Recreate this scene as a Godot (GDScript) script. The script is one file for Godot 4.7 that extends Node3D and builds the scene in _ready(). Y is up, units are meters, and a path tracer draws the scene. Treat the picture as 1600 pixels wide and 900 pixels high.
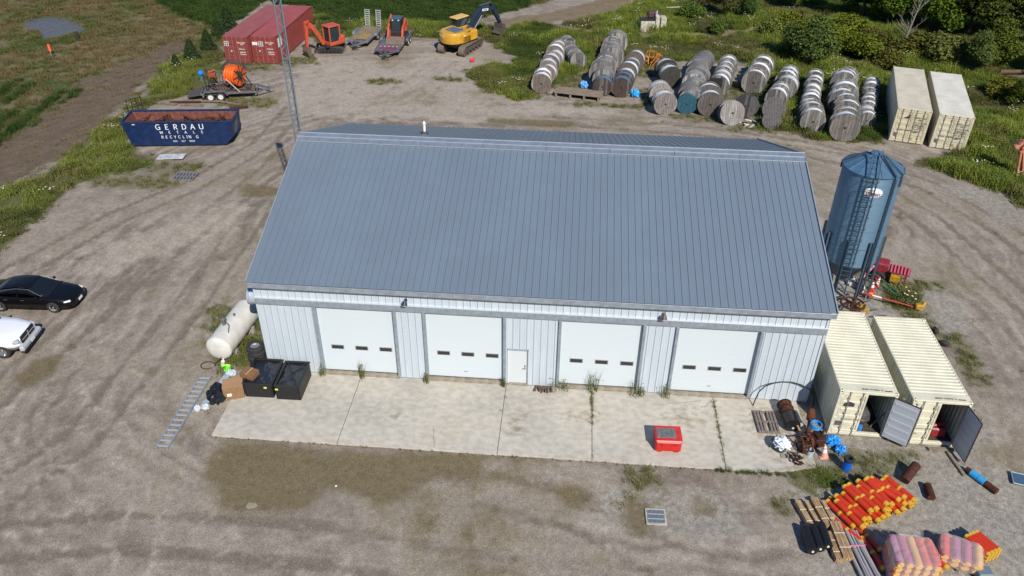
extends Node3D
# A metal-clad workshop and its storage yard, seen from a drone. x runs along the front wall, z points out of the doors, y is up, metres.

const EYE := Vector3(14.0961, 25.5593, 29.0091)
const FOCAL := 1247.403
const TURN := Vector3(-0.600125, 0.077214, 0.008957)
var lens_basis := Basis.from_euler(TURN)

class MB:
	# collects triangles; t is the transform put on everything that is added
	var v := PackedVector3Array()
	var n := PackedVector3Array()
	var c := PackedColorArray()
	var col = null
	var t := Transform3D.IDENTITY

	func tri(a: Vector3, b: Vector3, d: Vector3, na := Vector3.ZERO, nb := Vector3.ZERO, nd := Vector3.ZERO):
		a = t * a; b = t * b; d = t * d
		if na == Vector3.ZERO:
			na = (b - a).cross(d - a).normalized(); nb = na; nd = na
		else:
			na = (t.basis * na).normalized(); nb = (t.basis * nb).normalized(); nd = (t.basis * nd).normalized()
		v.append(a); v.append(d); v.append(b)
		n.append(na); n.append(nd); n.append(nb)
		if col != null:
			c.append(col); c.append(col); c.append(col)

	func quad(a: Vector3, b: Vector3, d: Vector3, e: Vector3):
		tri(a, b, d); tri(a, d, e)

	func face(p: Array, out: Vector3):
		var m = (p[1] - p[0]).cross(p[2] - p[0])
		if m.dot(out) < 0: p.reverse()
		for i in range(1, p.size() - 1): tri(p[0], p[i], p[i + 1])

	func box(o: Vector3, s: Vector3, bev := 0.0, b := Basis.IDENTITY):
		var h = s * 0.5
		bev = min(bev, min(h.x, min(h.y, h.z)) * 0.9)
		var keep = t
		t = t * Transform3D(b, o)
		for k in 3:
			var i = (k + 1) % 3
			var j = (k + 2) % 3
			for sg in [-1.0, 1.0]:
				var p = []
				for q in [[-1, -1], [1, -1], [1, 1], [-1, 1]]:
					var w = Vector3.ZERO
					w[k] = sg * h[k]; w[i] = q[0] * (h[i] - bev); w[j] = q[1] * (h[j] - bev)
					p.append(w)
				var out = Vector3.ZERO
				out[k] = sg
				face(p, out)
		if bev > 0:
			for k in 3:
				var i = (k + 1) % 3
				var j = (k + 2) % 3
				for a in [-1, 1]:
					for d in [-1, 1]:
						var p = []
						for q in [[-1, 0], [1, 0], [1, 1], [-1, 1]]:
							var w = Vector3.ZERO
							w[k] = q[0] * (h[k] - bev)
							w[i] = a * (h[i] - (bev if q[1] == 1 else 0.0))
							w[j] = d * (h[j] - (bev if q[1] == 0 else 0.0))
							p.append(w)
						var out = Vector3.ZERO
						out[i] = a; out[j] = d
						face(p, out)
			for a in [-1, 1]:
				for d in [-1, 1]:
					for e in [-1, 1]:
						face([Vector3(a * h.x, d * (h.y - bev), e * (h.z - bev)), Vector3(a * (h.x - bev), d * h.y, e * (h.z - bev)), Vector3(a * (h.x - bev), d * (h.y - bev), e * h.z)], Vector3(a, d, e))
		t = keep

	func beam(a: Vector3, b: Vector3, w: float, h: float, up := Vector3.UP):
		# a bar of rectangular section from a to b
		var z = (b - a).normalized()
		if abs(z.dot(up)) > 0.98: up = Vector3.RIGHT
		var x = up.cross(z).normalized()
		box((a + b) * 0.5, Vector3(w, h, a.distance_to(b)), 0.0, Basis(x, z.cross(x), z))

	func cyl(a: Vector3, b: Vector3, r0: float, r1 := -1.0, seg := 10, caps := true):
		if r1 < 0: r1 = r0
		var z = (b - a).normalized()
		var x = z.cross(Vector3.UP if abs(z.y) < 0.9 else Vector3.RIGHT).normalized()
		var y = z.cross(x)
		for i in seg:
			var f = TAU * i / seg
			var g = TAU * (i + 1) / seg
			var d0 = x * cos(f) + y * sin(f)
			var d1 = x * cos(g) + y * sin(g)
			tri(a + d0 * r0, a + d1 * r0, b + d1 * r1, d0, d1, d1)
			tri(a + d0 * r0, b + d1 * r1, b + d0 * r1, d0, d1, d0)
			if caps:
				tri(a, a + d1 * r0, a + d0 * r0)
				tri(b, b + d0 * r1, b + d1 * r1)

	func tube(p: Array, r: float, seg := 6):
		for i in p.size() - 1:
			cyl(p[i], p[i + 1], r, r, seg, i == 0 or i == p.size() - 2)

	func lathe(prof: Array, seg := 20, close := true):
		# profile of Vector2(radius, height) from bottom to top, round y
		for k in prof.size() - 1:
			var p = prof[k]
			var q = prof[k + 1]
			var dn = Vector2(q.y - p.y, p.x - q.x).normalized()
			for i in seg:
				var f = TAU * i / seg
				var g = TAU * (i + 1) / seg
				var e = Vector3(cos(f), 0, sin(f))
				var h = Vector3(cos(g), 0, sin(g))
				var ne = e * dn.x + Vector3(0, dn.y, 0)
				var nh = h * dn.x + Vector3(0, dn.y, 0)
				var a = e * p.x + Vector3(0, p.y, 0)
				var b = h * p.x + Vector3(0, p.y, 0)
				var d = h * q.x + Vector3(0, q.y, 0)
				var s = e * q.x + Vector3(0, q.y, 0)
				if q.x > 0.0001: tri(a, s, d, ne, ne, nh)
				if p.x > 0.0001: tri(a, d, b, ne, nh, nh)

	func prism(poly: Array, z0: float, z1: float):
		# an outline in x, y pushed from z0 to z1
		var pk = PackedVector2Array(poly)
		if Geometry2D.is_polygon_clockwise(pk): pk.reverse()
		var ix = Geometry2D.triangulate_polygon(pk)
		for i in range(0, ix.size(), 3):
			var a = pk[ix[i]]
			var b = pk[ix[i + 1]]
			var d = pk[ix[i + 2]]
			face([Vector3(a.x, a.y, z1), Vector3(b.x, b.y, z1), Vector3(d.x, d.y, z1)], Vector3(0, 0, z1 - z0))
			face([Vector3(a.x, a.y, z0), Vector3(b.x, b.y, z0), Vector3(d.x, d.y, z0)], Vector3(0, 0, z0 - z1))
		for i in pk.size():
			var a = pk[i]
			var b = pk[(i + 1) % pk.size()]
			var o = Vector3(b.y - a.y, a.x - b.x, 0)
			face([Vector3(a.x, a.y, z0), Vector3(b.x, b.y, z0), Vector3(b.x, b.y, z1), Vector3(a.x, a.y, z1)], o)

	func loft(rings: Array, caps := true):
		# rings of equally many points, smooth along and round
		var m = rings[0].size()
		var nr = []
		for i in rings.size():
			var row = []
			for j in m:
				var du = rings[min(i + 1, rings.size() - 1)][j] - rings[max(i - 1, 0)][j]
				var dv = rings[i][(j + 1) % m] - rings[i][(j + m - 1) % m]
				row.append(dv.cross(du).normalized())
			nr.append(row)
		var mid = Vector3.ZERO
		for q in rings[rings.size() / 2]: mid += q / m
		var flip = 1.0 if nr[rings.size() / 2][0].dot(rings[rings.size() / 2][0] - mid) > 0 else -1.0
		for i in rings.size() - 1:
			for j in m:
				var k = (j + 1) % m
				if flip > 0:
					tri(rings[i][j], rings[i][k], rings[i + 1][k], nr[i][j], nr[i][k], nr[i + 1][k])
					tri(rings[i][j], rings[i + 1][k], rings[i + 1][j], nr[i][j], nr[i + 1][k], nr[i + 1][j])
				else:
					tri(rings[i][j], rings[i + 1][k], rings[i][k], -nr[i][j], -nr[i + 1][k], -nr[i][k])
					tri(rings[i][j], rings[i + 1][j], rings[i + 1][k], -nr[i][j], -nr[i + 1][j], -nr[i + 1][k])
		if caps:
			for e in [0, rings.size() - 1]:
				var o = Vector3.ZERO
				for q in rings[e]: o += q / m
				for j in m: tri(o, rings[e][j], rings[e][(j + 1) % m])

	func rib_sheet(o: Vector3, du: Vector3, dv: Vector3, out: Vector3, pitch: float, depth: float, flat := 0.35):
		# a sheet corrugated along du, its ribs running along dv, standing out by depth
		var L = du.length()
		var cnt = max(1, int(round(L / pitch)))
		var w = L / cnt
		var u = du / L
		var xs = []
		for i in cnt:
			xs.append([i * w, 0.0]); xs.append([(i + flat) * w, 0.0]); xs.append([(i + 0.5) * w, depth]); xs.append([(i + 0.5 + flat) * w, depth])
		xs.append([L, 0.0])
		for i in xs.size() - 1:
			var a = o + u * xs[i][0] + out * xs[i][1]
			var b = o + u * xs[i + 1][0] + out * xs[i + 1][1]
			face([a, b, b + dv, a + dv], out)

	func mesh() -> ArrayMesh:
		var arr = []
		arr.resize(Mesh.ARRAY_MAX)
		arr[Mesh.ARRAY_VERTEX] = v
		arr[Mesh.ARRAY_NORMAL] = n
		if col != null: arr[Mesh.ARRAY_COLOR] = c
		var m = ArrayMesh.new()
		m.add_surface_from_arrays(Mesh.PRIMITIVE_TRIANGLES, arr)
		return m

var used := {}
func numbered(s: String) -> String:
	var k = used.get(s, -1) + 1
	used[s] = k
	return s if k == 0 else "%s_%03d" % [s, k]

func thing(called: String, label: String, category: String, at := Vector3.ZERO, turn := 0.0, group := "") -> Node3D:
	var o = Node3D.new()
	o.name = numbered(called)
	add_child(o)
	o.position = at
	o.rotation.y = turn
	tag(o, label, category, group)
	return o

func tag(o, label: String, category: String, group := "", kind := ""):
	if label: o.set_meta("label", label)
	if category: o.set_meta("category", category)
	if group: o.set_meta("group", group)
	if kind: o.set_meta("kind", kind)

func part(called: String, mb, m: Material, parent: Node) -> MeshInstance3D:
	var o = MeshInstance3D.new()
	var me = mb.mesh() if mb is MB else mb
	o.mesh = me
	o.material_override = m
	if parent == self:
		o.name = numbered(called)
		add_child(o)
	else:
		o.name = called
		parent.add_child(o, true)
	return o

func piece(called: String, mesh: Mesh, m: Material, parent: Node, xf: Transform3D) -> MeshInstance3D:
	var o = part(called, mesh, m, parent)
	o.transform = xf
	return o

func solo(called: String, mb, m: Material, label: String, category: String, at := Vector3.ZERO, turn := 0.0, group := ""):
	var o = part(called, mb, m, self)
	o.position = at
	o.rotation.y = turn
	tag(o, label, category, group)
	return o

func copy_of(o: Node3D, at: Vector3, turn: float, label := "", group := "") -> Node3D:
	var r = o.duplicate()
	r.name = numbered(String(o.name).rstrip("0123456789").trim_suffix("_"))
	add_child(r)
	r.position = at
	r.rotation.y = turn
	if label: r.set_meta("label", label)
	if group: r.set_meta("group", group)
	return r

func boxp(called: String, o: Vector3, s: Vector3, m: Material, parent: Node, bev := 0.01, b := Basis.IDENTITY) -> MeshInstance3D:
	var mb = MB.new()
	mb.box(o, s, bev, b)
	return part(called, mb, m, parent)

func cylp(called: String, a: Vector3, b: Vector3, r0: float, m: Material, parent: Node, r1 := -1.0, seg := 12) -> MeshInstance3D:
	var mb = MB.new()
	mb.cyl(a, b, r0, r1, seg)
	return part(called, mb, m, parent)

func tubep(called: String, p: Array, r: float, m: Material, parent: Node, seg := 6) -> MeshInstance3D:
	var mb = MB.new()
	mb.tube(p, r, seg)
	return part(called, mb, m, parent)

func text(s: String, called: String, size: float, m: Material, parent: Node, xf: Transform3D, font := "Droid Sans", weight := 700) -> MeshInstance3D:
	var tm = TextMesh.new()
	var f = SystemFont.new()
	f.font_names = PackedStringArray([font])
	f.font_weight = weight
	tm.font = f
	tm.text = s
	tm.font_size = 48
	tm.pixel_size = size / 34.0
	tm.depth = 0.004
	var o = MeshInstance3D.new()
	o.mesh = tm
	o.material_override = m
	o.name = called
	parent.add_child(o, true)
	o.transform = xf
	return o

func G(u: float, v: float, y := 0.0) -> Vector3:
	# the point at height y that the photograph shows at pixel u, v (of 1600 x 900)
	var d = lens_basis * Vector3((u - 800.0) / FOCAL, -(v - 450.0) / FOCAL, -1.0)
	return EYE + d * ((y - EYE.y) / d.y)

# ---------- surfaces ----------
var tex := {}
var mats := {}

func noise_bytes(w: int, h: int, freq: float, sd: int, oct := 4, type := FastNoiseLite.TYPE_SIMPLEX_SMOOTH, ridged := false, seamless := true) -> PackedByteArray:
	var f = FastNoiseLite.new()
	f.seed = sd
	f.noise_type = type
	f.frequency = freq
	f.fractal_octaves = oct
	if ridged: f.fractal_type = FastNoiseLite.FRACTAL_RIDGED
	var im = f.get_seamless_image(w, h) if seamless else f.get_image(w, h)
	im.convert(Image.FORMAT_L8)
	return im.get_data()

func tex_of(im: Image) -> ImageTexture:
	im.generate_mipmaps()
	return ImageTexture.create_from_image(im)

func grey_tex(key: String, w: int, h: int, layers: Array, lo: float, hi: float, stretch := 1, up := false):
	# layers: [frequency, weight, octaves, seed]; stretch draws the pattern out along u (or v)
	var w0 = w / stretch if not up else w
	var h0 = h / stretch if up else h
	w0 = w / stretch if not up else w
	var acc = PackedFloat32Array()
	acc.resize(w0 * h0)
	for l in layers:
		var b = noise_bytes(w0, h0, l[0], l[3], l[2])
		for i in acc.size(): acc[i] += (b[i] / 255.0) * l[1]
	var mn = 1e9
	var mx = -1e9
	for a in acc:
		mn = min(mn, a); mx = max(mx, a)
	var out = PackedByteArray()
	out.resize(acc.size())
	for i in acc.size(): out[i] = int(255.0 * lerp(lo, hi, (acc[i] - mn) / (mx - mn)))
	var im = Image.create_from_data(w0, h0, false, Image.FORMAT_L8, out)
	if stretch > 1: im.resize(w, h, Image.INTERPOLATE_CUBIC)
	tex[key] = tex_of(im)

func ramp_tex(key: String, w: int, h: int, freq: float, sd: int, stops: Array, stretch := 1, up := false):
	# a colour texture: noise through a list of [at, Color]
	var gr = Gradient.new()
	gr.offsets = PackedFloat32Array(stops.map(func(s): return s[0]))
	gr.colors = PackedColorArray(stops.map(func(s): return s[1]))
	var w0 = w if up else w / stretch
	var h0 = h / stretch if up else h
	var b = noise_bytes(w0, h0, freq, sd, 5)
	var lut = []
	for i in 256: lut.append(gr.sample(i / 255.0))
	var out = PackedByteArray()
	out.resize(b.size() * 3)
	for i in b.size():
		var q: Color = lut[b[i]]
		out[i * 3] = q.r8; out[i * 3 + 1] = q.g8; out[i * 3 + 2] = q.b8
	var im = Image.create_from_data(w0, h0, false, Image.FORMAT_RGB8, out)
	if stretch > 1: im.resize(w, h, Image.INTERPOLATE_CUBIC)
	tex[key] = tex_of(im)

func mt(r: float, g: float, b: float, rough := 0.7, metal := 0.0, tx := "", sc := 1.0, bump := 0.0) -> StandardMaterial3D:
	# linear base colour, a grain texture laid on in the object's own axes
	var key = "%s %s %s %s %s %s %s %s" % [r, g, b, rough, metal, tx, sc, bump]
	if mats.has(key): return mats[key]
	var m = StandardMaterial3D.new()
	m.albedo_color = Color(r, g, b).linear_to_srgb()
	m.roughness = rough
	m.metallic = metal
	if tx:
		m.albedo_texture = tex[tx]
		m.uv1_triplanar = true
		m.uv1_scale = Vector3.ONE * sc
		if bump > 0:
			m.heightmap_enabled = true
			m.heightmap_texture = tex[tx]
			m.heightmap_scale = bump
	mats[key] = m
	return m

func vary(m: StandardMaterial3D, k: int, by := 0.03) -> StandardMaterial3D:
	# the same paint from another batch: the grain moved on, the tone a shade off
	var key = "%s vary %s" % [m.get_instance_id(), k]
	if mats.has(key): return mats[key]
	var c = m.duplicate()
	var f = 1.0 + by * [0.0, 1.0, -1.0, 0.5, -0.6][k % 5]
	c.albedo_color = Color(m.albedo_color.r * f, m.albedo_color.g * f, m.albedo_color.b * f)
	c.uv1_offset = Vector3(0.37 * k, 0.23 * k, 0.61 * k)
	mats[key] = c
	return c

func make_textures():
	grey_tex("fine", 256, 256, [[0.02, 1.0, 3, 1], [0.12, 0.8, 3, 2]], 0.78, 1.0)
	grey_tex("dirty", 512, 512, [[0.006, 1.0, 5, 3], [0.05, 0.5, 3, 4]], 0.66, 1.0)
	grey_tex("faint", 512, 512, [[0.006, 1.0, 5, 43], [0.03, 0.5, 4, 44]], 0.945, 1.0)
	grey_tex("soiled", 512, 512, [[0.006, 1.0, 5, 23], [0.04, 0.4, 3, 24]], 0.87, 1.0)
	grey_tex("grain", 512, 512, [[0.03, 1.0, 4, 5], [0.12, 0.6, 2, 6]], 0.5, 1.0, 16)
	grey_tex("grain_up", 512, 512, [[0.03, 1.0, 4, 7], [0.12, 0.6, 2, 8]], 0.5, 1.0, 16, true)
	grey_tex("streak_up", 512, 512, [[0.02, 1.0, 4, 9], [0.09, 0.5, 2, 10]], 0.94, 1.0, 12, true)
	grey_tex("speck", 512, 512, [[0.16, 1.0, 2, 11], [0.05, 0.5, 3, 12], [0.01, 0.4, 3, 13]], 0.42, 1.0)
	grey_tex("gritty", 1024, 1024, [[0.33, 1.0, 1, 14], [0.12, 0.8, 2, 15], [0.03, 0.35, 3, 16]], 0.56, 1.0)
	ramp_tex("rust", 256, 256, 0.02, 17, [[0.0, Color(0.20, 0.11, 0.07)], [0.45, Color(0.36, 0.19, 0.11)], [0.7, Color(0.47, 0.28, 0.17)], [1.0, Color(0.55, 0.38, 0.27)]])

func _ready():
	var cam = Camera3D.new()
	cam.name = "camera"
	add_child(cam)
	cam.transform = Transform3D(lens_basis, EYE)
	cam.fov = rad_to_deg(2.0 * atan(450.0 / FOCAL))
	cam.near = 0.5
	cam.far = 900.0
	cam.current = true
	var we = WorldEnvironment.new()
	we.name = "environment"
	var env = Environment.new()
	env.background_mode = Environment.BG_SKY
	var sky = Sky.new()
	var sm = ProceduralSkyMaterial.new()
	sm.sky_top_color = Color(0.27, 0.45, 0.69)
	sm.sky_horizon_color = Color(0.70, 0.78, 0.85)
	sm.sky_curve = 0.16
	sm.ground_bottom_color = Color(0.20, 0.20, 0.15)
	sm.ground_horizon_color = Color(0.5, 0.55, 0.55)
	sky.sky_material = sm
	env.sky = sky
	env.background_energy_multiplier = 0.72
	env.tonemap_mode = Environment.TONE_MAPPER_LINEAR
	env.tonemap_exposure = 1.24
	env.sdfgi_enabled = true
	env.ssao_enabled = true
	env.ssil_enabled = true
	we.environment = env
	add_child(we)
	var sun = DirectionalLight3D.new()
	sun.name = "sun"
	sun.light_energy = 1.5
	sun.light_color = Color(1.0, 0.965, 0.91)
	sun.light_angular_distance = 0.5
	sun.shadow_enabled = true
	add_child(sun)
	sun.look_at_from_position(Vector3(49, 100, 103) * 0.5, Vector3.ZERO, Vector3.UP)
	make_textures()
	make_ground()
	make_pad()
	make_building()
	make_silo()
	make_tower()
	make_containers()
	make_reels()
	make_dumpster_corner()
	make_machines()
	make_cars()
	make_left_clutter()
	make_right_clutter()
	make_silo_clutter()
	make_stacks()
	make_far_things()
	make_trees()
	make_grass()

# ---------- ground ----------
const GX0 := -62.0
const GX1 := 76.0
const GZ0 := -84.0
const GZ1 := 16.0
const MW := 1656
const MH := 1200
const LW := 552
const LH := 400
var zone := {}

func px(list: Array) -> PackedVector2Array:
	var out = PackedVector2Array()
	for q in list:
		var p = G(q[0], q[1])
		out.append(Vector2(p.x, p.z))
	return out

func zone_of(key: String, polys: Array, soft := 6):
	# where a ground cover lies: a quarter-metre mask, softened so that noise can fray its edge
	var d = PackedByteArray()
	d.resize(LW * LH)
	for poly in polys:
		var lo = Vector2(1e9, 1e9)
		var hi = -lo
		for q in poly:
			lo = lo.min(q); hi = hi.max(q)
		var i0 = clampi(int((lo.x - GX0) * 4), 0, LW - 1)
		var i1 = clampi(int((hi.x - GX0) * 4) + 1, 0, LW - 1)
		var j0 = clampi(int((lo.y - GZ0) * 4), 0, LH - 1)
		var j1 = clampi(int((hi.y - GZ0) * 4) + 1, 0, LH - 1)
		for j in range(j0, j1 + 1):
			for i in range(i0, i1 + 1):
				if d[j * LW + i] == 0 and Geometry2D.is_point_in_polygon(Vector2(GX0 + (i + 0.5) * 0.25, GZ0 + (j + 0.5) * 0.25), poly): d[j * LW + i] = 255
	var im = Image.create_from_data(LW, LH, false, Image.FORMAT_L8, d)
	im.resize(LW / soft, LH / soft, Image.INTERPOLATE_BILINEAR)
	im.resize(LW, LH, Image.INTERPOLATE_CUBIC)
	zone[key] = im.get_data()
	var big = im.duplicate()
	big.resize(MW, MH, Image.INTERPOLATE_BILINEAR)
	zone[key + "_map"] = big.get_data()

func in_zone(key: String, x: float, z: float) -> float:
	var i = int((x - GX0) * 4)
	var j = int((z - GZ0) * 4)
	if i < 0 or j < 0 or i >= LW or j >= LH: return 0.0
	return zone[key][j * LW + i] / 255.0

func ring(u: float, v: float, a: float, b: float) -> PackedVector2Array:
	var o = G(u, v)
	var out = PackedVector2Array()
	for i in 16:
		var f = TAU * i / 16
		out.append(Vector2(o.x + cos(f) * a, o.z + sin(f) * b))
	return out

func make_zones():
	zone_of("weeds", [
		px([[-60, 430], [0, 390], [40, 368], [85, 328], [120, 292], [170, 275], [215, 262], [250, 250], [225, 238], [200, 230], [205, 190], [222, 165], [262, 152], [300, 148], [325, 125], [346, 100], [349, 60], [335, 50], [300, 75], [262, 105], [225, 140], [190, 170], [120, 230], [60, 270], [0, 308], [-60, 340]]),
		px([[486, 28], [488, 72], [540, 56], [600, 60], [660, 60], [700, 58], [745, 52], [775, 72], [808, 85], [800, 105], [755, 98], [735, 120], [765, 143], [800, 153], [852, 150], [880, 108], [895, 118], [960, 92], [1000, 103], [1060, 90], [1120, 92], [1170, 100], [1185, 198], [1230, 200], [1260, 216], [1340, 220], [1392, 214], [1402, 150], [1460, 170], [1506, 240], [1448, 258], [1500, 275], [1560, 300], [1610, 340], [1700, 330], [1800, -20], [1000, -20], [1000, 5], [900, 35], [800, 38], [700, 40]]),
		px([[1225, 748], [1290, 722], [1325, 712], [1320, 735], [1270, 758], [1235, 758]]), px([[395, 500], [432, 560], [400, 590], [380, 560]]), px([[1372, 440], [1420, 452], [1445, 490], [1395, 492], [1370, 468]])])
	zone_of("tufts", [ring(890, 128, 1.6, 3.0), ring(1012, 112, 2.4, 1.6), ring(1020, 150, 1.2, 2.2), ring(1088, 186, 2.6, 0.7), ring(1110, 140, 1.5, 2.5), ring(1150, 145, 1.6, 3.0), ring(1180, 200, 3.0, 0.8), ring(1200, 150, 1.2, 4.0), ring(950, 165, 3.0, 0.5), ring(390, 105, 2.2, 1.2), ring(385, 160, 3.0, 1.0), ring(250, 262, 4.0, 0.8), ring(215, 285, 3.5, 0.8), ring(600, 128, 2.0, 0.7), ring(700, 125, 1.6, 0.6), ring(460, 95, 2.5, 1.5),
		px([[1215, 738], [1330, 700], [1345, 715], [1400, 690], [1440, 730], [1330, 760], [1240, 765]]), px([[325, 470], [400, 480], [420, 575], [390, 600], [340, 560], [325, 520]]), px([[405, 480], [440, 565], [400, 600], [380, 560]]),
		ring(1000, 760, 1.0, 0.7), ring(1050, 765, 0.6, 0.5), ring(1135, 772, 0.4, 0.4), ring(1370, 440, 1.6, 2.0), ring(1430, 500, 0.6, 2.5), ring(1505, 545, 0.7, 1.6), ring(1450, 450, 0.8, 0.8), ring(1520, 590, 0.7, 1.0), ring(1330, 610, 0.4, 3.0), ring(1222, 800, 0.5, 0.4)], 4)
	zone_of("field", [px([[-160, 380], [-60, 335], [0, 303], [60, 265], [120, 225], [190, 166], [225, 136], [262, 101], [300, 71], [335, 46], [420, 2], [480, 12], [490, 36], [560, 44], [680, 42], [780, 22], [850, 4], [920, -30], [-600, -30]])])
	zone_of("crop", [px([[228, -30], [255, 14], [300, 30], [345, 42], [420, 6], [488, 10], [490, 34], [560, 42], [680, 40], [780, 20], [830, 8], [900, -30]]), px([[-200, 260], [-30, 190], [40, 172], [110, 128], [120, 140], [60, 180], [0, 225], [-150, 300]]), px([[-30, 150], [10, 130], [60, 122], [30, 150], [0, 165]])])
	zone_of("soil", [px([[-60, 345], [0, 305], [60, 266], [120, 226], [190, 167], [225, 137], [262, 101], [305, 68], [280, 62], [200, 98], [130, 125], [95, 152], [50, 190], [0, 230], [-60, 275]])])
	zone_of("straw", [px([[-30, 95], [80, 75], [130, 62], [230, 55], [300, 40], [335, 46], [300, 72], [262, 100], [225, 125], [160, 110], [60, 115], [0, 128]]), px([[120, 15], [240, 15], [250, 30], [180, 40]])])
	zone_of("track", [px([[740, 46], [800, 28], [870, 16], [930, 2], [960, -20], [1000, -20], [985, 16], [930, 28], [850, 36], [790, 46]]), px([[860, 37], [930, 46], [1010, 52], [1100, 54], [1180, 42], [1260, 26], [1290, 18], [1285, 26], [1190, 50], [1110, 61], [1000, 59], [900, 50]]), px([[1560, 112], [1700, 96], [1700, 130], [1590, 132]])])
	zone_of("mud", [px([[332, 684], [500, 694], [640, 708], [745, 722], [700, 745], [600, 762], [520, 772], [440, 792], [350, 800], [335, 750]]), ring(1095, 785, 1.0, 0.6), ring(1010, 800, 1.3, 0.8), px([[20, 600], [60, 560], [95, 545], [70, 590], [40, 625]]), px([[130, 650], [150, 628], [185, 632], [165, 655]]), px([[880, 770], [930, 765], [950, 790], [900, 800]]), ring(430, 300, 2.6, 1.0), ring(820, 192, 4.0, 0.7)], 5)
	zone_of("gravel", [px([[1240, 760], [1300, 690], [1420, 690], [1530, 700], [1620, 780], [1620, 920], [1330, 920], [1230, 830]]), px([[1395, 430], [1440, 430], [1480, 480], [1545, 600], [1570, 700], [1520, 700], [1470, 560]]), px([[920, 740], [1100, 745], [1180, 760], [1160, 860], [960, 850]]), px([[1500, 280], [1600, 330], [1600, 360], [1480, 300]])], 8)
	zone_of("sand", [px([[440, 110], [480, 92], [640, 92], [740, 68], [765, 100], [780, 150], [1000, 175], [1060, 190], [700, 186], [480, 186], [420, 160]]), px([[120, 400], [300, 330], [400, 300], [330, 380], [150, 440]])], 10)
	var tracks = []
	for tr in [[[-60, 660], [60, 560], [200, 440], [320, 345], [420, 268], [470, 215]], [[-60, 470], [60, 405], [180, 340], [300, 290], [410, 225], [470, 160]], [[-40, 800], [120, 690], [240, 545], [330, 430], [400, 330]], [[-60, 850], [200, 830], [500, 850], [800, 905]], [[1660, 420], [1560, 355], [1450, 290], [1330, 250], [1180, 225]], [[1660, 520], [1560, 440], [1460, 350], [1380, 300]], [[700, 185], [900, 190], [1100, 205], [1260, 228]], [[690, 100], [640, 130], [560, 190]], [[720, 98], [690, 125], [640, 160]], [[750, 760], [900, 800], [1050, 880]]]:
		for side in [-0.85, 0.85]:
			var a = PackedVector2Array()
			var c = []
			for q in tr:
				var p = G(q[0], q[1])
				c.append(Vector2(p.x, p.z))
			var back = PackedVector2Array()
			for i in c.size():
				var d = (c[mini(i + 1, c.size() - 1)] - c[maxi(i - 1, 0)]).normalized().orthogonal()
				a.append(c[i] + d * (side - 0.19))
				back.append(c[i] + d * (side + 0.19))
			back.reverse()
			a.append_array(back)
			tracks.append(a)
	zone_of("ruts", tracks, 1)
	zone_of("pond", [px([[38, 38], [52, 29], [85, 26], [108, 31], [130, 44], [118, 52], [92, 58], [70, 60], [66, 50], [48, 46]])], 3)

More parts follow.
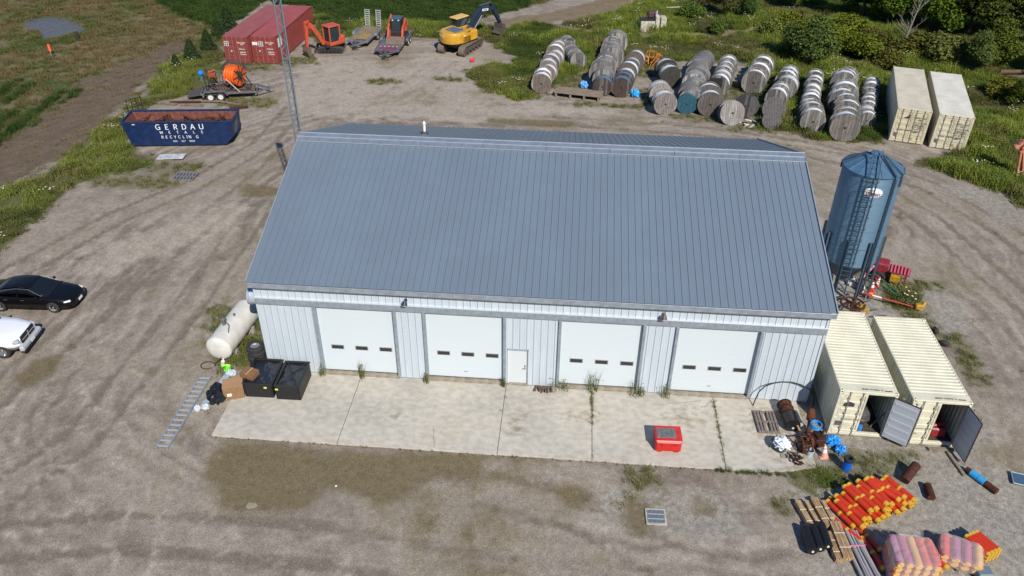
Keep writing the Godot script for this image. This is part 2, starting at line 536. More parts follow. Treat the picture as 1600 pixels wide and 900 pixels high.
func make_ground():
	make_zones()
	var ms = Time.get_ticks_msec()
	var big = noise_bytes(MW / 2, MH / 2, 0.0128, 31, 5, FastNoiseLite.TYPE_SIMPLEX_SMOOTH, false, false)
	big = Image.create_from_data(MW / 2, MH / 2, false, Image.FORMAT_L8, big)
	big.resize(MW, MH, Image.INTERPOLATE_BILINEAR)
	var nb = big.get_data()
	var nm = noise_bytes(MW, MH, 0.0525, 32, 4, FastNoiseLite.TYPE_SIMPLEX_SMOOTH, false, false)
	var nf = noise_bytes(MW, MH, 0.257, 33, 2, FastNoiseLite.TYPE_SIMPLEX_SMOOTH, false, false)
	var lane = FastNoiseLite.new()
	lane.seed = 34
	lane.frequency = 1.0
	lane.fractal_octaves = 3
	var nl = PackedByteArray()   # how worn the ground is: high ridges pale, ruts dark
	nl.resize(MW * MH)
	var zru = zone["ruts_map"]
	var nr = noise_bytes(MW, MH, 0.0257, 35, 4, FastNoiseLite.TYPE_SIMPLEX_SMOOTH, true, false)
	var zw = zone["weeds_map"]; var zt = zone["tufts_map"]; var zf = zone["field_map"]; var zc = zone["crop_map"]; var zs = zone["soil_map"]
	var zst = zone["straw_map"]; var ztr = zone["track_map"]; var zm = zone["mud_map"]; var zg = zone["gravel_map"]; var zp = zone["pond_map"]; var zsa = zone["sand_map"]
	var out = PackedByteArray()
	out.resize(MW * MH * 3)
	var lut = PackedByteArray()   # linear 0..1 in 4096 steps to an sRGB byte
	lut.resize(4096)
	for i in 4096: lut[i] = int(round(pow(i / 4095.0, 1.0 / 2.2) * 255.0))
	var rows = func(part_: int):
		for j in range(part_ * MH / 8, (part_ + 1) * MH / 8):
			var z = GZ0 + (j + 0.5) * (GZ1 - GZ0) / MH
			for i in MW:
				var k = j * MW + i
				var x = GX0 + (i + 0.5) * (GX1 - GX0) / MW
				var b = nb[k] * 0.00392
				var m = nm[k] * 0.00392
				var f = nf[k] * 0.00392
				# tyre-worn lines follow the way that traffic takes round the building
				var ex = x - 12.9
				var ez = z + 9.5
				var qx = maxf(absf(ex) - 11.0, 0.0)
				var qz = maxf(absf(ez) - 8.0, 0.0)
				var dl = sqrt(qx * qx + qz * qz) + (b - 0.5) * 2.6 + (m - 0.5) * 0.25
				var l = 0.5 + 0.5 * lane.get_noise_2d(dl * 1.15, atan2(ez, ex) * 1.1 + b * 0.8)
				l = lerpf(0.5, l, clampf(nb[(k + 300000) % nb.size()] * 0.0118 - 0.75, 0.3, 1.0))
				l -= zru[k] * 0.0019 * clampf(m * 2.2 - 0.15, 0.0, 1.0)
				nl[k] = int(clampf(l, 0.0, 1.0) * 255.0)
				var rg = nr[k] * 0.00392
				var q = clampf((b - 0.5) * 0.95 + (l - 0.5) * 1.5 + (m - 0.5) * 0.7 + 0.56, 0.0, 1.0)
				var r = lerpf(0.202, 0.368, q)
				var g = lerpf(0.170, 0.327, q)
				var c = lerpf(0.141, 0.279, q)
				if rg > 0.74 and z > -4.0:
					# pale lines of silt left by dried rain water
					var s = minf((rg - 0.74) * 4.0, 0.5) * clampf((m - 0.3) * 3.0, 0.0, 1.0)
					r = lerpf(r, 0.44, s); g = lerpf(g, 0.40, s); c = lerpf(c, 0.35, s)
				var sa = clampf((zsa[k] * 0.00392 - 0.5) * 1.6 + (m - 0.5) * 1.6 + 0.4, 0.0, 1.0) * 0.6
				if sa > 0.0:
					r = lerpf(r, 0.43, sa); g = lerpf(g, 0.385, sa); c = lerpf(c, 0.325, sa)
				var a = clampf((zg[k] * 0.00392 - 0.5) * 2.0 + (m - 0.5) * 1.6 + 0.5, 0.0, 1.0) * 0.8
				if a > 0.0:
					r = lerpf(r, 0.25 + f * 0.13, a); g = lerpf(g, 0.232 + f * 0.125, a); c = lerpf(c, 0.205 + f * 0.115, a)
				a = clampf((zm[k] * 0.00392 - 0.5) * 1.5 + (b - 0.5) * 2.2 + (m - 0.5) * 1.2 + 0.52, 0.0, 1.0) * 0.88
				if a > 0.0:
					r = lerpf(r, 0.160, a); g = lerpf(g, 0.128, a); c = lerpf(c, 0.068, a)
				var w = zf[k]
				if w > 40:
					a = clampf((w * 0.00392 - 0.5) * 4.0 + (m - 0.5) * 2.0 + 0.5, 0.0, 1.0)
					var u = (x * 0.83 + z * 0.55) * 6.3
					var row = 0.5 + 0.5 * sin(u)
					var fr = 0.125 + m * 0.08
					var fg = 0.105 + m * 0.065
					var fc = 0.055 + m * 0.04
					var e = clampf((b - 0.46) * 5.0 + (m - 0.5) * 2.0, 0.0, 1.0)
					fr = lerpf(fr, 0.075, e); fg = lerpf(fg, 0.095, e); fc = lerpf(fc, 0.035, e)
					e = clampf((zst[k] * 0.00392 - 0.5) * 2.5 + (m - 0.5) * 2.0 + (b - 0.5) * 2.0 + 0.4, 0.0, 1.0)
					fr = lerpf(fr, 0.125 + m * 0.08, e); fg = lerpf(fg, 0.105 + m * 0.07, e); fc = lerpf(fc, 0.058 + m * 0.04, e)
					e = clampf((zs[k] * 0.00392 - 0.5) * 3.0 + (m - 0.5) * 1.5 + 0.5, 0.0, 1.0)
					fr = lerpf(fr, 0.118 + row * 0.012 + m * 0.04, e); fg = lerpf(fg, 0.090 + row * 0.009 + m * 0.03, e); fc = lerpf(fc, 0.066 + row * 0.006 + m * 0.02, e)
					e = clampf((zc[k] * 0.00392 - 0.5) * 4.0 + (m - 0.5) * 1.0 + 0.5, 0.0, 1.0) * (0.35 if x < -22.0 and z > -46.0 else 1.0)
					fr = lerpf(fr, 0.045, e); fg = lerpf(fg, 0.062, e); fc = lerpf(fc, 0.022, e)
					r = lerpf(r, fr, a); g = lerpf(g, fg, a); c = lerpf(c, fc, a)
				a = clampf((zw[k] * 0.00392 - 0.5) * 3.0 + (b - 0.5) * 1.6 + (m - 0.5) * 1.6 + 0.5, 0.0, 1.0)
				if a > 0.0:
					r = lerpf(r, 0.085 + m * 0.05, a); g = lerpf(g, 0.088 + m * 0.05, a); c = lerpf(c, 0.036 + m * 0.02, a)
				a = clampf((zt[k] * 0.00392 - 0.5) * 1.6 + (m - 0.5) * 2.6 + 0.3, 0.0, 1.0) * 0.7
				if zt[k] > 8 and a > 0.0:
					r = lerpf(r, 0.15, a); g = lerpf(g, 0.145, a); c = lerpf(c, 0.075, a)
				a = clampf((ztr[k] * 0.00392 - 0.5) * 3.0 + (m - 0.5) * 1.6 + 0.5, 0.0, 1.0)
				if a > 0.0:
					r = lerpf(r, 0.185 + m * 0.06, a); g = lerpf(g, 0.142 + m * 0.05, a); c = lerpf(c, 0.092 + m * 0.04, a)
				if zp[k] > 60:
					a = clampf((zp[k] * 0.00392 - 0.4) * 3.0, 0.0, 1.0)
					r = lerpf(r, 0.10, a); g = lerpf(g, 0.105, a); c = lerpf(c, 0.10, a)
				var v = (0.80 + f * 0.32 + (m - 0.5) * 0.10) * 1.47
				out[k * 3] = lut[int(clampf(r * v, 0.0, 1.0) * 4095.0)]
				out[k * 3 + 1] = lut[int(clampf(g * v, 0.0, 1.0) * 4095.0)]
				out[k * 3 + 2] = lut[int(clampf(c * v, 0.0, 1.0) * 4095.0)]
	var id = WorkerThreadPool.add_group_task(rows, 8)
	WorkerThreadPool.wait_for_group_task_completion(id)
	var im = Image.create_from_data(MW, MH, false, Image.FORMAT_RGB8, out)
	print("ground map ", Time.get_ticks_msec() - ms)
	var gm = StandardMaterial3D.new()
	gm.albedo_texture = ImageTexture.create_from_image(im)
	gm.roughness = 0.95
	gm.metallic_specular = 0.25
	gm.detail_enabled = true
	gm.detail_blend_mode = BaseMaterial3D.BLEND_MODE_MUL
	gm.detail_uv_layer = BaseMaterial3D.DETAIL_UV_2
	gm.detail_albedo = tex["gritty"]
	gm.uv2_scale = Vector3(0.0715, 0.0715, 1)
	# the near ground: a gently uneven sheet, ruts pressed in along the tyre lanes
	var st = SurfaceTool.new()
	st.begin(Mesh.PRIMITIVE_TRIANGLES)
	var nx = 276
	var nz = 200
	var hn = FastNoiseLite.new()
	hn.seed = 41
	hn.frequency = 0.35
	var hs = FastNoiseLite.new()
	hs.seed = 42
	hs.frequency = 1.1
	for j in nz + 1:
		for i in nx + 1:
			var x = lerpf(GX0, GX1, float(i) / nx)
			var z = lerpf(GZ0, GZ1, float(j) / nz)
			var y = -0.022 + hn.get_noise_2d(x, z * 0.4) * 0.03 + hs.get_noise_2d(x, z * 0.5) * 0.02
			y = minf(y, 0.0)
			if x > -24.2 and x < 44.2 and z > -29.8: y = -0.075
			if z < -30.0 and in_zone("pond", x, z) > 0.3: y = -0.06
			st.set_uv(Vector2(float(i) / nx, float(j) / nz))
			st.set_uv2(Vector2(x, z))
			st.add_vertex(Vector3(x, y, z))
	for j in nz:
		for i in nx:
			var a = j * (nx + 1) + i
			for q in [a, a + 1, a + nx + 1, a + 1, a + nx + 2, a + nx + 1]: st.add_index(q)
	st.generate_normals()
	var gnd = part("ground", st.commit(), gm, self)
	tag(gnd, "", "", "", "structure")
	# the yard itself, with the relief of its ruts and clods: the same ridges that the colour map shows
	for q in [[-24.0, 44.0, -8.0, GZ1, 0.115], [-24.0, 44.0, -30.0, -7.9, 0.22]]:
		var px_ = int((q[1] - q[0]) / q[4])
		var pz_ = int((q[3] - q[2]) / q[4])
		var vs = PackedVector3Array()
		var uvs = PackedVector2Array()
		var uv2 = PackedVector2Array()
		vs.resize((px_ + 1) * (pz_ + 1))
		uvs.resize(vs.size())
		uv2.resize(vs.size())
		for j in pz_ + 1:
			var z = lerpf(q[2], q[3], float(j) / pz_)
			var mj = clampi(int((z - GZ0) / (GZ1 - GZ0) * MH), 0, MH - 1)
			for i in px_ + 1:
				var x = lerpf(q[0], q[1], float(i) / px_)
				var mi = clampi(int((x - GX0) / (GX1 - GX0) * MW), 0, MW - 1)
				var wet = 1.0 - zm[mj * MW + mi] * 0.0035
				var y = -0.048 + (nl[mj * MW + mi] * 0.00016 + nm[mj * MW + mi] * 0.00011 + nf[mj * MW + mi] * 0.00006) * wet
				if x > -1.2 and x < 26.0 and z > -19.3 and z < 4.7: y = -0.03
				var k = j * (px_ + 1) + i
				vs[k] = Vector3(x, y, z)
				uvs[k] = Vector2((x - GX0) / (GX1 - GX0), (z - GZ0) / (GZ1 - GZ0))
				uv2[k] = Vector2(x, z)
		var ids = PackedInt32Array()
		for j in pz_:
			for i in px_:
				var a = j * (px_ + 1) + i
				ids.append_array([a, a + 1, a + px_ + 1, a + 1, a + px_ + 2, a + px_ + 1])
		var ar = []
		ar.resize(Mesh.ARRAY_MAX)
		ar[Mesh.ARRAY_VERTEX] = vs
		ar[Mesh.ARRAY_TEX_UV] = uvs
		ar[Mesh.ARRAY_TEX_UV2] = uv2
		ar[Mesh.ARRAY_INDEX] = ids
		var am = ArrayMesh.new()
		am.add_surface_from_arrays(Mesh.PRIMITIVE_TRIANGLES, ar)
		var s2 = SurfaceTool.new()
		s2.create_from(am, 0)
		s2.generate_normals()
		tag(part("yard_ground", s2.commit(), gm, self), "", "", "", "structure")
	# the country round about, out to the horizon
	var far = MB.new()
	var R = 900.0
	for q in [[-R, -R, R, GZ0], [-R, GZ1, R, R], [-R, GZ0, GX0, GZ1], [GX1, GZ0, R, GZ1]]:
		far.quad(Vector3(q[0], -0.03, q[3]), Vector3(q[2], -0.03, q[3]), Vector3(q[2], -0.03, q[1]), Vector3(q[0], -0.03, q[1]))
	var fm = mt(0.13, 0.125, 0.06, 0.95, 0.0, "dirty", 0.03)
	tag(part("far_ground", far, fm, self), "", "", "", "structure")
	# the shallow pool in the field
	var wat = MB.new()
	var pr = px([[36, 39], [50, 29], [84, 25], [110, 30], [132, 44], [120, 53], [92, 59], [68, 61], [64, 50], [46, 47]])
	var ix = Geometry2D.triangulate_polygon(pr)
	for i in range(0, ix.size(), 3):
		wat.face([Vector3(pr[ix[i]].x, -0.045, pr[ix[i]].y), Vector3(pr[ix[i + 1]].x, -0.045, pr[ix[i + 1]].y), Vector3(pr[ix[i + 2]].x, -0.045, pr[ix[i + 2]].y)], Vector3.UP)
	var wm = mt(0.13, 0.125, 0.11, 0.3, 0.0, "dirty", 0.4)
	tag(part("pond_water", wat, wm, self), "", "", "", "structure")

func make_pad():
	# the concrete apron: five slabs with open joints
	var conc = StandardMaterial3D.new()
	var n1 = noise_bytes(1024, 256, 0.006, 51, 5, FastNoiseLite.TYPE_SIMPLEX_SMOOTH, false, false)
	var n2 = noise_bytes(1024, 256, 0.05, 52, 3, FastNoiseLite.TYPE_SIMPLEX_SMOOTH, false, false)
	var n3 = noise_bytes(1024, 256, 0.3, 53, 1, FastNoiseLite.TYPE_SIMPLEX_SMOOTH, false, false)
	var o = PackedByteArray()
	o.resize(1024 * 256 * 3)
	var spots = [[0.505, 0.62, 0.02, 0.10], [0.51, 0.45, 0.016, 0.07], [0.80, 0.35, 0.05, 0.16], [0.94, 0.35, 0.05, 0.4], [0.97, 0.6, 0.05, 0.4], [0.3, 0.55, 0.02, 0.05], [0.62, 0.4, 0.04, 0.1]]
	for j in 256:
		for i in 1024:
			var k = j * 1024 + i
			var v = 0.425 + (n1[k] - 128) * 0.0005 + (n2[k] - 128) * 0.00055 + (n3[k] - 128) * 0.0003
			var br = 0.0
			for s in spots:
				var d = Vector2((i / 1024.0 - s[0]) / s[2], (j / 256.0 - s[1]) / s[3]).length() + (n2[k] - 128) * 0.006
				if d < 1.0: br = maxf(br, (1.0 - d) * 0.45)
			# silt washed along the front edge and by the doors
			br = maxf(br, clampf((n1[k] - 158) * 0.004, 0.0, 0.16))
			o[k * 3] = int(pow(clampf(v * (1.0 - br * 0.55), 0, 1), 0.4545) * 255)
			o[k * 3 + 1] = int(pow(clampf(v * 0.945 * (1.0 - br * 0.66), 0, 1), 0.4545) * 255)
			o[k * 3 + 2] = int(pow(clampf(v * 0.835 * (1.0 - br * 0.82), 0, 1), 0.4545) * 255)
	conc.albedo_texture = ImageTexture.create_from_image(Image.create_from_data(1024, 256, false, Image.FORMAT_RGB8, o))
	conc.roughness = 0.9
	var pad = Node3D.new()
	pad.name = "concrete_apron"
	add_child(pad)
	tag(pad, "", "", "", "structure")
	var xs = [-1.12, 4.55, 11.62, 15.73, 21.43, 25.3]
	for i in 5:
		var x0 = xs[i] + (0.0 if i == 0 else 0.014)
		var x1 = xs[i + 1] - (0.0 if i == 4 else 0.014)
		var st = SurfaceTool.new()
		st.begin(Mesh.PRIMITIVE_TRIANGLES)
		st.set_smooth_group(-1)
		var zf0 = 4.6
		var front = []
		var rg = RandomNumberGenerator.new()
		rg.seed = 60 + i
		var cnt = 14
		for k in cnt + 1:
			var jag = rg.randf_range(-0.02, 0.02)
			if i == 4 and k > 6: jag -= (k - 6) * 0.05
			front.append(Vector2(lerpf(x0, x1, float(k) / cnt), zf0 + jag))
		var top = 0.055 + rg.randf_range(-0.006, 0.006)
		for k in cnt:
			var a = Vector3(front[k].x, top, 0.02)
			var b = Vector3(front[k + 1].x, top, 0.02)
			var c = Vector3(front[k + 1].x, top, front[k + 1].y)
			var d = Vector3(front[k].x, top, front[k].y)
			var quads = [[a, b, c, d], [d, c, Vector3(c.x, -0.1, c.z + 0.01), Vector3(d.x, -0.1, d.z + 0.01)]]
			if k == 0: quads.append([a, d, Vector3(d.x, -0.1, d.z), Vector3(a.x, -0.1, a.z)])
			if k == cnt - 1: quads.append([c, b, Vector3(b.x, -0.1, b.z), Vector3(c.x, -0.1, c.z)])
			for qd in quads:
				for q in [qd[0], qd[1], qd[2], qd[0], qd[2], qd[3]]:
					st.set_uv(Vector2((q.x + 1.2) / 26.6, (q.z + q.y * -0.4) / 4.8))
					st.add_vertex(q)
		st.generate_normals()
		part("slab", st.commit(), conc, pad)
	# the bed that shows dark in the joints
	var bed = MB.new()
	for i in range(1, 5): bed.box(Vector3(xs[i], 0.0, 2.3), Vector3(0.03, 0.05, 4.55))
	part("joint", bed, mt(0.07, 0.06, 0.045, 0.95), pad).set_meta("kind", "stuff")
	# thin cracks that wander off the joints
	for q in [[15.73, 1.4, 16.1, 1.7], [8.9, 4.5, 8.6, 3.2], [18.6, 0.9, 20.9, 0.35], [21.43, 0.2, 20.8, 0.9]]:
		var mb = MB.new()
		var a = Vector3(q[0], 0.066, q[1])
		var b = Vector3(q[2], 0.066, q[3])
		var rg = RandomNumberGenerator.new()
		rg.seed = int(q[0] * 7)
		var last = a
		for s in range(1, 9):
			var p = a.lerp(b, s / 8.0) + Vector3(rg.randf_range(-0.05, 0.05), 0, rg.randf_range(-0.05, 0.05))
			mb.beam(last, p, 0.012, 0.003)
			last = p
		part("crack", mb, mt(0.12, 0.10, 0.08, 0.95), pad)

# ---------- the workshop ----------
const BW := 25.77
const BD := 19.1
const EAVE := 5.43
const RIDGE := 8.44
const RZ := -9.2
func make_building():
	var t = thing("shop_building", "long white metal workshop with grey ribbed roof and four white overhead doors", "building")
	var white = mt(0.49, 0.565, 0.635, 0.42, 0.0, "streak_up", 0.2)
	var doorw = mt(0.52, 0.59, 0.64, 0.45)
	var roofm = mt(0.195, 0.247, 0.303, 0.40, 0.3, "faint", 0.071)
	roofm.uv1_world_triplanar = true
	var trim = mt(0.33, 0.385, 0.45, 0.42, 0.2, "fine", 0.5)
	var stem = mt(0.40, 0.36, 0.29, 0.9, 0.0, "dirty", 0.6)
	# the concrete footing all round
	var mb = MB.new()
	mb.box(Vector3(BW / 2, 0.0, -0.09), Vector3(BW, 0.30, 0.14))
	mb.box(Vector3(BW / 2, 0.05, -BD + 0.1), Vector3(BW, 0.30, 0.14))
	mb.box(Vector3(0.08, 0.05, -BD / 2), Vector3(0.14, 0.30, BD - 0.35))
	mb.box(Vector3(BW - 0.08, 0.05, -BD / 2), Vector3(0.14, 0.30, BD - 0.35))
	part("footing", mb, stem, t)
	var doors = [[2.77, 6.40], [7.87, 11.48], [14.12, 17.80], [19.37, 22.98]]
	var man = [11.68, 12.64]
	var dtop = 4.05
	# front wall: one cladding sheet after the other, each with a standing rib at its seam
	var pw = 0.322
	var cache = {}
	var x = 0.0
	while x < BW - 0.05:
		var x1 = min(x + pw, BW)
		var spans = [[x, x1, 0.07, 5.12]]
		for d in doors:
			var ns = []
			for s in spans:
				if s[2] > 4.0 or s[1] <= d[0] or s[0] >= d[1]: ns.append(s); continue
				if s[0] < d[0]: ns.append([s[0], d[0], s[2], s[3]])
				if s[1] > d[1]: ns.append([d[1], s[1], s[2], s[3]])
				ns.append([max(s[0], d[0]), min(s[1], d[1]), dtop, s[3]])
			spans = ns
		var ns2 = []
		for s in spans:
			if s[2] > 2.0 or s[1] <= man[0] or s[0] >= man[1]: ns2.append(s); continue
			if s[0] < man[0]: ns2.append([s[0], man[0], s[2], s[3]])
			if s[1] > man[1]: ns2.append([man[1], s[1], s[2], s[3]])
			ns2.append([max(s[0], man[0]), min(s[1], man[1]), 2.16, s[3]])
		for s in ns2:
			if s[1] - s[0] < 0.04: continue
			var w = snappedf(s[1] - s[0], 0.001)
			var rib = absf(s[0] - x) < 0.001
			var key = "%s %s %s" % [w, s[3] - s[2], rib]
			if not cache.has(key):
				var p = MB.new()
				var h = s[3] - s[2]
				var pts = [[0.0, 0.0], [w, 0.0]]
				if rib: pts = [[0.0, 0.0], [0.010, 0.015], [0.028, 0.015], [0.038, 0.0], [w * 0.36, 0.0], [w * 0.36 + 0.012, 0.005], [w * 0.36 + 0.03, 0.0], [w * 0.68, 0.0], [w * 0.68 + 0.012, 0.005], [w * 0.68 + 0.03, 0.0], [w, 0.0]]
				for i in pts.size() - 1:
					if pts[i + 1][0] > pts[i][0]: p.quad(Vector3(pts[i][0], 0, pts[i][1]), Vector3(pts[i + 1][0], 0, pts[i + 1][1]), Vector3(pts[i + 1][0], h, pts[i + 1][1]), Vector3(pts[i][0], h, pts[i][1]))
				p.quad(Vector3(0, 0, -0.01), Vector3(0, h, -0.01), Vector3(w, h, -0.01), Vector3(w, 0, -0.01))
				cache[key] = p.mesh()
			piece("wall_panel", cache[key], vary(white, int(x / pw) * 7 % 5, 0.005), t, Transform3D(Basis(), Vector3(s[0], s[2], 0)))
		x = x1
	# a thin strip in the darker trim colour runs beside each rib
	var strip = MB.new()
	x = pw
	while x < BW - 0.05:
		var y0 = 0.08
		for d in doors:
			if x > d[0] - 0.05 and x < d[1] + 0.05: y0 = 4.42
		if x > man[0] - 0.05 and x < man[1] + 0.05: y0 = 2.2
		strip.box(Vector3(x - 0.006, (y0 + 5.1) / 2, 0.004), Vector3(0.014, 5.1 - y0, 0.006))
		x += pw
	part("seam_strip", strip, trim, t).set_meta("kind", "stuff")
	# the other walls: gables and rear
	for sx in [0.0, BW]:
		var g = MB.new()
		var out = Vector3(-1 if sx == 0.0 else 1, 0, 0)
		var z = 0.0
		while z > -BD + 0.01:
			var z1 = max(z - pw, -BD)
			var h0 = lerpf(5.25, RIDGE - 0.06, clampf(z / RZ, 0, 1)) if z > RZ else lerpf(RIDGE - 0.06, 4.9, clampf((z - RZ) / (-BD - RZ), 0, 1))
			var h1 = lerpf(5.25, RIDGE - 0.06, clampf(z1 / RZ, 0, 1)) if z1 > RZ else lerpf(RIDGE - 0.06, 4.9, clampf((z1 - RZ) / (-BD - RZ), 0, 1))
			g.face([Vector3(sx, 0.2, z), Vector3(sx, 0.2, z1), Vector3(sx, h1, z1), Vector3(sx, h0, z)], out)
			g.beam(Vector3(sx, 0.2, z1), Vector3(sx, h1, z1), 0.04, 0.04)
			z = z1
		part("gable_wall", g, white, t)
	var rw = MB.new()
	rw.rib_sheet(Vector3(0, 0.2, -BD), Vector3(BW, 0, 0), Vector3(0, 4.7, 0), Vector3(0, 0, -1), pw, 0.02, 0.4)
	part("rear_wall", rw, white, t)
	for cx in [0.0, BW]:
		boxp("corner_trim", Vector3(cx + (0.045 if cx == 0 else -0.045), 2.6, 0.035), Vector3(0.10, 5.04, 0.02), white, t, 0.0)
		boxp("corner_trim", Vector3(cx + (-0.01 if cx == 0 else 0.01), 2.66, -0.02), Vector3(0.02, 4.92, 0.13), trim, t, 0.0)
	# roof: each sheet a part, its seam rib standing up
	for side in 2:
		var e = Vector3(0, EAVE, 0.32) if side == 0 else Vector3(0, 4.80, -19.39)
		var r = Vector3(0, RIDGE, RZ)
		var up = r - e
		var len_ = up.length()
		up /= len_
		var nrm = Vector3(1, 0, 0).cross(up) if side == 1 else up.cross(Vector3(1, 0, 0))
		if nrm.y < 0: nrm = -nrm
		var cnt = 79
		var w = (BW + 0.24) / cnt
		var p = MB.new()
		var pts = [[0.0, 0.0], [0.010, 0.022], [0.026, 0.022], [0.036, 0.0], [w * 0.42, 0.0], [w * 0.42 + 0.02, 0.006], [w * 0.42 + 0.045, 0.0], [w * 0.74, 0.0], [w * 0.74 + 0.02, 0.006], [w * 0.74 + 0.045, 0.0], [w, 0.0]]
		var outl = []
		for q in pts: outl.append(Vector3(q[0], q[1], 0))
		for i in pts.size() - 1:
			p.face([outl[i], outl[i + 1], outl[i + 1] + Vector3(0, 0, -len_), outl[i] + Vector3(0, 0, -len_)], Vector3.UP)
			p.face([outl[i], outl[i + 1], Vector3(outl[i + 1].x, -0.02, 0), Vector3(outl[i].x, -0.02, 0)], Vector3(0, 0, 1))
		p.face([Vector3(0, -0.02, 0), Vector3(w, -0.02, 0), Vector3(w, -0.02, -len_), Vector3(0, -0.02, -len_)], Vector3.DOWN)
		var pm = p.mesh()
		for i in cnt:
			var ox = -0.12 + i * w if side == 0 else -0.12 + (i + 1) * w
			var b = Basis(Vector3(1, 0, 0), nrm, -up) if side == 0 else Basis(Vector3(-1, 0, 0), nrm, -up)
			piece("roof_panel", pm, roofm, t, Transform3D(b, Vector3(ox, e.y, e.z)))
		# a dark lap line along each seam
		var lap = MB.new()
		lap.t = Transform3D(Basis(Vector3(1, 0, 0), nrm, -up) if side == 0 else Basis(Vector3(-1, 0, 0), nrm, -up), Vector3(-0.12 if side == 0 else BW + 0.12, e.y, e.z))
		for i in range(1, cnt): lap.box(Vector3(i * w - 0.005, 0.003, -len_ / 2), Vector3(0.012, 0.006, len_ - 0.1))
		part("seam_lap", lap, mt(0.09, 0.11, 0.135, 0.6, 0.2), t).set_meta("kind", "stuff")
	# ridge cap: three folded strips with cross joints
	var fs = (Vector3(0, EAVE, 0.32) - Vector3(0, RIDGE, RZ)).normalized()
	var fn = Vector3(0, -fs.z, fs.y)
	if fn.y < 0: fn = -fn
	for k in 8:
		var xa = -0.14 + k * (BW + 0.28) / 8
		var xb = xa + (BW + 0.28) / 8 - 0.006
		var c = MB.new()
		var top0 = Vector3(0, RIDGE + 0.10, RZ)
		var prof = [top0 + Vector3(0, -0.16, -0.45), top0 + Vector3(0, 0.0, -0.05), top0, top0 + fs * 0.30 + fn * 0.0, top0 + fs * 0.31 - fn * 0.025, top0 + fs * 0.62 - fn * 0.03, top0 + fs * 0.63 - fn * 0.085]
		for i in prof.size() - 1:
			var a = prof[i]
			var b = prof[i + 1]
			c.face([Vector3(xa, a.y, a.z), Vector3(xb, a.y, a.z), Vector3(xb, b.y, b.z), Vector3(xa, b.y, b.z)], Vector3.UP)

		c.box(top0 + Vector3(xb, 0.0, 0) + fs * 0.3, Vector3(0.02, 0.02, 0.62), 0.0, Basis(Vector3(1, 0, 0), fn, fs))
		part("ridge_cap", c, mt(0.30, 0.36, 0.43, 0.34, 0.4, "fine", 0.4), t)
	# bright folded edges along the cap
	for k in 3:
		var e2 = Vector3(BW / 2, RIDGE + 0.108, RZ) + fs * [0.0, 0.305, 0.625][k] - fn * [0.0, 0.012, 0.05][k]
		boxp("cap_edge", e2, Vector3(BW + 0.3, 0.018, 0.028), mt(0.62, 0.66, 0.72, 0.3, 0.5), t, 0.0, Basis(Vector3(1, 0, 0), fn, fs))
	# rake trim down the gable edges
	for sx in [-0.13, BW + 0.13]:
		var k = MB.new()
		k.beam(Vector3(sx, EAVE - 0.02, 0.32), Vector3(sx, RIDGE - 0.02, RZ), 0.05, 0.2)
		k.beam(Vector3(sx, 4.78, -19.39), Vector3(sx, RIDGE - 0.02, RZ), 0.05, 0.2)
		part("rake_trim", k, trim, t)
	# eave fascia, soffit, header band
	boxp("fascia", Vector3(BW / 2, 5.27, 0.335), Vector3(BW + 0.26, 0.27, 0.03), trim, t, 0.008)
	boxp("soffit", Vector3(BW / 2, 5.125, 0.165), Vector3(BW + 0.2, 0.02, 0.31), trim, t, 0.0)
	boxp("fascia", Vector3(BW / 2, 4.68, -19.40), Vector3(BW + 0.26, 0.2, 0.03), trim, t, 0.008)
	boxp("header_band", Vector3(BW / 2, 4.235, 0.065), Vector3(BW + 0.02, 0.33, 0.08), trim, t, 0.012)
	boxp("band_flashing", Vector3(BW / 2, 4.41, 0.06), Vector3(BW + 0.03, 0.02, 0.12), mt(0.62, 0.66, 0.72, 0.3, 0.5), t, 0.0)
	# overhead doors
	var glass = mt(0.03, 0.03, 0.032, 0.08)
	var frame = mt(0.25, 0.26, 0.27, 0.5)
	for d in doors:
		var w = d[1] - d[0]
		var dn = boxp("overhead_door", Vector3((d[0] + d[1]) / 2, 0.22, -0.13), Vector3(w, 0.04, 0.05), mt(0.05, 0.05, 0.05, 0.8), t, 0.0)
		var base = dn
		var hs = (dtop - 0.24) / 7
		for i in 7:
			var s = MB.new()
			var o = Vector3((d[0] + d[1]) / 2, 0.24 + hs * (i + 0.5), -0.115)
			s.box(o, Vector3(w, hs - 0.0015, 0.045), 0.0015)
			part("door_section", s, doorw, base)
		for i in 3:
			var wx = d[0] + w * [0.21, 0.53, 0.85][i]
			var wy = 0.24 + hs * 2.62
			boxp("window_frame", Vector3(wx, wy, -0.088), Vector3(0.62, 0.25, 0.022), frame, base, 0.004)
			boxp("window_pane", Vector3(wx, wy, -0.074), Vector3(0.55, 0.19, 0.008), glass, base, 0.0)
		boxp("handle", Vector3(d[0] + w * 0.5, 0.6, -0.08), Vector3(0.16, 0.03, 0.03), frame, base, 0.0)
		for sx in [d[0], d[1]]:
			boxp("door_jamb", Vector3(sx + (-0.055 if sx == d[0] else 0.055), 2.13, 0.0), Vector3(0.13, 3.86, 0.24), trim, t, 0.008)
		boxp("door_sill", Vector3((d[0] + d[1]) / 2, 0.06, 0.02), Vector3(w + 0.1, 0.26, 0.16), stem, t, 0.01)
	# man door
	var md = boxp("man_door", Vector3(12.16, 1.16, -0.03), Vector3(0.88, 2.0, 0.05), mt(0.53, 0.58, 0.61, 0.45), t, 0.006)
	boxp("door_frame", Vector3(11.695, 1.17, 0.0), Vector3(0.05, 2.1, 0.12), mt(0.62, 0.65, 0.68, 0.5), t)
	boxp("door_frame", Vector3(12.625, 1.17, 0.0), Vector3(0.05, 2.1, 0.12), trim, t)
	boxp("door_frame", Vector3(12.16, 2.19, 0.0), Vector3(0.98, 0.06, 0.12), trim, t)
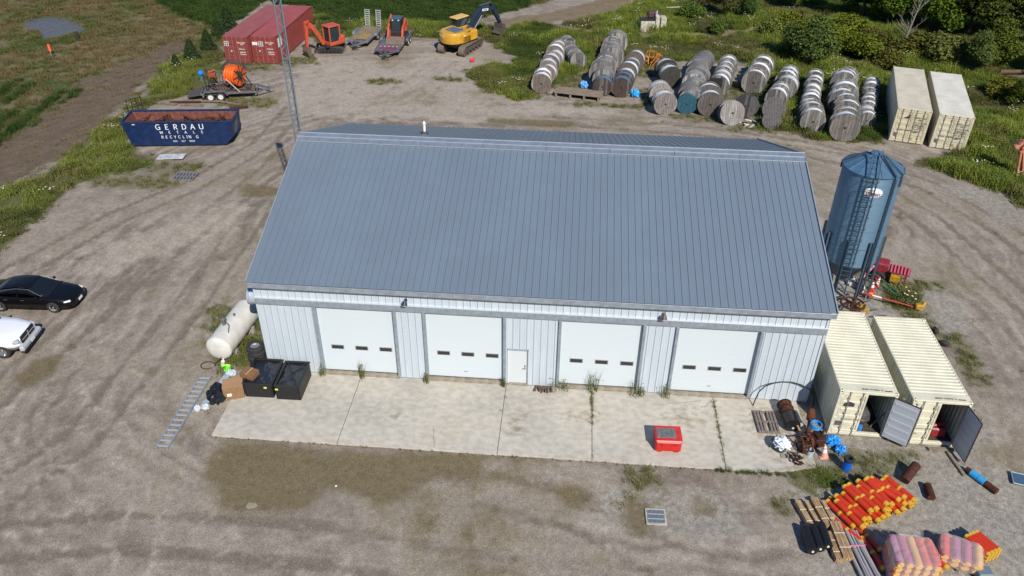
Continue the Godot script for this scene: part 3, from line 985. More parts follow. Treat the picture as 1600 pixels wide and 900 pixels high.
	boxp("threshold", Vector3(12.16, 0.12, 0.01), Vector3(0.98, 0.10, 0.16), stem, t)
	var lk = MB.new()
	lk.cyl(Vector3(12.5, 1.1, 0.0), Vector3(12.5, 1.1, 0.07), 0.03, 0.03, 8)
	lk.box(Vector3(12.45, 1.1, 0.07), Vector3(0.13, 0.025, 0.025))
	lk.box(Vector3(12.5, 1.22, 0.01), Vector3(0.06, 0.1, 0.04), 0.01)
	part("lever_handle", lk, mt(0.3, 0.3, 0.31, 0.35, 0.8), md)
	# two lamps under the eave
	for lx in [7.05, 18.6]:
		var l = MB.new()
		l.box(Vector3(lx, 4.72, 0.05), Vector3(0.13, 0.15, 0.08), 0.02)
		l.cyl(Vector3(lx, 4.72, 0.05), Vector3(lx, 4.70, 0.30), 0.035, 0.035, 8)
		l.cyl(Vector3(lx, 4.63, 0.38), Vector3(lx, 4.82, 0.26), 0.14, 0.08, 14)
		var ln = part("wall_lamp", l, mt(0.03, 0.055, 0.10, 0.4, 0.3) if lx < 10 else mt(0.10, 0.09, 0.085, 0.5, 0.3), t)
		cylp("lamp_lens", Vector3(lx, 4.624, 0.384), Vector3(lx, 4.612, 0.392), 0.12, mt(0.5, 0.52, 0.52, 0.15), ln)
	# roof vent behind the ridge
	var vp = MB.new()
	var vx = 5.85
	vp.cyl(Vector3(vx, 7.0, -12.6), Vector3(vx, 7.85, -12.6), 0.07, 0.07, 12)
	vp.cyl(Vector3(vx, 7.85, -12.6), Vector3(vx, 8.0, -12.6), 0.12, 0.04, 12)
	part("vent_pipe", vp, mt(0.8, 0.8, 0.8, 0.4), t)
	cylp("vent_flashing", Vector3(vx, 7.1, -12.6), Vector3(vx, 7.4, -12.6), 0.3, mt(0.08, 0.08, 0.09, 0.6), t, 0.14)
	# cables, meter boxes and a round duct on the left gable
	var cm = mt(0.16, 0.16, 0.17, 0.5, 0.4)
	boxp("meter_box", Vector3(-0.20, 2.5, -3.3), Vector3(0.28, 0.7, 0.45), mt(0.35, 0.38, 0.42, 0.45, 0.3), t, 0.02)
	boxp("meter_box", Vector3(-0.28, 3.4, -4.3), Vector3(0.42, 0.6, 0.5), mt(0.42, 0.44, 0.46, 0.45, 0.3), t, 0.02)
	cylp("meter", Vector3(-0.34, 2.6, -3.3), Vector3(-0.48, 2.6, -3.3), 0.12, mt(0.4, 0.42, 0.44, 0.2), t)
	tubep("service_cable", [Vector3(-0.55, 0.0, -2.4), Vector3(-0.62, 2.2, -2.5), Vector3(-0.5, 3.1, -2.9), Vector3(-0.8, 3.6, -3.1), Vector3(-0.75, 4.4, -3.8), Vector3(-0.3, 4.3, -4.2)], 0.03, mt(0.03, 0.03, 0.03, 0.6), t)
	tubep("conduit", [Vector3(-0.12, 0.1, -2.7), Vector3(-0.12, 4.6, -2.7), Vector3(-0.12, 5.0, -3.6)], 0.04, cm, t)
	cylp("exhaust_duct", Vector3(-0.1, 3.95, -0.75), Vector3(-0.55, 3.95, -0.75), 0.42, mt(0.50, 0.56, 0.63, 0.35, 0.4), t, 0.42, 18)
	cylp("duct_collar", Vector3(-0.45, 3.95, -0.75), Vector3(-0.6, 3.95, -0.75), 0.45, mt(0.40, 0.46, 0.52, 0.35, 0.4), t, 0.45, 18)

func make_silo():
	var C = Vector3(29.67, 0, -9.79)
	var t = thing("feed_silo", "tall blue corrugated steel feed silo on legs beside the workshop", "silo", C)
	var blue = mt(0.115, 0.21, 0.31, 0.42, 0.35, "streak_up", 0.3)
	var roof = mt(0.12, 0.235, 0.36, 0.38, 0.35, "fine", 0.5)
	var dk = mt(0.045, 0.085, 0.13, 0.5, 0.3)
	var R = 1.47
	var h0 = 2.37
	var h1 = 7.71
	var mb = MB.new()
	var pr = []
	var y = h0
	while y < h1 - 0.01:
		pr.append(Vector2(R - 0.014, y)); pr.append(Vector2(R, y + 0.034))
		y += 0.068
	pr.append(Vector2(R - 0.014, h1))
	mb.lathe(pr, 40)
	part("body", mb, blue, t)
	for k in 5:
		# the sheet rings overlap
		var rb = MB.new()
		rb.lathe([Vector2(R + 0.004, h0 + 0.06 + k * 1.07), Vector2(R + 0.010, h0 + 0.08 + k * 1.07), Vector2(R + 0.004, h0 + 0.10 + k * 1.07)], 40)
		part("ring_seam", rb, blue, t)
	mb = MB.new()
	mb.lathe([Vector2(0.22, 0.75), Vector2(R - 0.02, h0)], 32)
	part("hopper", mb, mt(0.06, 0.10, 0.15, 0.5, 0.4), t)
	mb = MB.new()
	for k in 16:
		# folded roof sectors
		var f = TAU * k / 16
		var g = TAU * (k + 1) / 16
		var a = Vector3(cos(f) * (R + 0.05), h1, sin(f) * (R + 0.05))
		var b = Vector3(cos(g) * (R + 0.05), h1, sin(g) * (R + 0.05))
		var p = Vector3(cos(f) * 0.3, 8.36, sin(f) * 0.3)
		var q = Vector3(cos(g) * 0.3, 8.36, sin(g) * 0.3)
		mb.face([a, b, q, p], Vector3.UP)
		mb.beam(a + Vector3(0, 0.015, 0), p + Vector3(0, 0.015, 0), 0.02, 0.03)
	part("roof_cone", mb, roof, t)
	mb = MB.new()
	mb.lathe([Vector2(0.31, 8.34), Vector2(0.31, 8.46), Vector2(0.02, 8.52)], 20)
	part("roof_lid", mb, roof, t)
	# eave ring and the two pipe rails that climb to the lid
	mb = MB.new()
	mb.lathe([Vector2(R + 0.02, h1 - 0.05), Vector2(R + 0.06, h1 - 0.02), Vector2(R + 0.05, h1 + 0.02)], 40)
	part("eave_ring", mb, dk, t)
	# legs on the lower body
	for k in 8:
		var f = 0.5 + TAU * k / 8
		var e = Vector3(cos(f), 0, sin(f))
		var l = MB.new()
		l.t = Transform3D(Basis(Vector3.UP, -f), Vector3.ZERO)
		l.box(Vector3(R + 0.05, 2.0, 0), Vector3(0.04, 4.0, 0.16))
		l.box(Vector3(R + 0.10, 2.0, 0.08), Vector3(0.10, 4.0, 0.02))
		l.box(Vector3(R + 0.10, 2.0, -0.08), Vector3(0.10, 4.0, 0.02))
		l.box(Vector3(R + 0.06, 0.02, 0), Vector3(0.3, 0.04, 0.3))
		part("leg", l, mt(0.10, 0.15, 0.20, 0.45, 0.5), t)
		var f2 = f + TAU / 8
		var br = MB.new()
		br.beam(e * (R + 0.06) + Vector3(0, 0.25, 0), Vector3(cos(f2), 0, sin(f2)) * (R + 0.06) + Vector3(0, 1.5, 0), 0.05, 0.05)
		part("brace", br, mt(0.10, 0.15, 0.20, 0.45, 0.5), t)
	# ladder with safety hoops up the side that faces the yard
	var la = 1.87
	var e = Vector3(cos(la), 0, sin(la))
	var sd = Vector3(-sin(la), 0, cos(la))
	var ld = MB.new()
	for s in [-1, 1]: ld.beam(e * (R + 0.16) + sd * 0.23 * s + Vector3(0, 0.9, 0), e * (R + 0.16) + sd * 0.23 * s + Vector3(0, h1 + 0.15, 0), 0.05, 0.05)
	for s in [-1, 1]: ld.beam(e * (R + 0.16) + sd * 0.23 * s + Vector3(0, h1 + 0.13, 0), e * 0.28 + sd * 0.23 * s + Vector3(0, 8.72, 0), 0.05, 0.05)
	var lad = part("ladder", ld, dk, t)
	for k in 24:
		cylp("rung", e * (R + 0.16) + sd * 0.23 + Vector3(0, 1.1 + k * 0.285, 0), e * (R + 0.16) - sd * 0.23 + Vector3(0, 1.1 + k * 0.285, 0), 0.018, dk, lad, -1, 6)
	for k in 4:
		var q = (k + 0.6) / 4.5
		var o = (e * (R + 0.16) + Vector3(0, h1 + 0.13, 0)).lerp(e * 0.28 + Vector3(0, 8.72, 0), q)
		cylp("rung", o + sd * 0.23, o - sd * 0.23, 0.018, dk, lad, -1, 6)
	for k in 8:
		var hp = []
		for i in 9:
			var f = PI * i / 8.0
			hp.append(e * (R + 0.16 + sin(f) * 0.48) + sd * cos(f) * 0.32 + Vector3(0, 2.9 + k * 0.68, 0))
		tubep("hoop", hp, 0.016, dk, lad, 5)
	var bars = MB.new()
	for i in [2, 4, 6]:
		var f = PI * i / 8.0
		var o = e * (R + 0.16 + sin(f) * 0.48) + sd * cos(f) * 0.32
		bars.beam(o + Vector3(0, 2.9, 0), o + Vector3(0, 2.9 + 7 * 0.68, 0), 0.025, 0.025)
	part("cage_bar", bars, dk, lad)
	# fill pipe: down the right flank and over the roof; a second one on the left of the roof
	var f3 = 1.1
	var e3 = Vector3(cos(f3), 0, sin(f3))
	tubep("fill_pipe", [e3 * (R + 0.12) + Vector3(0, 0.9, 0), e3 * (R + 0.12) + Vector3(0, h1 - 0.1, 0), e3 * (R + 0.05) + Vector3(0, h1 + 0.12, 0), e3 * 0.4 + Vector3(0, 8.5, 0)], 0.06, dk, t, 8)
	var f4 = 0.75
	var e4 = Vector3(cos(f4), 0, sin(f4))
	tubep("vent_tube", [e4 * (R + 0.08) + Vector3(0, h1 - 0.6, 0), e4 * (R + 0.06) + Vector3(0, h1 + 0.1, 0), e4 * 0.45 + Vector3(0, 8.46, 0)], 0.05, dk, t, 8)
	var f5 = 3.4
	var e5 = Vector3(cos(f5), 0, sin(f5))
	tubep("vent_tube", [e5 * (R + 0.06) + Vector3(0, h1 - 0.3, 0), e5 * (R + 0.06) + Vector3(0, h1 + 0.1, 0), e5 * 0.45 + Vector3(0, 8.46, 0)], 0.05, dk, t, 8)
	# the oval badge, bent round the body, with its dark red script
	var bd = MB.new()
	var by = 6.9
	var ba = 1.72
	var N = 28
	for i in N:
		var f = TAU * i / N
		var g = TAU * (i + 1) / N
		var rr = R + 0.012
		var cf = Vector3(cos(ba), 0, sin(ba)) * rr + Vector3(0, by, 0)
		var pf = Vector3(cos(ba - cos(f) * 0.31), 0, sin(ba - cos(f) * 0.31)) * rr + Vector3(0, by + sin(f) * 0.27, 0)
		var pg = Vector3(cos(ba - cos(g) * 0.31), 0, sin(ba - cos(g) * 0.31)) * rr + Vector3(0, by + sin(g) * 0.27, 0)
		# a slight bulge so that the flat fan clears the sheet
		cf *= Vector3(1.035, 1, 1.035)
		bd.face([cf, pf, pg], e)
	var badge = part("badge", bd, mt(0.78, 0.78, 0.8, 0.4), t)
	var ed = Vector3(cos(ba), 0, sin(ba))
	text("Wesgr", "badge_lettering", 0.17, mt(0.16, 0.02, 0.05, 0.5), badge, Transform3D(Basis(Vector3(sin(ba), 0, -cos(ba)), Vector3.UP, ed), ed * (R * 1.035 + 0.03) + Vector3(0, by - 0.02, 0)), "Droid Serif", 700)

func make_tower():
	var at = Vector3(-0.42, 0, -9.75)
	var t = thing("radio_tower", "slim three-sided grey steel lattice tower against the gable wall", "tower", at)
	var m = mt(0.26, 0.30, 0.34, 0.45, 0.6)
	var H = 15.4
	var ps = []
	for k in 3:
		var f = TAU * k / 3 + 0.5
		ps.append(Vector3(cos(f) * 0.2, 0, sin(f) * 0.2))
		cylp("leg", ps[k], ps[k] + Vector3(0, H, 0), 0.038, m, t, -1, 7)
	for s in 5:
		var br = MB.new()
		for i in 8:
			var y = s * 3.05 + 0.1 + i * 0.38
			for k in 3:
				var a = ps[k]
				var b = ps[(k + 1) % 3]
				if (i + k) % 2 == 0: br.beam(a + Vector3(0, y, 0), b + Vector3(0, y + 0.38, 0), 0.024, 0.024)
				else: br.beam(b + Vector3(0, y, 0), a + Vector3(0, y + 0.38, 0), 0.024, 0.024)
				if i == 0: br.beam(a + Vector3(0, y, 0), b + Vector3(0, y, 0), 0.03, 0.03)
		part("lattice", br, m, t)
	boxp("top_plate", Vector3(0, H, 0), Vector3(0.5, 0.05, 0.5), m, t)
	boxp("wall_bracket", Vector3(0.25, 7.9, 0.1), Vector3(0.4, 0.06, 0.5), m, t)
	# a flat aerial on the head of the mast
	var an = MB.new()
	an.box(Vector3(0, H + 0.35, 0.0), Vector3(0.5, 0.55, 0.12), 0.02)
	an.cyl(Vector3(0, H, 0), Vector3(0, H + 0.5, 0), 0.03)
	part("antenna", an, mt(0.5, 0.5, 0.52, 0.4), t)

# ---------- shipping containers ----------
func container(called: String, label: String, group: String, front: Vector3, turn: float, L: float, H: float, col: Array, open_deg := [0.0, 0.0], smooth_roof := false, rough := 0.55):
	# origin at the foot of the door end, doors facing +z, body running to -z
	var t = thing(called, label, "container", front, turn, group)
	var W = 2.44
	var body = mt(col[0], col[1], col[2], rough, 0.0, "soiled", 0.25)
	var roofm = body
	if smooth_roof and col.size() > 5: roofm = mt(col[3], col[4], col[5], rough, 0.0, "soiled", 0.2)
	var steel = mt(0.30, 0.29, 0.26, 0.5, 0.4)
	var fr = MB.new()
	for sx in [-1, 1]:
		for z in [-0.08, -L + 0.08]:
			fr.box(Vector3(sx * (W / 2 - 0.07), H / 2, z), Vector3(0.14, H - 0.24, 0.16), 0.012)
		fr.box(Vector3(sx * (W / 2 - 0.04), H - 0.06, -L / 2), Vector3(0.08, 0.10, L - 0.3), 0.01)
		fr.box(Vector3(sx * (W / 2 - 0.04), 0.14, -L / 2), Vector3(0.08, 0.16, L - 0.3), 0.01)
	for z in [-0.07, -L + 0.07]:
		fr.box(Vector3(0, H - 0.075, z), Vector3(W - 0.3, 0.13, 0.14), 0.012)
		fr.box(Vector3(0, 0.12, z), Vector3(W - 0.3, 0.16, 0.14), 0.012)
	part("frame", fr, body, t)
	for sx in [-1, 1]:
		var s = MB.new()
		s.rib_sheet(Vector3(sx * (W / 2 - 0.05), 0.2, -0.16), Vector3(0, 0, -L + 0.32), Vector3(0, H - 0.3, 0), Vector3(sx, 0, 0), 0.275, 0.036, 0.3)
		part("side_panel", s, body, t)
	var en = MB.new()
	en.rib_sheet(Vector3(-W / 2 + 0.13, 0.2, -L + 0.04), Vector3(W - 0.26, 0, 0), Vector3(0, H - 0.3, 0), Vector3(0, 0, -1), 0.275, 0.036, 0.3)
	part("end_panel", en, body, t)
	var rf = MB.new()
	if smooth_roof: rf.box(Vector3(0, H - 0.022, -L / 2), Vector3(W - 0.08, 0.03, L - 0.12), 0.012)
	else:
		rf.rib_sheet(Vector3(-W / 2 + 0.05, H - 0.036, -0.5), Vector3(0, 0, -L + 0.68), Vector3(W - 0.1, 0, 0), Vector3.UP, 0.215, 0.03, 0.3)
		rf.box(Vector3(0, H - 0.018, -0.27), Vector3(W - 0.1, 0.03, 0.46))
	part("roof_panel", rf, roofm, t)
	var flo = MB.new()
	flo.box(Vector3(0, 0.17, -L / 2), Vector3(W - 0.16, 0.04, L - 0.3))
	part("floor", flo, mt(0.12, 0.09, 0.06, 0.8, 0.0, "grain", 0.6), t)
	var castm = mt(col[0] * 0.9, col[1] * 0.9, col[2] * 0.9, 0.6)
	for sx in [-1, 1]:
		for y in [0.06, H - 0.055]:
			for z in [-0.085, -L + 0.085]:
				var k = MB.new()
				k.box(Vector3(sx * (W / 2 - 0.075), y, z), Vector3(0.165, 0.12, 0.178), 0.014)
				var cs = part("corner_casting", k, castm, t)
				var hole = MB.new()
				hole.cyl(Vector3(sx * (W / 2 - 0.075), y, z), Vector3(sx * (W / 2 - 0.075), y, z + (0.092 if z > -1 else -0.092)), 0.035, 0.035, 8)
				if y > 1: hole.cyl(Vector3(sx * (W / 2 - 0.075), y, z), Vector3(sx * (W / 2 - 0.075), y + 0.063, z), 0.035, 0.035, 8)
				part("hole", hole, mt(0.015, 0.015, 0.015, 0.9), cs)
	# doors
	var dw = (W - 0.28) / 2
	var dh = H - 0.36
	for sx in [-1, 1]:
		var a = deg_to_rad(open_deg[0 if sx < 0 else 1])
		var d = Node3D.new()
		d.name = "door"
		t.add_child(d, true)
		d.position = Vector3(sx * (W / 2 - 0.14), 0.21, -0.03 if a == 0.0 else 0.03)
		d.rotation.y = a * sx
		var lf = MB.new()
		# a pressed leaf: rim and three recessed fields between raised bars
		var x0 = -sx * dw / 2
		lf.box(Vector3(x0, dh / 2, -0.02), Vector3(dw - 0.012, dh, 0.025))
		for yy in [0.06, dh - 0.06]: lf.box(Vector3(x0, yy, 0.0), Vector3(dw - 0.012, 0.12, 0.05), 0.01)
		for q in [-1, 1]: lf.box(Vector3(x0 + q * (dw / 2 - 0.05), dh / 2, 0.0), Vector3(0.09, dh - 0.24, 0.05), 0.01)
		for q in [0.22, 0.40, 0.57, 0.76]: lf.box(Vector3(x0, dh * q, -0.002), Vector3(dw - 0.2, dh * 0.085, 0.045), 0.014)
		part("leaf", lf, body, d)
		var back = MB.new()
		back.box(Vector3(x0, dh / 2, -0.04), Vector3(dw - 0.02, dh - 0.02, 0.012))
		for q in [0.10, 0.31, 0.48, 0.67, 0.88]: back.box(Vector3(x0, dh * q, -0.05), Vector3(dw - 0.16, dh * 0.07, 0.02), 0.008)
		part("inner_skin", back, mt(0.42, 0.47, 0.53, 0.5, 0.1) if col[2] > 0.2 else body, d)
		var gk = MB.new()
		for yy in [0.0, dh]: gk.box(Vector3(x0, yy, -0.025), Vector3(dw, 0.03, 0.05))
		for q in [-1, 1]: gk.box(Vector3(x0 + q * (dw / 2), dh / 2, -0.025), Vector3(0.028, dh, 0.05))
		part("gasket", gk, mt(0.02, 0.02, 0.02, 0.7), d)
		for q in [0.30, 0.80]:
			var rx = -sx * dw * q
			var rod = MB.new()
			rod.cyl(Vector3(rx, -0.14, 0.055), Vector3(rx, dh + 0.12, 0.055), 0.019, 0.019, 8)
			for yy in [-0.1, 0.25, dh * 0.5, dh - 0.25, dh + 0.08]: rod.box(Vector3(rx, yy, 0.045), Vector3(0.10, 0.07, 0.05), 0.008)
			part("lock_rod", rod, steel if col[2] > 0.2 else mt(0.36, 0.16, 0.15, 0.5, 0.2), d)
			var hd = MB.new()
			hd.box(Vector3(rx - sx * 0.17, dh * 0.36, 0.07), Vector3(0.42, 0.035, 0.02))
			part("handle", hd, steel, d)
		for yy in [0.2, dh * 0.36, dh * 0.64, dh - 0.2]:
			boxp("hinge", Vector3(-sx * -0.02, yy, 0.01), Vector3(0.10, 0.12, 0.06), castm, d, 0.01)
	return t

func lines_on(t: Node3D, rows: Array, m: Material, z: float):
	# small printed weight and number lines: [text, x, y, letter height]
	for r in rows: text(r[0], "marking", r[3], m, t, Transform3D(Basis(), Vector3(r[1], r[2], z)))

func make_containers():
	var cream = [0.66, 0.645, 0.51, 0.70, 0.68, 0.56]
	var black = mt(0.05, 0.05, 0.055, 0.6)
	var A = container("shipping_container", "cream container beside the workshop wall with its right door swung open", "", Vector3(27.48, 0, 2.05), -0.03, 6.06, 2.59, cream, [0.0, 148.0])
	var B = container("shipping_container", "cream container with open right door showing dark inner skin, next to the gravel lane", "", Vector3(30.45, 0, 2.35), -0.004, 6.06, 2.59, cream, [0.0, 98.0])
	# roof edge numbers, the house-shaped sticker and the plate on the left door
	for q in [[A, "MSKU 574381  0"], [B, "MSKU 510276  6"]]:
		text(q[1], "marking", 0.085, black, q[0], Transform3D(Basis(Vector3(1, 0, 0), Vector3(0, 0, -1), Vector3(0, 1, 0)), Vector3(0.15, 2.595, -0.2)))
		boxp("sticker", Vector3(0.82, 2.597, -0.17), Vector3(0.32, 0.004, 0.06), black, q[0], 0.0)
	var hs = MB.new()
	hs.prism([Vector2(-0.9, 1.72), Vector2(-0.9, 1.90), Vector2(-0.68, 2.0), Vector2(-0.46, 1.90), Vector2(-0.46, 1.72)], 0.004, 0.012)
	part("sticker", hs, mt(0.05, 0.045, 0.06, 0.5), A)
	boxp("data_plate", Vector3(-0.92, 0.72, 0.01), Vector3(0.24, 0.26, 0.01), mt(0.13, 0.13, 0.12, 0.5, 0.3), A, 0.0)
	# what lies inside the open ones
	var bag = MB.new()
	bag.t = Transform3D(Basis().scaled(Vector3(1.0, 0.75, 1.3)), Vector3(27.75, 0.55, 0.9))
	var ic = SphereMesh.new()
	var lump = MB.new()
	lump.lathe([Vector2(0.0, 0.0), Vector2(0.5, 0.02), Vector2(0.62, 0.25), Vector2(0.55, 0.55), Vector2(0.3, 0.75), Vector2(0.0, 0.8)], 14)
	solo("covered_bundle", lump, mt(0.07, 0.07, 0.075, 0.7, 0.0, "dirty", 1.0), "dark covered bundle inside the container beside the workshop", "bundle", Vector3(27.75, 0.19, 1.0))
	var bb = MB.new()
	bb.lathe([Vector2(0.0, 0.0), Vector2(0.13, 0.0), Vector2(0.15, 0.1), Vector2(0.15, 0.25), Vector2(0.0, 0.32)], 12)
	solo("pail", bb, mt(0.02, 0.16, 0.5, 0.4), "small blue pail just inside the container beside the workshop", "pail", Vector3(27.62, 0.19, 1.82))
	var pl = MB.new()
	pl.beam(Vector3(0, 0.02, 0), Vector3(0.55, 0.9, -0.1), 0.04, 0.04)
	solo("wooden_batten", pl, mt(0.30, 0.25, 0.18, 0.8, 0.0, "grain_up", 1.0), "thin wooden batten leaning inside the container beside the workshop", "batten", Vector3(28.2, 0.19, 1.6))
	var rd = MB.new()
	rd.box(Vector3(0, 0.28, 0), Vector3(0.7, 0.5, 0.9), 0.06)
	rd.cyl(Vector3(-0.25, 0.5, 0.2), Vector3(0.3, 0.6, 0.1), 0.14, 0.1, 10)
	rd.box(Vector3(0.1, 0.62, -0.2), Vector3(0.3, 0.25, 0.3), 0.05)
	solo("red_compressor", rd, mt(0.22, 0.015, 0.02, 0.45), "dark red machine inside the open container by the gravel lane", "compressor", Vector3(30.95, 0.19, 1.6))
	var timb = MB.new()
	timb.box(Vector3(0, 0.07, 0), Vector3(1.1, 0.12, 0.16), 0.008)
	solo("timber_block", timb, mt(0.36, 0.31, 0.24, 0.85, 0.0, "grain", 1.0), "grey timber lying across the doorway of the open container", "timber", Vector3(31.0, 0.0, 2.62), 0.05)
	var tim2 = MB.new()
	tim2.box(Vector3(0, 0.05, 0), Vector3(0.14, 0.1, 1.4), 0.008)
	solo("timber_block", tim2, mt(0.36, 0.32, 0.26, 0.85, 0.0, "grain", 1.0), "pale timber baulk on the gravel under the open container door", "timber", Vector3(31.35, 0.0, 3.4), 0.15)
	# the pair at the back of the yard
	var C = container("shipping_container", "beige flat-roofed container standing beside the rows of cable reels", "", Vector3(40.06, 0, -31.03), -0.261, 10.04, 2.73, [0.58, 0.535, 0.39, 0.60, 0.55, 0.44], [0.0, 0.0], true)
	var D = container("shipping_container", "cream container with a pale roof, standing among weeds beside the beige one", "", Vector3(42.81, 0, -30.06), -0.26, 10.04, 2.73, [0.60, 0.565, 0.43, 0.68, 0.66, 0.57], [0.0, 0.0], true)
	var mk = mt(0.10, 0.09, 0.085, 0.7)
	for q in [C, D]:
		lines_on(q, [["CMAU 5520", 0.55, 2.12, 0.12], ["22G1", 0.62, 1.95, 0.10], ["MAX.GR 30480", 0.6, 1.72, 0.10], ["TARE 2230", 0.6, 1.55, 0.10], ["NET 28250", 0.6, 1.38, 0.10], ["CU.CAP 33.2", 0.6, 1.22, 0.10], ["CMA", 0.4, 0.95, 0.14]], mk, 0.032)
		boxp("data_plate", Vector3(-0.9, 0.62, 0.012), Vector3(0.22, 0.26, 0.01), mk, q, 0.0)
		boxp("rust_patch", Vector3(0.32, 0.42, 0.032), Vector3(0.16, 0.2, 0.004), mt(0.42, 0.27, 0.08, 0.8), q, 0.0)
	var logo = MB.new()
	logo.prism([Vector2(-0.60, 2.0), Vector2(-0.5, 2.08), Vector2(-0.4, 2.12), Vector2(-0.3, 2.22), Vector2(-0.16, 2.26), Vector2(-0.16, 2.0)], 0.03, 0.036)
	part("logo", logo, mt(0.03, 0.03, 0.03, 0.6), C)
	# the red pair
	var red = [0.24, 0.046, 0.042, 0.35, 0.075, 0.068]
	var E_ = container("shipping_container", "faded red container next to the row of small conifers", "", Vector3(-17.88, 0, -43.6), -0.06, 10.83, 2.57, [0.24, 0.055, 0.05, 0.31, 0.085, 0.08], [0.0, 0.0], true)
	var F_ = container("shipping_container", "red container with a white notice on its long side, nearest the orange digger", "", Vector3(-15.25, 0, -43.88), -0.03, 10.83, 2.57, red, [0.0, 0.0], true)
	var wp = mt(0.72, 0.70, 0.68, 0.6)
	for q in [E_, F_]:
		lines_on(q, [["TRLU 2931", 0.62, 2.02, 0.12], ["45G1", 0.7, 1.86, 0.10], ["30480 KG", 0.6, 1.42, 0.10], ["3880 KG", 0.66, 1.12, 0.11], ["CU.M 76", 0.66, 0.92, 0.11]], wp, 0.034)
		var sq = MB.new()
		for z in 2:
			for i in 2: sq.box(Vector3((-0.95 if q == E_ else -0.35) + i * 0.2, 1.78 + z * 0.2, 0.036), Vector3(0.15, 0.15, 0.006))
		part("number_plate", sq, mt(0.02, 0.03, 0.04, 0.6), q)
		boxp("number_back", Vector3(-0.85 if q == E_ else -0.25, 1.88, 0.03), Vector3(0.44, 0.44, 0.006), wp, q, 0.0)
		boxp("seal", Vector3(-0.42, 1.22, 0.075), Vector3(0.10, 0.12, 0.03), wp, q, 0.01)
	boxp("notice", Vector3(-0.82, 1.90, 0.034), Vector3(0.5, 0.3, 0.006), wp, F_, 0.0)
	boxp("notice", Vector3(1.245, 1.85, -1.0), Vector3(0.012, 0.85, 1.0), wp, F_, 0.0)

# ---------- cable reels ----------
func reel_parts(R: float, W: float, wrap: Material, wood: Material, wood2: Material, wr: float, hub := true) -> Node3D:
	# a wooden drum lying on its rims, its axis along z, front flange at z = 0
	var t = Node3D.new()
	var rg = RandomNumberGenerator.new()
	rg.seed = int(R * 1000 + W * 77 + wr * 13)
	for f in 2:
		var z = -0.06 if f == 0 else -W + 0.06
		var fl = Node3D.new()
		fl.name = "flange"
		t.add_child(fl, true)
		var np = 9
		for i in np:
			# planks cut to the round
			var x0 = -R + 2 * R * i / np + 0.006
			var x1 = -R + 2 * R * (i + 1) / np - 0.006
			var poly = []
			for q in 5:
				var x = lerpf(x0, x1, q / 4.0)
				poly.append(Vector2(x, R + sqrt(maxf(R * R - x * x, 0.0)) ))
			for q in 5:
				var x = lerpf(x1, x0, q / 4.0)
				poly.append(Vector2(x, R - sqrt(maxf(R * R - x * x, 0.0)) + 0.001))
			if i == 0: poly.remove_at(0)
			if i == np - 1: poly.remove_at(4)
			var p = MB.new()
			var dz = rg.randf_range(-0.006, 0.006)
			p.prism(poly, z - 0.06 + dz, z + 0.06 + dz)
			part("plank", p, wood if rg.randf() < 0.65 else wood2, fl)
		if f == 0 and hub:
			var hb = MB.new()
			hb.cyl(Vector3(0, R, 0.0), Vector3(0, R, 0.012), R * 0.09, R * 0.09, 12)
			part("hub_hole", hb, mt(0.02, 0.018, 0.015, 0.9), fl)
			var bo = MB.new()
			for k in 6:
				var a = TAU * k / 6 + 0.3
				bo.cyl(Vector3(cos(a) * R * 0.42, R + sin(a) * R * 0.42, 0.0), Vector3(cos(a) * R * 0.42, R + sin(a) * R * 0.42, 0.025), 0.03, 0.03, 6)
			part("bolt", bo, mt(0.12, 0.11, 0.10, 0.5, 0.5), fl)
		# steel band round the rim
		var bd = MB.new()
		bd.t = Transform3D(Basis(Vector3.RIGHT, PI / 2), Vector3(0, R, z))
		bd.lathe([Vector2(R + 0.002, -0.066), Vector2(R + 0.008, -0.05), Vector2(R + 0.008, 0.05), Vector2(R + 0.002, 0.066)], 32)
		part("rim_band", bd, wood2, fl)
	var dr = MB.new()
	dr.t = Transform3D(Basis(Vector3.RIGHT, -PI / 2), Vector3(0, R, 0))
	# windings or lagging: lightly stepped
	var pr = []
	var y = 0.09
	var alt = 0
	while y < W - 0.09:
		pr.append(Vector2(R * wr - (0.012 if alt % 2 == 0 else 0.0), y))
		alt += 1
		y += 0.07
	pr.append(Vector2(R * wr, W - 0.09))
	dr.lathe(pr, 32)
	part("wrapped_cable", dr, wrap, t)
	return t

const ORD := ["front", "second", "third", "fourth", "fifth", "sixth", "seventh", "eighth", "ninth"]

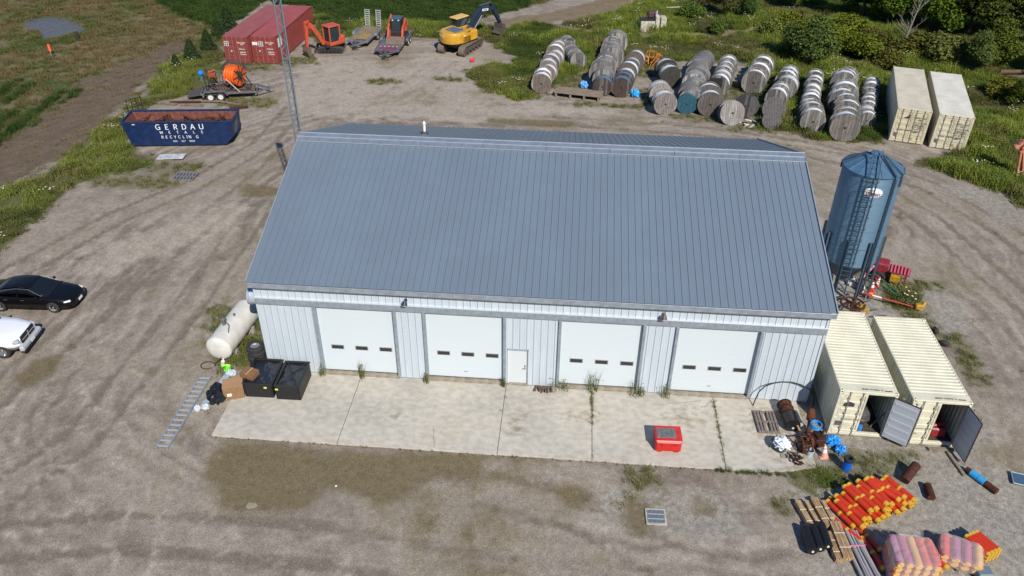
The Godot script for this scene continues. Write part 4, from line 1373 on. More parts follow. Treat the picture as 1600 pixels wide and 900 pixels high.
func reel_row(label: String, group: String, a: Array, b: Array, count: int, R: float, wrap: Material, wr: float, wob := 0.0, wood = null, wood2 = null):
	# a file of reels standing one behind the other between two pixels of the photograph
	if wood == null: wood = mt(0.32, 0.31, 0.305, 0.85, 0.0, "grain_up", 0.7)
	if wood2 == null: wood2 = mt(0.43, 0.42, 0.42, 0.8, 0.0, "grain_up", 0.5)
	var p = G(a[0], a[1])
	var q = G(b[0], b[1])
	var d = (q - p).normalized()
	var pitch = p.distance_to(q) / maxf(count - 1, 1) if count > 1 else 1.1
	var W = minf(pitch * 0.76, 1.05)
	R *= 0.95
	var turn = atan2(-d.x, -d.z)
	var proto = null
	var rg = RandomNumberGenerator.new()
	rg.seed = int(a[0] * 3 + a[1])
	for i in count:
		var at = p + d * pitch * i + Vector3(d.z, 0, -d.x) * rg.randf_range(-wob, wob)
		at.y = -0.02
		var tn = turn + rg.randf_range(-0.12, 0.12) * (1.0 if wob > 0 else 0.4)
		if proto == null:
			proto = reel_parts(R, W, wrap, wood, wood2, wr)
			proto.name = numbered("cable_reel")
			add_child(proto)
			proto.position = at
			proto.rotation.y = tn
			tag(proto, label % ORD[0] if "%s" in label else label, "cable reel", group)
		else:
			var o = copy_of(proto, at, tn, label % ORD[i] if "%s" in label else label)
			# no two reels are of quite the same size, fill or lean
			var s = rg.randf_range(0.9, 1.06)
			o.scale = Vector3(s, s, rg.randf_range(0.85, 1.12))
			o.rotation.x = rg.randf_range(-0.05, 0.05)
			var f = rg.randf_range(0.96, 1.08)
			var drum = o.get_node("wrapped_cable")
			drum.scale = Vector3(f, f, 1)
			drum.position.y = R * (1.0 - f)
			drum.material_override = vary(wrap, rg.randi() % 5, 0.12)
			for fl in ["flange", "flange2"]:
				var fn = o.get_node_or_null(fl)
				if fn == null: continue
				var k = rg.randi() % 5
				for pc in fn.get_children():
					if pc.material_override == wood: pc.material_override = vary(wood, k, 0.2)

func make_reels():
	var white = mt(0.80, 0.84, 0.88, 0.4, 0.0, "fine", 1.0)
	var pale = mt(0.62, 0.70, 0.78, 0.4, 0.0, "fine", 1.0)
	var grey = mt(0.30, 0.295, 0.30, 0.6, 0.0, "grain", 0.8)
	var dark = mt(0.055, 0.055, 0.06, 0.6, 0.0, "fine", 1.0)
	var bluew = mt(0.08, 0.20, 0.38, 0.45, 0.0, "fine", 1.0)
	var brown = mt(0.25, 0.205, 0.185, 0.85, 0.0, "grain_up", 0.8)
	var dkw = mt(0.19, 0.185, 0.185, 0.85, 0.0, "grain_up", 0.8)
	var gw = mt(0.42, 0.415, 0.41, 0.85, 0.0, "grain_up", 0.6)
	reel_row("%s reel back in the white wrapped row next to the plank platform", "white reels behind the plank platform", [845, 146], [871, 92], 8, 0.93, white, 0.87, 0.12, brown, null)
	reel_row("%s grey reel in the short row standing alone in the grass", "short row of grey reels in the grass", [902, 108], [889, 84], 4, 0.84, grey, 0.92, 0.1, dkw, gw)
	reel_row("dark faced cable reel with blue lagging at the foot of the long grey row", "blue lagged reels", [940, 150], [941, 147], 1, 0.88, bluew, 0.95, 0.0, mt(0.10, 0.07, 0.065, 0.85, 0.0, "grain_up", 0.8), dkw)
	reel_row("%s grey reel in the long staggered row behind a blue lagged one", "long staggered row of grey reels", [938, 142], [961, 84], 8, 1.06, grey, 0.96, 0.3, gw, mt(0.24, 0.23, 0.225, 0.85, 0.0, "grain_up", 0.6))
	reel_row("%s of two dark reels with blue lagging next to the pale board", "blue lagged reels by the boards", [969, 152], [971, 146], 2, 0.93, bluew, 0.95, 0.0, mt(0.10, 0.07, 0.065, 0.85, 0.0, "grain_up", 0.8), dkw)
	reel_row("%s brown and grey reel in the row behind the blue lagged pair", "row behind the blue lagged pair", [975, 139], [989, 110], 4, 0.92, pale, 0.88, 0.12, brown, dkw)
	reel_row("%s of two plain wooden reels with split planks, beside the teal reel", "split wooden reels", [1038, 180], [1031, 165], 2, 1.02, pale, 0.88, 0.0, mt(0.33, 0.30, 0.285, 0.85, 0.0, "grain_up", 0.8), gw)
	reel_row("%s reel of the charcoal faced pair behind the split wooden reels", "charcoal faced pair", [1047, 137], [1041, 128], 2, 1.02, pale, 0.88, 0.0, mt(0.07, 0.065, 0.06, 0.85, 0.0, "grain_up", 0.8), dkw)
	var teal = mt(0.035, 0.14, 0.21, 0.55, 0.0, "dirty", 1.0)
	reel_row("small cable reel with a teal blue painted face", "teal reel", [1071, 178], [1072, 175], 1, 0.88, teal, 0.95, 0.0, teal, teal)
	reel_row("%s grey wooden reel in the long slanting row behind the teal one", "slanting row of grey reels", [1073, 174], [1094, 112], 9, 1.02, grey, 0.98, 0.22, gw, mt(0.25, 0.24, 0.235, 0.85, 0.0, "grain_up", 0.6))
	reel_row("%s of two dark striped reels with pale blue lagging beside the teal one", "dark striped pair", [1107, 182], [1105, 170], 2, 1.1, pale, 0.88, 0.0, mt(0.17, 0.15, 0.14, 0.85, 0.0, "grain_up", 0.8), dkw)
	reel_row("%s white wrapped reel in the row that a black sheet leans on", "row with the black panel", [1120, 150], [1133, 119], 5, 0.98, white, 0.87, 0.08, dkw, gw)
	reel_row("%s reel in the short row of three white wrapped ones", "short row of three white reels", [1174, 147], [1186, 124], 3, 1.1, white, 0.87, 0.0, mt(0.21, 0.185, 0.175, 0.85, 0.0, "grain_up", 0.8), gw)
	reel_row("%s white lagged reel in the crooked row behind the leaning dark flanges", "crooked row of pale reels", [1213, 172], [1231, 136], 5, 0.95, white, 0.87, 0.3, dkw, gw)
	reel_row("%s of two large white wrapped reels before the narrow row", "large reels before the narrow row", [1266, 208], [1264, 198], 2, 1.02, white, 0.87, 0.0, mt(0.28, 0.26, 0.245, 0.85, 0.0, "grain_up", 0.8), gw)
	reel_row("%s narrow white wrapped reel in the row behind the large pair", "narrow row of white reels", [1261, 185], [1270, 137], 7, 0.82, white, 0.87, 0.06, dkw, gw)
	reel_row("%s wide reel with brown striped planks, in the row of widest reels", "wide row of pale reels", [1315, 221], [1317, 186], 4, 1.2, pale, 0.88, 0.1, mt(0.28, 0.255, 0.23, 0.85, 0.0, "grain_up", 0.8), dkw)
	reel_row("%s wide white reel behind the brown striped ones in the widest row", "rear half of the wide row", [1311, 180], [1315, 143], 5, 1.15, white, 0.87, 0.1, dkw, gw)
	reel_row("%s small white wrapped reel in the row next to the beige container", "small reels by the beige container", [1351, 201], [1358, 147], 8, 0.72, white, 0.87, 0.04, dkw, gw)
	# toppled, broken reel and loose flanges
	var br = reel_parts(1.0, 0.75, dark, mt(0.36, 0.33, 0.32, 0.85, 0.0, "grain_up", 0.8), gw, 0.85)
	br.name = numbered("broken_reel")
	add_child(br)
	br.position = G(1143, 196) + Vector3(0, -0.02, 0)
	br.rotation = Vector3(-0.28, 0.1, 0.0)
	tag(br, "pale broken cable reel leaning back with black rim and torn wrap", "cable reel")
	var b2 = reel_parts(0.95, 0.7, dark, dkw, dark, 0.8)
	b2.name = numbered("broken_reel")
	add_child(b2)
	b2.position = G(1160, 184)
	b2.rotation = Vector3(-0.2, -0.5, 0.0)
	tag(b2, "dark broken cable reel tilted behind the pale broken one", "cable reel")
	for q in [[1205, 203, 0.78, -0.45, "small dark wooden flange disc leaning at the foot of the crooked row"], [1209, 190, 1.0, -0.5, "large dark wooden flange disc leaning on the crooked row"]]:
		var f = MB.new()
		f.t = Transform3D(Basis(Vector3.RIGHT, q[3]), Vector3.ZERO)
		f.t = f.t * Transform3D(Basis(Vector3.RIGHT, PI / 2), Vector3(0, q[2], 0))
		f.lathe([Vector2(0, -0.05), Vector2(q[2], -0.05), Vector2(q[2], 0.05), Vector2(0, 0.05)], 28)
		var fo = solo("reel_flange", f, mt(0.15, 0.14, 0.15, 0.85, 0.0, "grain", 0.8), q[4], "flange", G(q[0], q[1]), 0.1)
		var k = MB.new()
		k.t = f.t
		for i in 7: k.box(Vector3(-q[2] * 0.75 + i * q[2] * 0.25, 0.054, 0), Vector3(0.02, 0.006, 2 * sqrt(maxf(q[2] * q[2] - pow(-q[2] * 0.75 + i * q[2] * 0.25, 2), 0.02)) * 0.97))
		part("plank_gap", k, mt(0.04, 0.035, 0.03, 0.9), fo)
	var scrap = MB.new()
	var rg = RandomNumberGenerator.new()
	rg.seed = 8
	for i in 7:
		scrap.box(Vector3(rg.randf_range(-0.8, 0.8), 0.05 + 0.05 * i, rg.randf_range(-0.4, 0.4)), Vector3(rg.randf_range(0.3, 0.9), 0.02, rg.randf_range(0.12, 0.3)), 0.0, Basis.from_euler(Vector3(rg.randf_range(-0.4, 0.4), rg.randf_range(-1, 1), rg.randf_range(-0.4, 0.4))))
	tag(part("torn_wrap", scrap, mt(0.62, 0.62, 0.56, 0.6), self), "torn pale wrap scraps on the ground by the broken reel", "scraps", "", "stuff")
	get_node("torn_wrap").position = G(1168, 196)
	boxp("black_sheet", Vector3.ZERO, Vector3(1.15, 0.85, 0.04), mt(0.012, 0.012, 0.014, 0.5), self, 0.005)
	var bp = get_node("black_sheet")
	bp.position = G(1117, 150) + Vector3(-0.15, 1.25, 0.18)
	bp.rotation = Vector3(-0.1, 0.0, 0.0)
	tag(bp, "black square sheet leaning on a white wrapped reel", "sheet")

# ---------- dumpster, cable trailer and what lies round them ----------
func wheel(called: String, at: Vector3, R: float, W: float, parent: Node, rim: Material, axis := Vector3(0, 0, 1)):
	# a tyre with tread shoulders and a dished rim; outer face along +axis
	var w = Node3D.new()
	w.name = called
	parent.add_child(w, true)
	w.position = at
	var b = Basis(axis.cross(Vector3.UP).normalized(), axis, Vector3.UP) if absf(axis.y) < 0.5 else Basis()
	b = Basis(b.x, b.y, b.x.cross(b.y))
	var ty = MB.new()
	ty.t = Transform3D(b, Vector3.ZERO)
	ty.lathe([Vector2(R * 0.62, -W / 2), Vector2(R * 0.9, -W / 2), Vector2(R, -W / 3), Vector2(R, W / 3), Vector2(R * 0.9, W / 2), Vector2(R * 0.64, W / 2), Vector2(R * 0.62, W * 0.4)], 22)
	part("tyre", ty, mt(0.022, 0.022, 0.023, 0.85), w)
	var rm = MB.new()
	rm.t = ty.t
	rm.lathe([Vector2(R * 0.64, W * 0.40), Vector2(R * 0.55, W * 0.40), Vector2(R * 0.46, W * 0.18), Vector2(R * 0.2, W * 0.22), Vector2(R * 0.16, W * 0.36), Vector2(0.0, W * 0.36)], 20)
	part("rim", rm, rim, w)
	return w

func make_dumpster_corner():
	var p = G(208, 230)
	var q = G(358, 228)
	var mid = (p + q) / 2
	var d = (q - p).normalized()
	var turn = atan2(-d.z, d.x)
	var L = p.distance_to(q)
	var t = thing("scrap_dumpster", "long navy blue open dumpster with white lettering, full of rusty scrap", "dumpster", mid, turn)
	var navy = mt(0.008, 0.030, 0.115, 0.45, 0.0, "dirty", 0.4)
	var rin = mt(0.24, 0.085, 0.07, 0.8, 0.0, "dirty", 0.6)
	var Ht = 1.95
	var D = 2.35
	var x0 = -L / 2
	var x1 = L / 2
	# long sides, floor, raked ends
	var tl = x0 - 0.42
	var tr = x1 + 0.55
	for z in [0.0, -D]:
		var s = MB.new()
		s.prism([Vector2(x0, 0.12), Vector2(x1 - 0.2, 0.12), Vector2(x1 + 0.45, 0.75), Vector2(tr, Ht), Vector2(tl, Ht)], z - 0.03, z + 0.03)
		part("side_wall", s, navy, t)
		var i = MB.new()
		var zi = z - 0.045 if z == 0.0 else z + 0.045
		i.prism([Vector2(x0 + 0.05, 0.25), Vector2(x1 - 0.2, 0.25), Vector2(x1 + 0.4, 0.75), Vector2(tr - 0.06, Ht - 0.04), Vector2(tl + 0.06, Ht - 0.04)], zi - 0.012, zi + 0.012)
		part("inner_face", i, rin, t)
		boxp("top_rail", Vector3((tl + tr) / 2, Ht, z), Vector3(tr - tl, 0.14, 0.14), navy, t, 0.02)
	for k in 9:
		boxp("inner_rib", Vector3(lerpf(x0, x1, (k + 0.5) / 9), 1.1, -D + 0.085), Vector3(0.10, 1.6, 0.06), rin, t, 0.01)
	var e = MB.new()
	e.face([Vector3(x0, 0.12, 0), Vector3(x0, 0.12, -D), Vector3(tl, Ht, -D), Vector3(tl, Ht, 0)], Vector3(-1, 0, 0))
	e.face([Vector3(x1 - 0.2, 0.12, 0), Vector3(x1 - 0.2, 0.12, -D), Vector3(x1 + 0.45, 0.75, -D), Vector3(x1 + 0.45, 0.75, 0)], Vector3(1, -1, 0))
	e.face([Vector3(x1 + 0.45, 0.75, 0), Vector3(x1 + 0.45, 0.75, -D), Vector3(tr, Ht, -D), Vector3(tr, Ht, 0)], Vector3(1, 0, 0))
	part("end_wall", e, navy, t)
	var ei = MB.new()
	ei.face([Vector3(x0 + 0.04, 0.2, -0.05), Vector3(x0 + 0.04, 0.2, -D + 0.05), Vector3(tl + 0.04, Ht - 0.05, -D + 0.05), Vector3(tl + 0.04, Ht - 0.05, -0.05)], Vector3(1, 0, 0))
	ei.face([Vector3(x1 + 0.41, 0.75, -0.05), Vector3(x1 + 0.41, 0.75, -D + 0.05), Vector3(tr - 0.05, Ht - 0.05, -D + 0.05), Vector3(tr - 0.05, Ht - 0.05, -0.05)], Vector3(-1, 0, 0))
	part("inner_end", ei, rin, t)
	for x in [tl, tr]: boxp("top_rail", Vector3(x, Ht, -D / 2), Vector3(0.14, 0.14, D - 0.14), navy, t, 0.02)
	boxp("bed", Vector3((x0 + x1) / 2, 0.16, -D / 2), Vector3(L - 0.2, 0.1, D - 0.08), rin, t)
	boxp("rail_mark", Vector3(tl + 0.9, Ht - 0.13, 0.036), Vector3(0.22, 0.06, 0.008), mt(0.6, 0.6, 0.6, 0.6), t, 0.0)
	var sk = MB.new()
	sk.prism([Vector2(-0.75, 0.5), Vector2(-0.5, 1.3), Vector2(0.1, 1.45), Vector2(0.35, 1.0), Vector2(0.0, 0.35)], 0.0, 0.01)
	var skm = part("worn_patch", sk, mt(0.16, 0.20, 0.26, 0.8, 0.0, "dirty", 1.2), t)
	skm.transform = Transform3D(Basis(Vector3(0, 0, -1), Vector3(0.085, 0.996, 0), Vector3(1, 0, 0)), Vector3(x1 + 0.44, 0.35, -D / 2))
	for x in [x0 + 0.3, x1 - 0.6]:
		cylp("roller", Vector3(x, 0.1, -0.3), Vector3(x, 0.1, -D + 0.3), 0.1, mt(0.03, 0.03, 0.03, 0.7), t)
	var wl = mt(0.78, 0.8, 0.84, 0.5)
	var words = [["GERDAU", 0.42, 1.60, -1.37, 0.64], ["METALS", 0.21, 1.17, -1.2, 0.60], ["RECYCLING", 0.22, 0.80, 0.0, 0.0], ["905", 0.13, 0.46, -0.44, 0.11], ["337", 0.13, 0.46, 0.18, 0.11], ["9000", 0.13, 0.46, 0.76, 0.11]]
	for w in words:
		for k in w[0].length():
			var xx = w[3] + k * w[4]
			if w[0] == "RECYCLING": xx = [-1.2, -0.9, -0.57, -0.26, 0.05, 0.36, 0.62, 0.83, 1.37][k]
			text(w[0][k], "letter", w[1], wl, t, Transform3D(Basis(), Vector3(xx, w[2], 0.04)), "Droid Sans", 500)
	# the scrap: loops of rusty strip and angle iron
	var rg = RandomNumberGenerator.new()
	rg.seed = 12
	var rust = mt(0.50, 0.42, 0.38, 0.85, 0.0, "rust", 2.0)
	var heap = MB.new()
	for i in 150:
		var o = Vector3(rg.randf_range(x0 + 0.3, x1 - 0.2), rg.randf_range(0.95, 1.6), rg.randf_range(-D + 0.4, -0.4))
		var dr = Vector3(rg.randf_range(-1, 1), rg.randf_range(-0.25, 0.25), rg.randf_range(-0.5, 0.5)).normalized()
		var ln = rg.randf_range(0.3, 1.0)
		var a = (o - dr * ln).clamp(Vector3(x0 + 0.15, 0.3, -D + 0.15), Vector3(x1 + 0.1, 1.75, -0.15))
		var b = (o + dr * ln).clamp(Vector3(x0 + 0.15, 0.3, -D + 0.15), Vector3(x1 + 0.1, 1.6, -0.15))
		if a.distance_to(b) > 0.2: heap.beam(a, b, rg.randf_range(0.03, 0.16), rg.randf_range(0.01, 0.05))
	var hn = FastNoiseLite.new()
	hn.seed = 6
	hn.frequency = 0.8
	for i in 26:
		for j in 9:
			var hq = []
			for o in [[0, 0], [0, 1], [1, 1], [1, 0]]:
				var hx = lerpf(x0 + 0.1, x1 + 0.15, (i + o[0]) / 26.0)
				var hz = lerpf(-D + 0.08, -0.08, (j + o[1]) / 9.0)
				hq.append(Vector3(hx, 1.18 + hn.get_noise_2d(hx, hz) * 0.35 + hn.get_noise_2d(hx * 4, hz * 4) * 0.16, hz))
			heap.face(hq, Vector3.UP)
	for i in 5:
		var pts = []
		var r = rg.randf_range(0.5, 0.9)
		var c = Vector3(rg.randf_range(-1.8, x1 - 0.9), 0.75, rg.randf_range(-1.8, -0.6))
		for k in 13:
			var f = PI * k / 12.0
			pts.append(c + Vector3(cos(f) * r, sin(f) * r * 0.85, k * 0.03))
		heap.tube(pts, 0.03, 5)
	tag(part("scrap_metal", heap, rust, self), "heap of rusty strips and bars lying in the blue dumpster", "scrap metal", "", "stuff")
	var hp = get_node("scrap_metal")
	hp.position = mid
	hp.rotation.y = turn
	# black rack standing behind it
	var rk = thing("steel_rack", "black steel rack standing in the weeds behind the blue dumpster", "rack", G(216, 186), 0.9)
	var bm = mt(0.02, 0.02, 0.022, 0.6)
	for i in 4: boxp("upright", Vector3(-0.6 + i * 0.4, 0.9, 0), Vector3(0.07, 1.8, 0.07), bm, rk)
	for y in [0.1, 0.6, 1.1, 1.7]: boxp("crossbar", Vector3(0, y, 0.0), Vector3(1.3, 0.06, 0.06), bm, rk)
	# timbers and rusty angle behind the dumpster
	for i in 7:
		var o = G([262, 290, 318, 335, 360, 374, 300][i], [163, 161, 160, 158, 163, 170, 165][i])
		var lb = MB.new()
		lb.box(Vector3(0, 0.08 + 0.03 * (i % 3), 0), Vector3([1.8, 2.6, 3.4, 2.2, 1.8, 1.5, 2.0][i], 0.1, 0.22), 0.01)
		solo("plank" if i % 2 == 0 else "steel_channel", lb, mt(0.33, 0.27, 0.21, 0.85, 0.0, "grain", 0.8) if i % 2 == 0 else rust, "old plank lying behind the blue dumpster" if i % 2 == 0 else "rusty steel channel lying behind the blue dumpster", "plank" if i % 2 == 0 else "steel channel", o, [-0.1, 0.15, 0.05, -0.2, -0.3, 0.3, 0.02][i], "timber and steel behind the dumpster")
	# white board and grey pallet on the ground in front
	var wb = MB.new()
	wb.box(Vector3(0, 0.12, 0), Vector3(2.0, 0.05, 0.85), 0.01, Basis(Vector3(0, 0, 1), 0.04))
	solo("white_board", wb, mt(0.66, 0.70, 0.74, 0.5, 0.0, "dirty", 0.5), "white board lying in the grass before the blue dumpster", "board", G(268, 247), 0.1)
	pallet(G(290, 277), 0.05, "grey weathered pallet on the ground before the blue dumpster", mt(0.27, 0.27, 0.29, 0.85, 0.0, "grain", 0.9), 1.5, 1.1)
	# tandem trailer with the reel stand
	cable_trailer()

func pallet(at: Vector3, turn: float, label: String, m: Material, w := 1.2, d := 1.0) -> Node3D:
	var t = thing("pallet", label, "pallet", at, turn)
	for i in 3: boxp("bearer", Vector3(0, 0.065, -d / 2 + d / 2 * i), Vector3(w, 0.09, 0.09), m, t, 0.005)
	for i in 7:
		if i == 3 and d > 1.2: continue
		boxp("slat", Vector3(-w / 2 + 0.05 + (w - 0.1) * i / 6, 0.12, 0), Vector3(w * 0.1, 0.02, d + 0.08), m, t, 0.004)
	return t

func cable_trailer():
	var a = G(326, 158)
	var b = G(420, 153)
	var d = (b - a).normalized()
	var turn = atan2(-d.z, d.x)
	var t = thing("flatbed_trailer", "grey tandem axle trailer carrying an orange drum on a reel stand", "trailer", a, turn)
	var gm = mt(0.22, 0.23, 0.25, 0.5, 0.3, "dirty", 0.6)
	var L = 4.6
	var W = 1.9
	# deck planks
	var wood = mt(0.22, 0.15, 0.11, 0.85, 0.0, "grain", 0.7)
	for i in 7: boxp("deck_plank", Vector3(1.75, 0.60, -0.18 - W / 7 * (i + 0.5) + 0.05), Vector3(4.3, 0.05, W / 7 - 0.02), wood, t, 0.006)
	boxp("side_rail", Vector3(1.75, 0.56, -0.1), Vector3(4.6, 0.16, 0.08), gm, t, 0.01)
	boxp("side_rail", Vector3(1.75, 0.56, -W - 0.1), Vector3(4.6, 0.16, 0.08), gm, t, 0.01)
	boxp("cross_rail", Vector3(-0.55, 0.56, -W / 2 - 0.1), Vector3(0.08, 0.16, W), gm, t, 0.01)
	boxp("cross_rail", Vector3(4.05, 0.56, -W / 2 - 0.1), Vector3(0.08, 0.16, W), gm, t, 0.01)
	var tg = MB.new()
	tg.beam(Vector3(4.0, 0.52, -0.15), Vector3(5.2, 0.5, -W / 2 - 0.1), 0.1, 0.12)
	tg.beam(Vector3(4.0, 0.52, -W), Vector3(5.2, 0.5, -W / 2 - 0.1), 0.1, 0.12)
	tg.cyl(Vector3(5.05, 0.0, -W / 2 - 0.1), Vector3(5.05, 0.9, -W / 2 - 0.1), 0.04, 0.04, 8)
	tg.box(Vector3(5.35, 0.52, -W / 2 - 0.1), Vector3(0.3, 0.1, 0.12), 0.02)
	part("tongue", tg, gm, t)
	boxp("tail_ramp", Vector3(-1.15, 0.42, -W / 2 - 0.1), Vector3(1.2, 0.06, W * 0.9), mt(0.10, 0.085, 0.075, 0.8, 0.0, "dirty", 1.0), t, 0.01, Basis(Vector3(0, 0, 1), 0.12))
	for s in 2:
		var z = 0.1 if s == 0 else -W - 0.3
		var ax = Vector3(0, 0, 1) if s == 0 else Vector3(0, 0, -1)
		wheel("wheel", Vector3(0.25, 0.36, z - ax.z * 0.03), 0.36, 0.22, t, mt(0.7, 0.72, 0.74, 0.3, 0.3), ax)
		wheel("wheel", Vector3(1.08, 0.36, z - ax.z * 0.03), 0.36, 0.22, t, mt(0.7, 0.72, 0.74, 0.3, 0.3), ax)
		var f = MB.new()
		f.prism([Vector2(-0.3, 0.5), Vector2(-0.12, 0.82), Vector2(1.42, 0.82), Vector2(1.62, 0.5), Vector2(1.72, 0.5), Vector2(1.48, 0.88), Vector2(-0.18, 0.88), Vector2(-0.4, 0.5)], z - 0.16, z + 0.16)
		part("mudguard", f, gm, t)
	# the stand: A-frames of dark tube round the drum
	var st = thing("reel_stand", "dark steel A-frame reel stand with a spindle, on the grey trailer", "reel stand", a + Vector3(0, 0.63, 0), turn)
	var bm = mt(0.03, 0.028, 0.027, 0.6)
	for z in [-0.45, -1.75]:
		for q in [[-0.25, 0.9], [1.75, 3.5]]:
			var fr = MB.new()
			var top = Vector3((q[0] + q[1]) / 2 + (-0.45 if q[0] < 0 else 0.1), 1.75 if q[0] > 0 else 1.6, z)
			fr.beam(Vector3(q[0] if q[0] > 0 else 0.0, 0.02, z), top, 0.08, 0.08)
			fr.beam(Vector3(q[1], 0.02, z), top, 0.08, 0.08)
			part("side_frame", fr, bm, st)
		boxp("base_rail", Vector3(1.7, 0.05, z), Vector3(3.8, 0.1, 0.1), bm, st)
	boxp("spindle", Vector3(2.35, 1.15, -1.1), Vector3(0.08, 0.08, 1.6), bm, st)
	for k in 3: boxp("cross_tube", Vector3([0.0, 1.75, 3.5][k], 0.06, -1.1), Vector3(0.08, 0.08, 1.3), bm, st)
	for k in 5:
		# hoops that keep the pipe on the drum
		var pts = []
		for i in 9:
			var f = PI * (0.15 + 0.7 * i / 8.0)
			pts.append(Vector3(2.35 + cos(f) * 1.15, 1.15 + sin(f) * 1.2, -0.55 - k * 0.28))
		tubep("hoop", pts, 0.025, bm, st, 5)
	var pw = MB.new()
	pw.box(Vector3(0.55, 1.35, -0.9), Vector3(0.6, 0.4, 0.5), 0.05)
	pw.cyl(Vector3(0.3, 1.6, -0.7), Vector3(0.8, 1.7, -1.0), 0.12)
	part("motor", pw, mt(0.38, 0.09, 0.035, 0.5, 0.0, "dirty", 1.0), st)
	var gr = MB.new()
	for k in 6: gr.beam(Vector3(0.5 + k * 0.22, 0.2, -0.6), Vector3(0.3 + k * 0.25, 1.2, -1.2), 0.05, 0.05)
	part("guide_bar", gr, mt(0.24, 0.12, 0.09, 0.8, 0.0, "rust", 1.0), st)
	var pole = MB.new()
	pole.beam(Vector3(2.75, 0.02, 0.05), Vector3(1.7, 1.1, -0.3), 0.07, 0.07)
	part("prop", pole, mt(0.42, 0.36, 0.29, 0.8), st)
	var dr = thing("duct_drum", "orange drum of plastic duct mounted on the reel stand", "drum", a + Vector3(0, 0.63, 0), turn)
	dr.position += Basis(Vector3.UP, turn) * Vector3(2.35, 1.15, -1.1)
	var dm = MB.new()
	dm.t = Transform3D(Basis(Vector3.UP, 1.05) * Basis(Vector3.RIGHT, PI / 2), Vector3.ZERO)
	var pr = [Vector2(0.38, -0.52)]
	for k in 9: pr.append(Vector2(0.80 + (0.05 if k % 2 == 0 else 0.0), -0.5 + k * 0.125))
	pr.append(Vector2(0.38, 0.52))
	dm.lathe(pr, 28)
	part("duct_coil", dm, mt(0.72, 0.105, 0.008, 0.42), dr)
	var co = MB.new()
	co.t = dm.t
	co.cyl(Vector3(0, -0.56, 0), Vector3(0, 0.56, 0), 0.38, 0.38, 16)
	part("core", co, mt(0.05, 0.03, 0.025, 0.8), dr)
	var spokes = MB.new()
	spokes.t = dm.t
	for k in 8:
		var f = TAU * k / 8
		for y in [-0.56, 0.56]: spokes.beam(Vector3(0, y, 0), Vector3(cos(f) * 0.95, y, sin(f) * 0.95), 0.05, 0.05)
	part("spoke", spokes, bm, dr)
	var blue = MB.new()
	blue.box(Vector3(-0.35, 2.05, -0.9), Vector3(0.42, 0.42, 0.42), 0.12)
	blue.cyl(Vector3(-0.35, 1.3, -0.9), Vector3(-0.35, 1.9, -0.9), 0.05)
	solo("blue_tank", blue, mt(0.015, 0.19, 0.62, 0.3), "bright blue canister on top of the reel stand", "canister", a + Vector3(0, 0.1, 0), turn)

# ---------- plant and trailers at the back ----------
func track_unit(parent: Node, z: float, L: float, H: float, W: float, m: Material, wm: Material):
	# one crawler: rounded belt with grousers, wheels between
	var t = Node3D.new()
	t.name = "track"
	parent.add_child(t, true)
	var r = H / 2
	var pts = []
	for i in 9:
		var f = PI / 2 + PI * i / 8.0
		pts.append(Vector2(-L / 2 + r + cos(f) * r, r + sin(f) * r))
	for i in 9:
		var f = -PI / 2 + PI * i / 8.0
		pts.append(Vector2(L / 2 - r + cos(f) * r, r + sin(f) * r))
	var mb = MB.new()
	var inner = []
	for q in pts: inner.append(Vector2(q.x * (L - 0.14) / L, r + (q.y - r) * (H - 0.14) / H))
	for i in pts.size():
		var a = pts[i]
		var b = pts[(i + 1) % pts.size()]
		var c = inner[i]
		var d = inner[(i + 1) % pts.size()]
		var o = Vector3((a.x + b.x) / 2, (a.y + b.y) / 2 - r, 0)
		mb.face([Vector3(a.x, a.y, z - W / 2), Vector3(b.x, b.y, z - W / 2), Vector3(b.x, b.y, z + W / 2), Vector3(a.x, a.y, z + W / 2)], o)
		for s in [-1, 1]: mb.face([Vector3(a.x, a.y, z + s * W / 2), Vector3(b.x, b.y, z + s * W / 2), Vector3(d.x, d.y, z + s * W / 2), Vector3(c.x, c.y, z + s * W / 2)], Vector3(0, 0, s))
	part("belt", mb, m, t)
	var gs = MB.new()
	var per = 0.0
	for i in pts.size():
		var a = pts[i]
		var b = pts[(i + 1) % pts.size()]
		var n = maxi(1, int(a.distance_to(b) / 0.16))
		for k in n:
			var p = a.lerp(b, (k + 0.5) / n)
			var dir = (b - a).normalized()
			gs.box(Vector3(p.x, p.y, z), Vector3(0.11, 0.05, W), 0.0, Basis(Vector3(0, 0, 1), atan2(dir.y, dir.x)))
	part("grouser", gs, m, t)
	var wh = MB.new()
	for k in 6: wh.cyl(Vector3(lerpf(-L / 2 + r, L / 2 - r, k / 5.0), r * (0.6 if k > 0 and k < 5 else 1.0), z - W / 2 + 0.05), Vector3(lerpf(-L / 2 + r, L / 2 - r, k / 5.0), r * (0.6 if k > 0 and k < 5 else 1.0), z + W / 2 - 0.05), r * (0.42 if k > 0 and k < 5 else 0.78), -1, 14)
	wh.box(Vector3(0, r, z), Vector3(L - H, H * 0.42, W * 0.6), 0.03)
	part("roller", wh, wm, t)

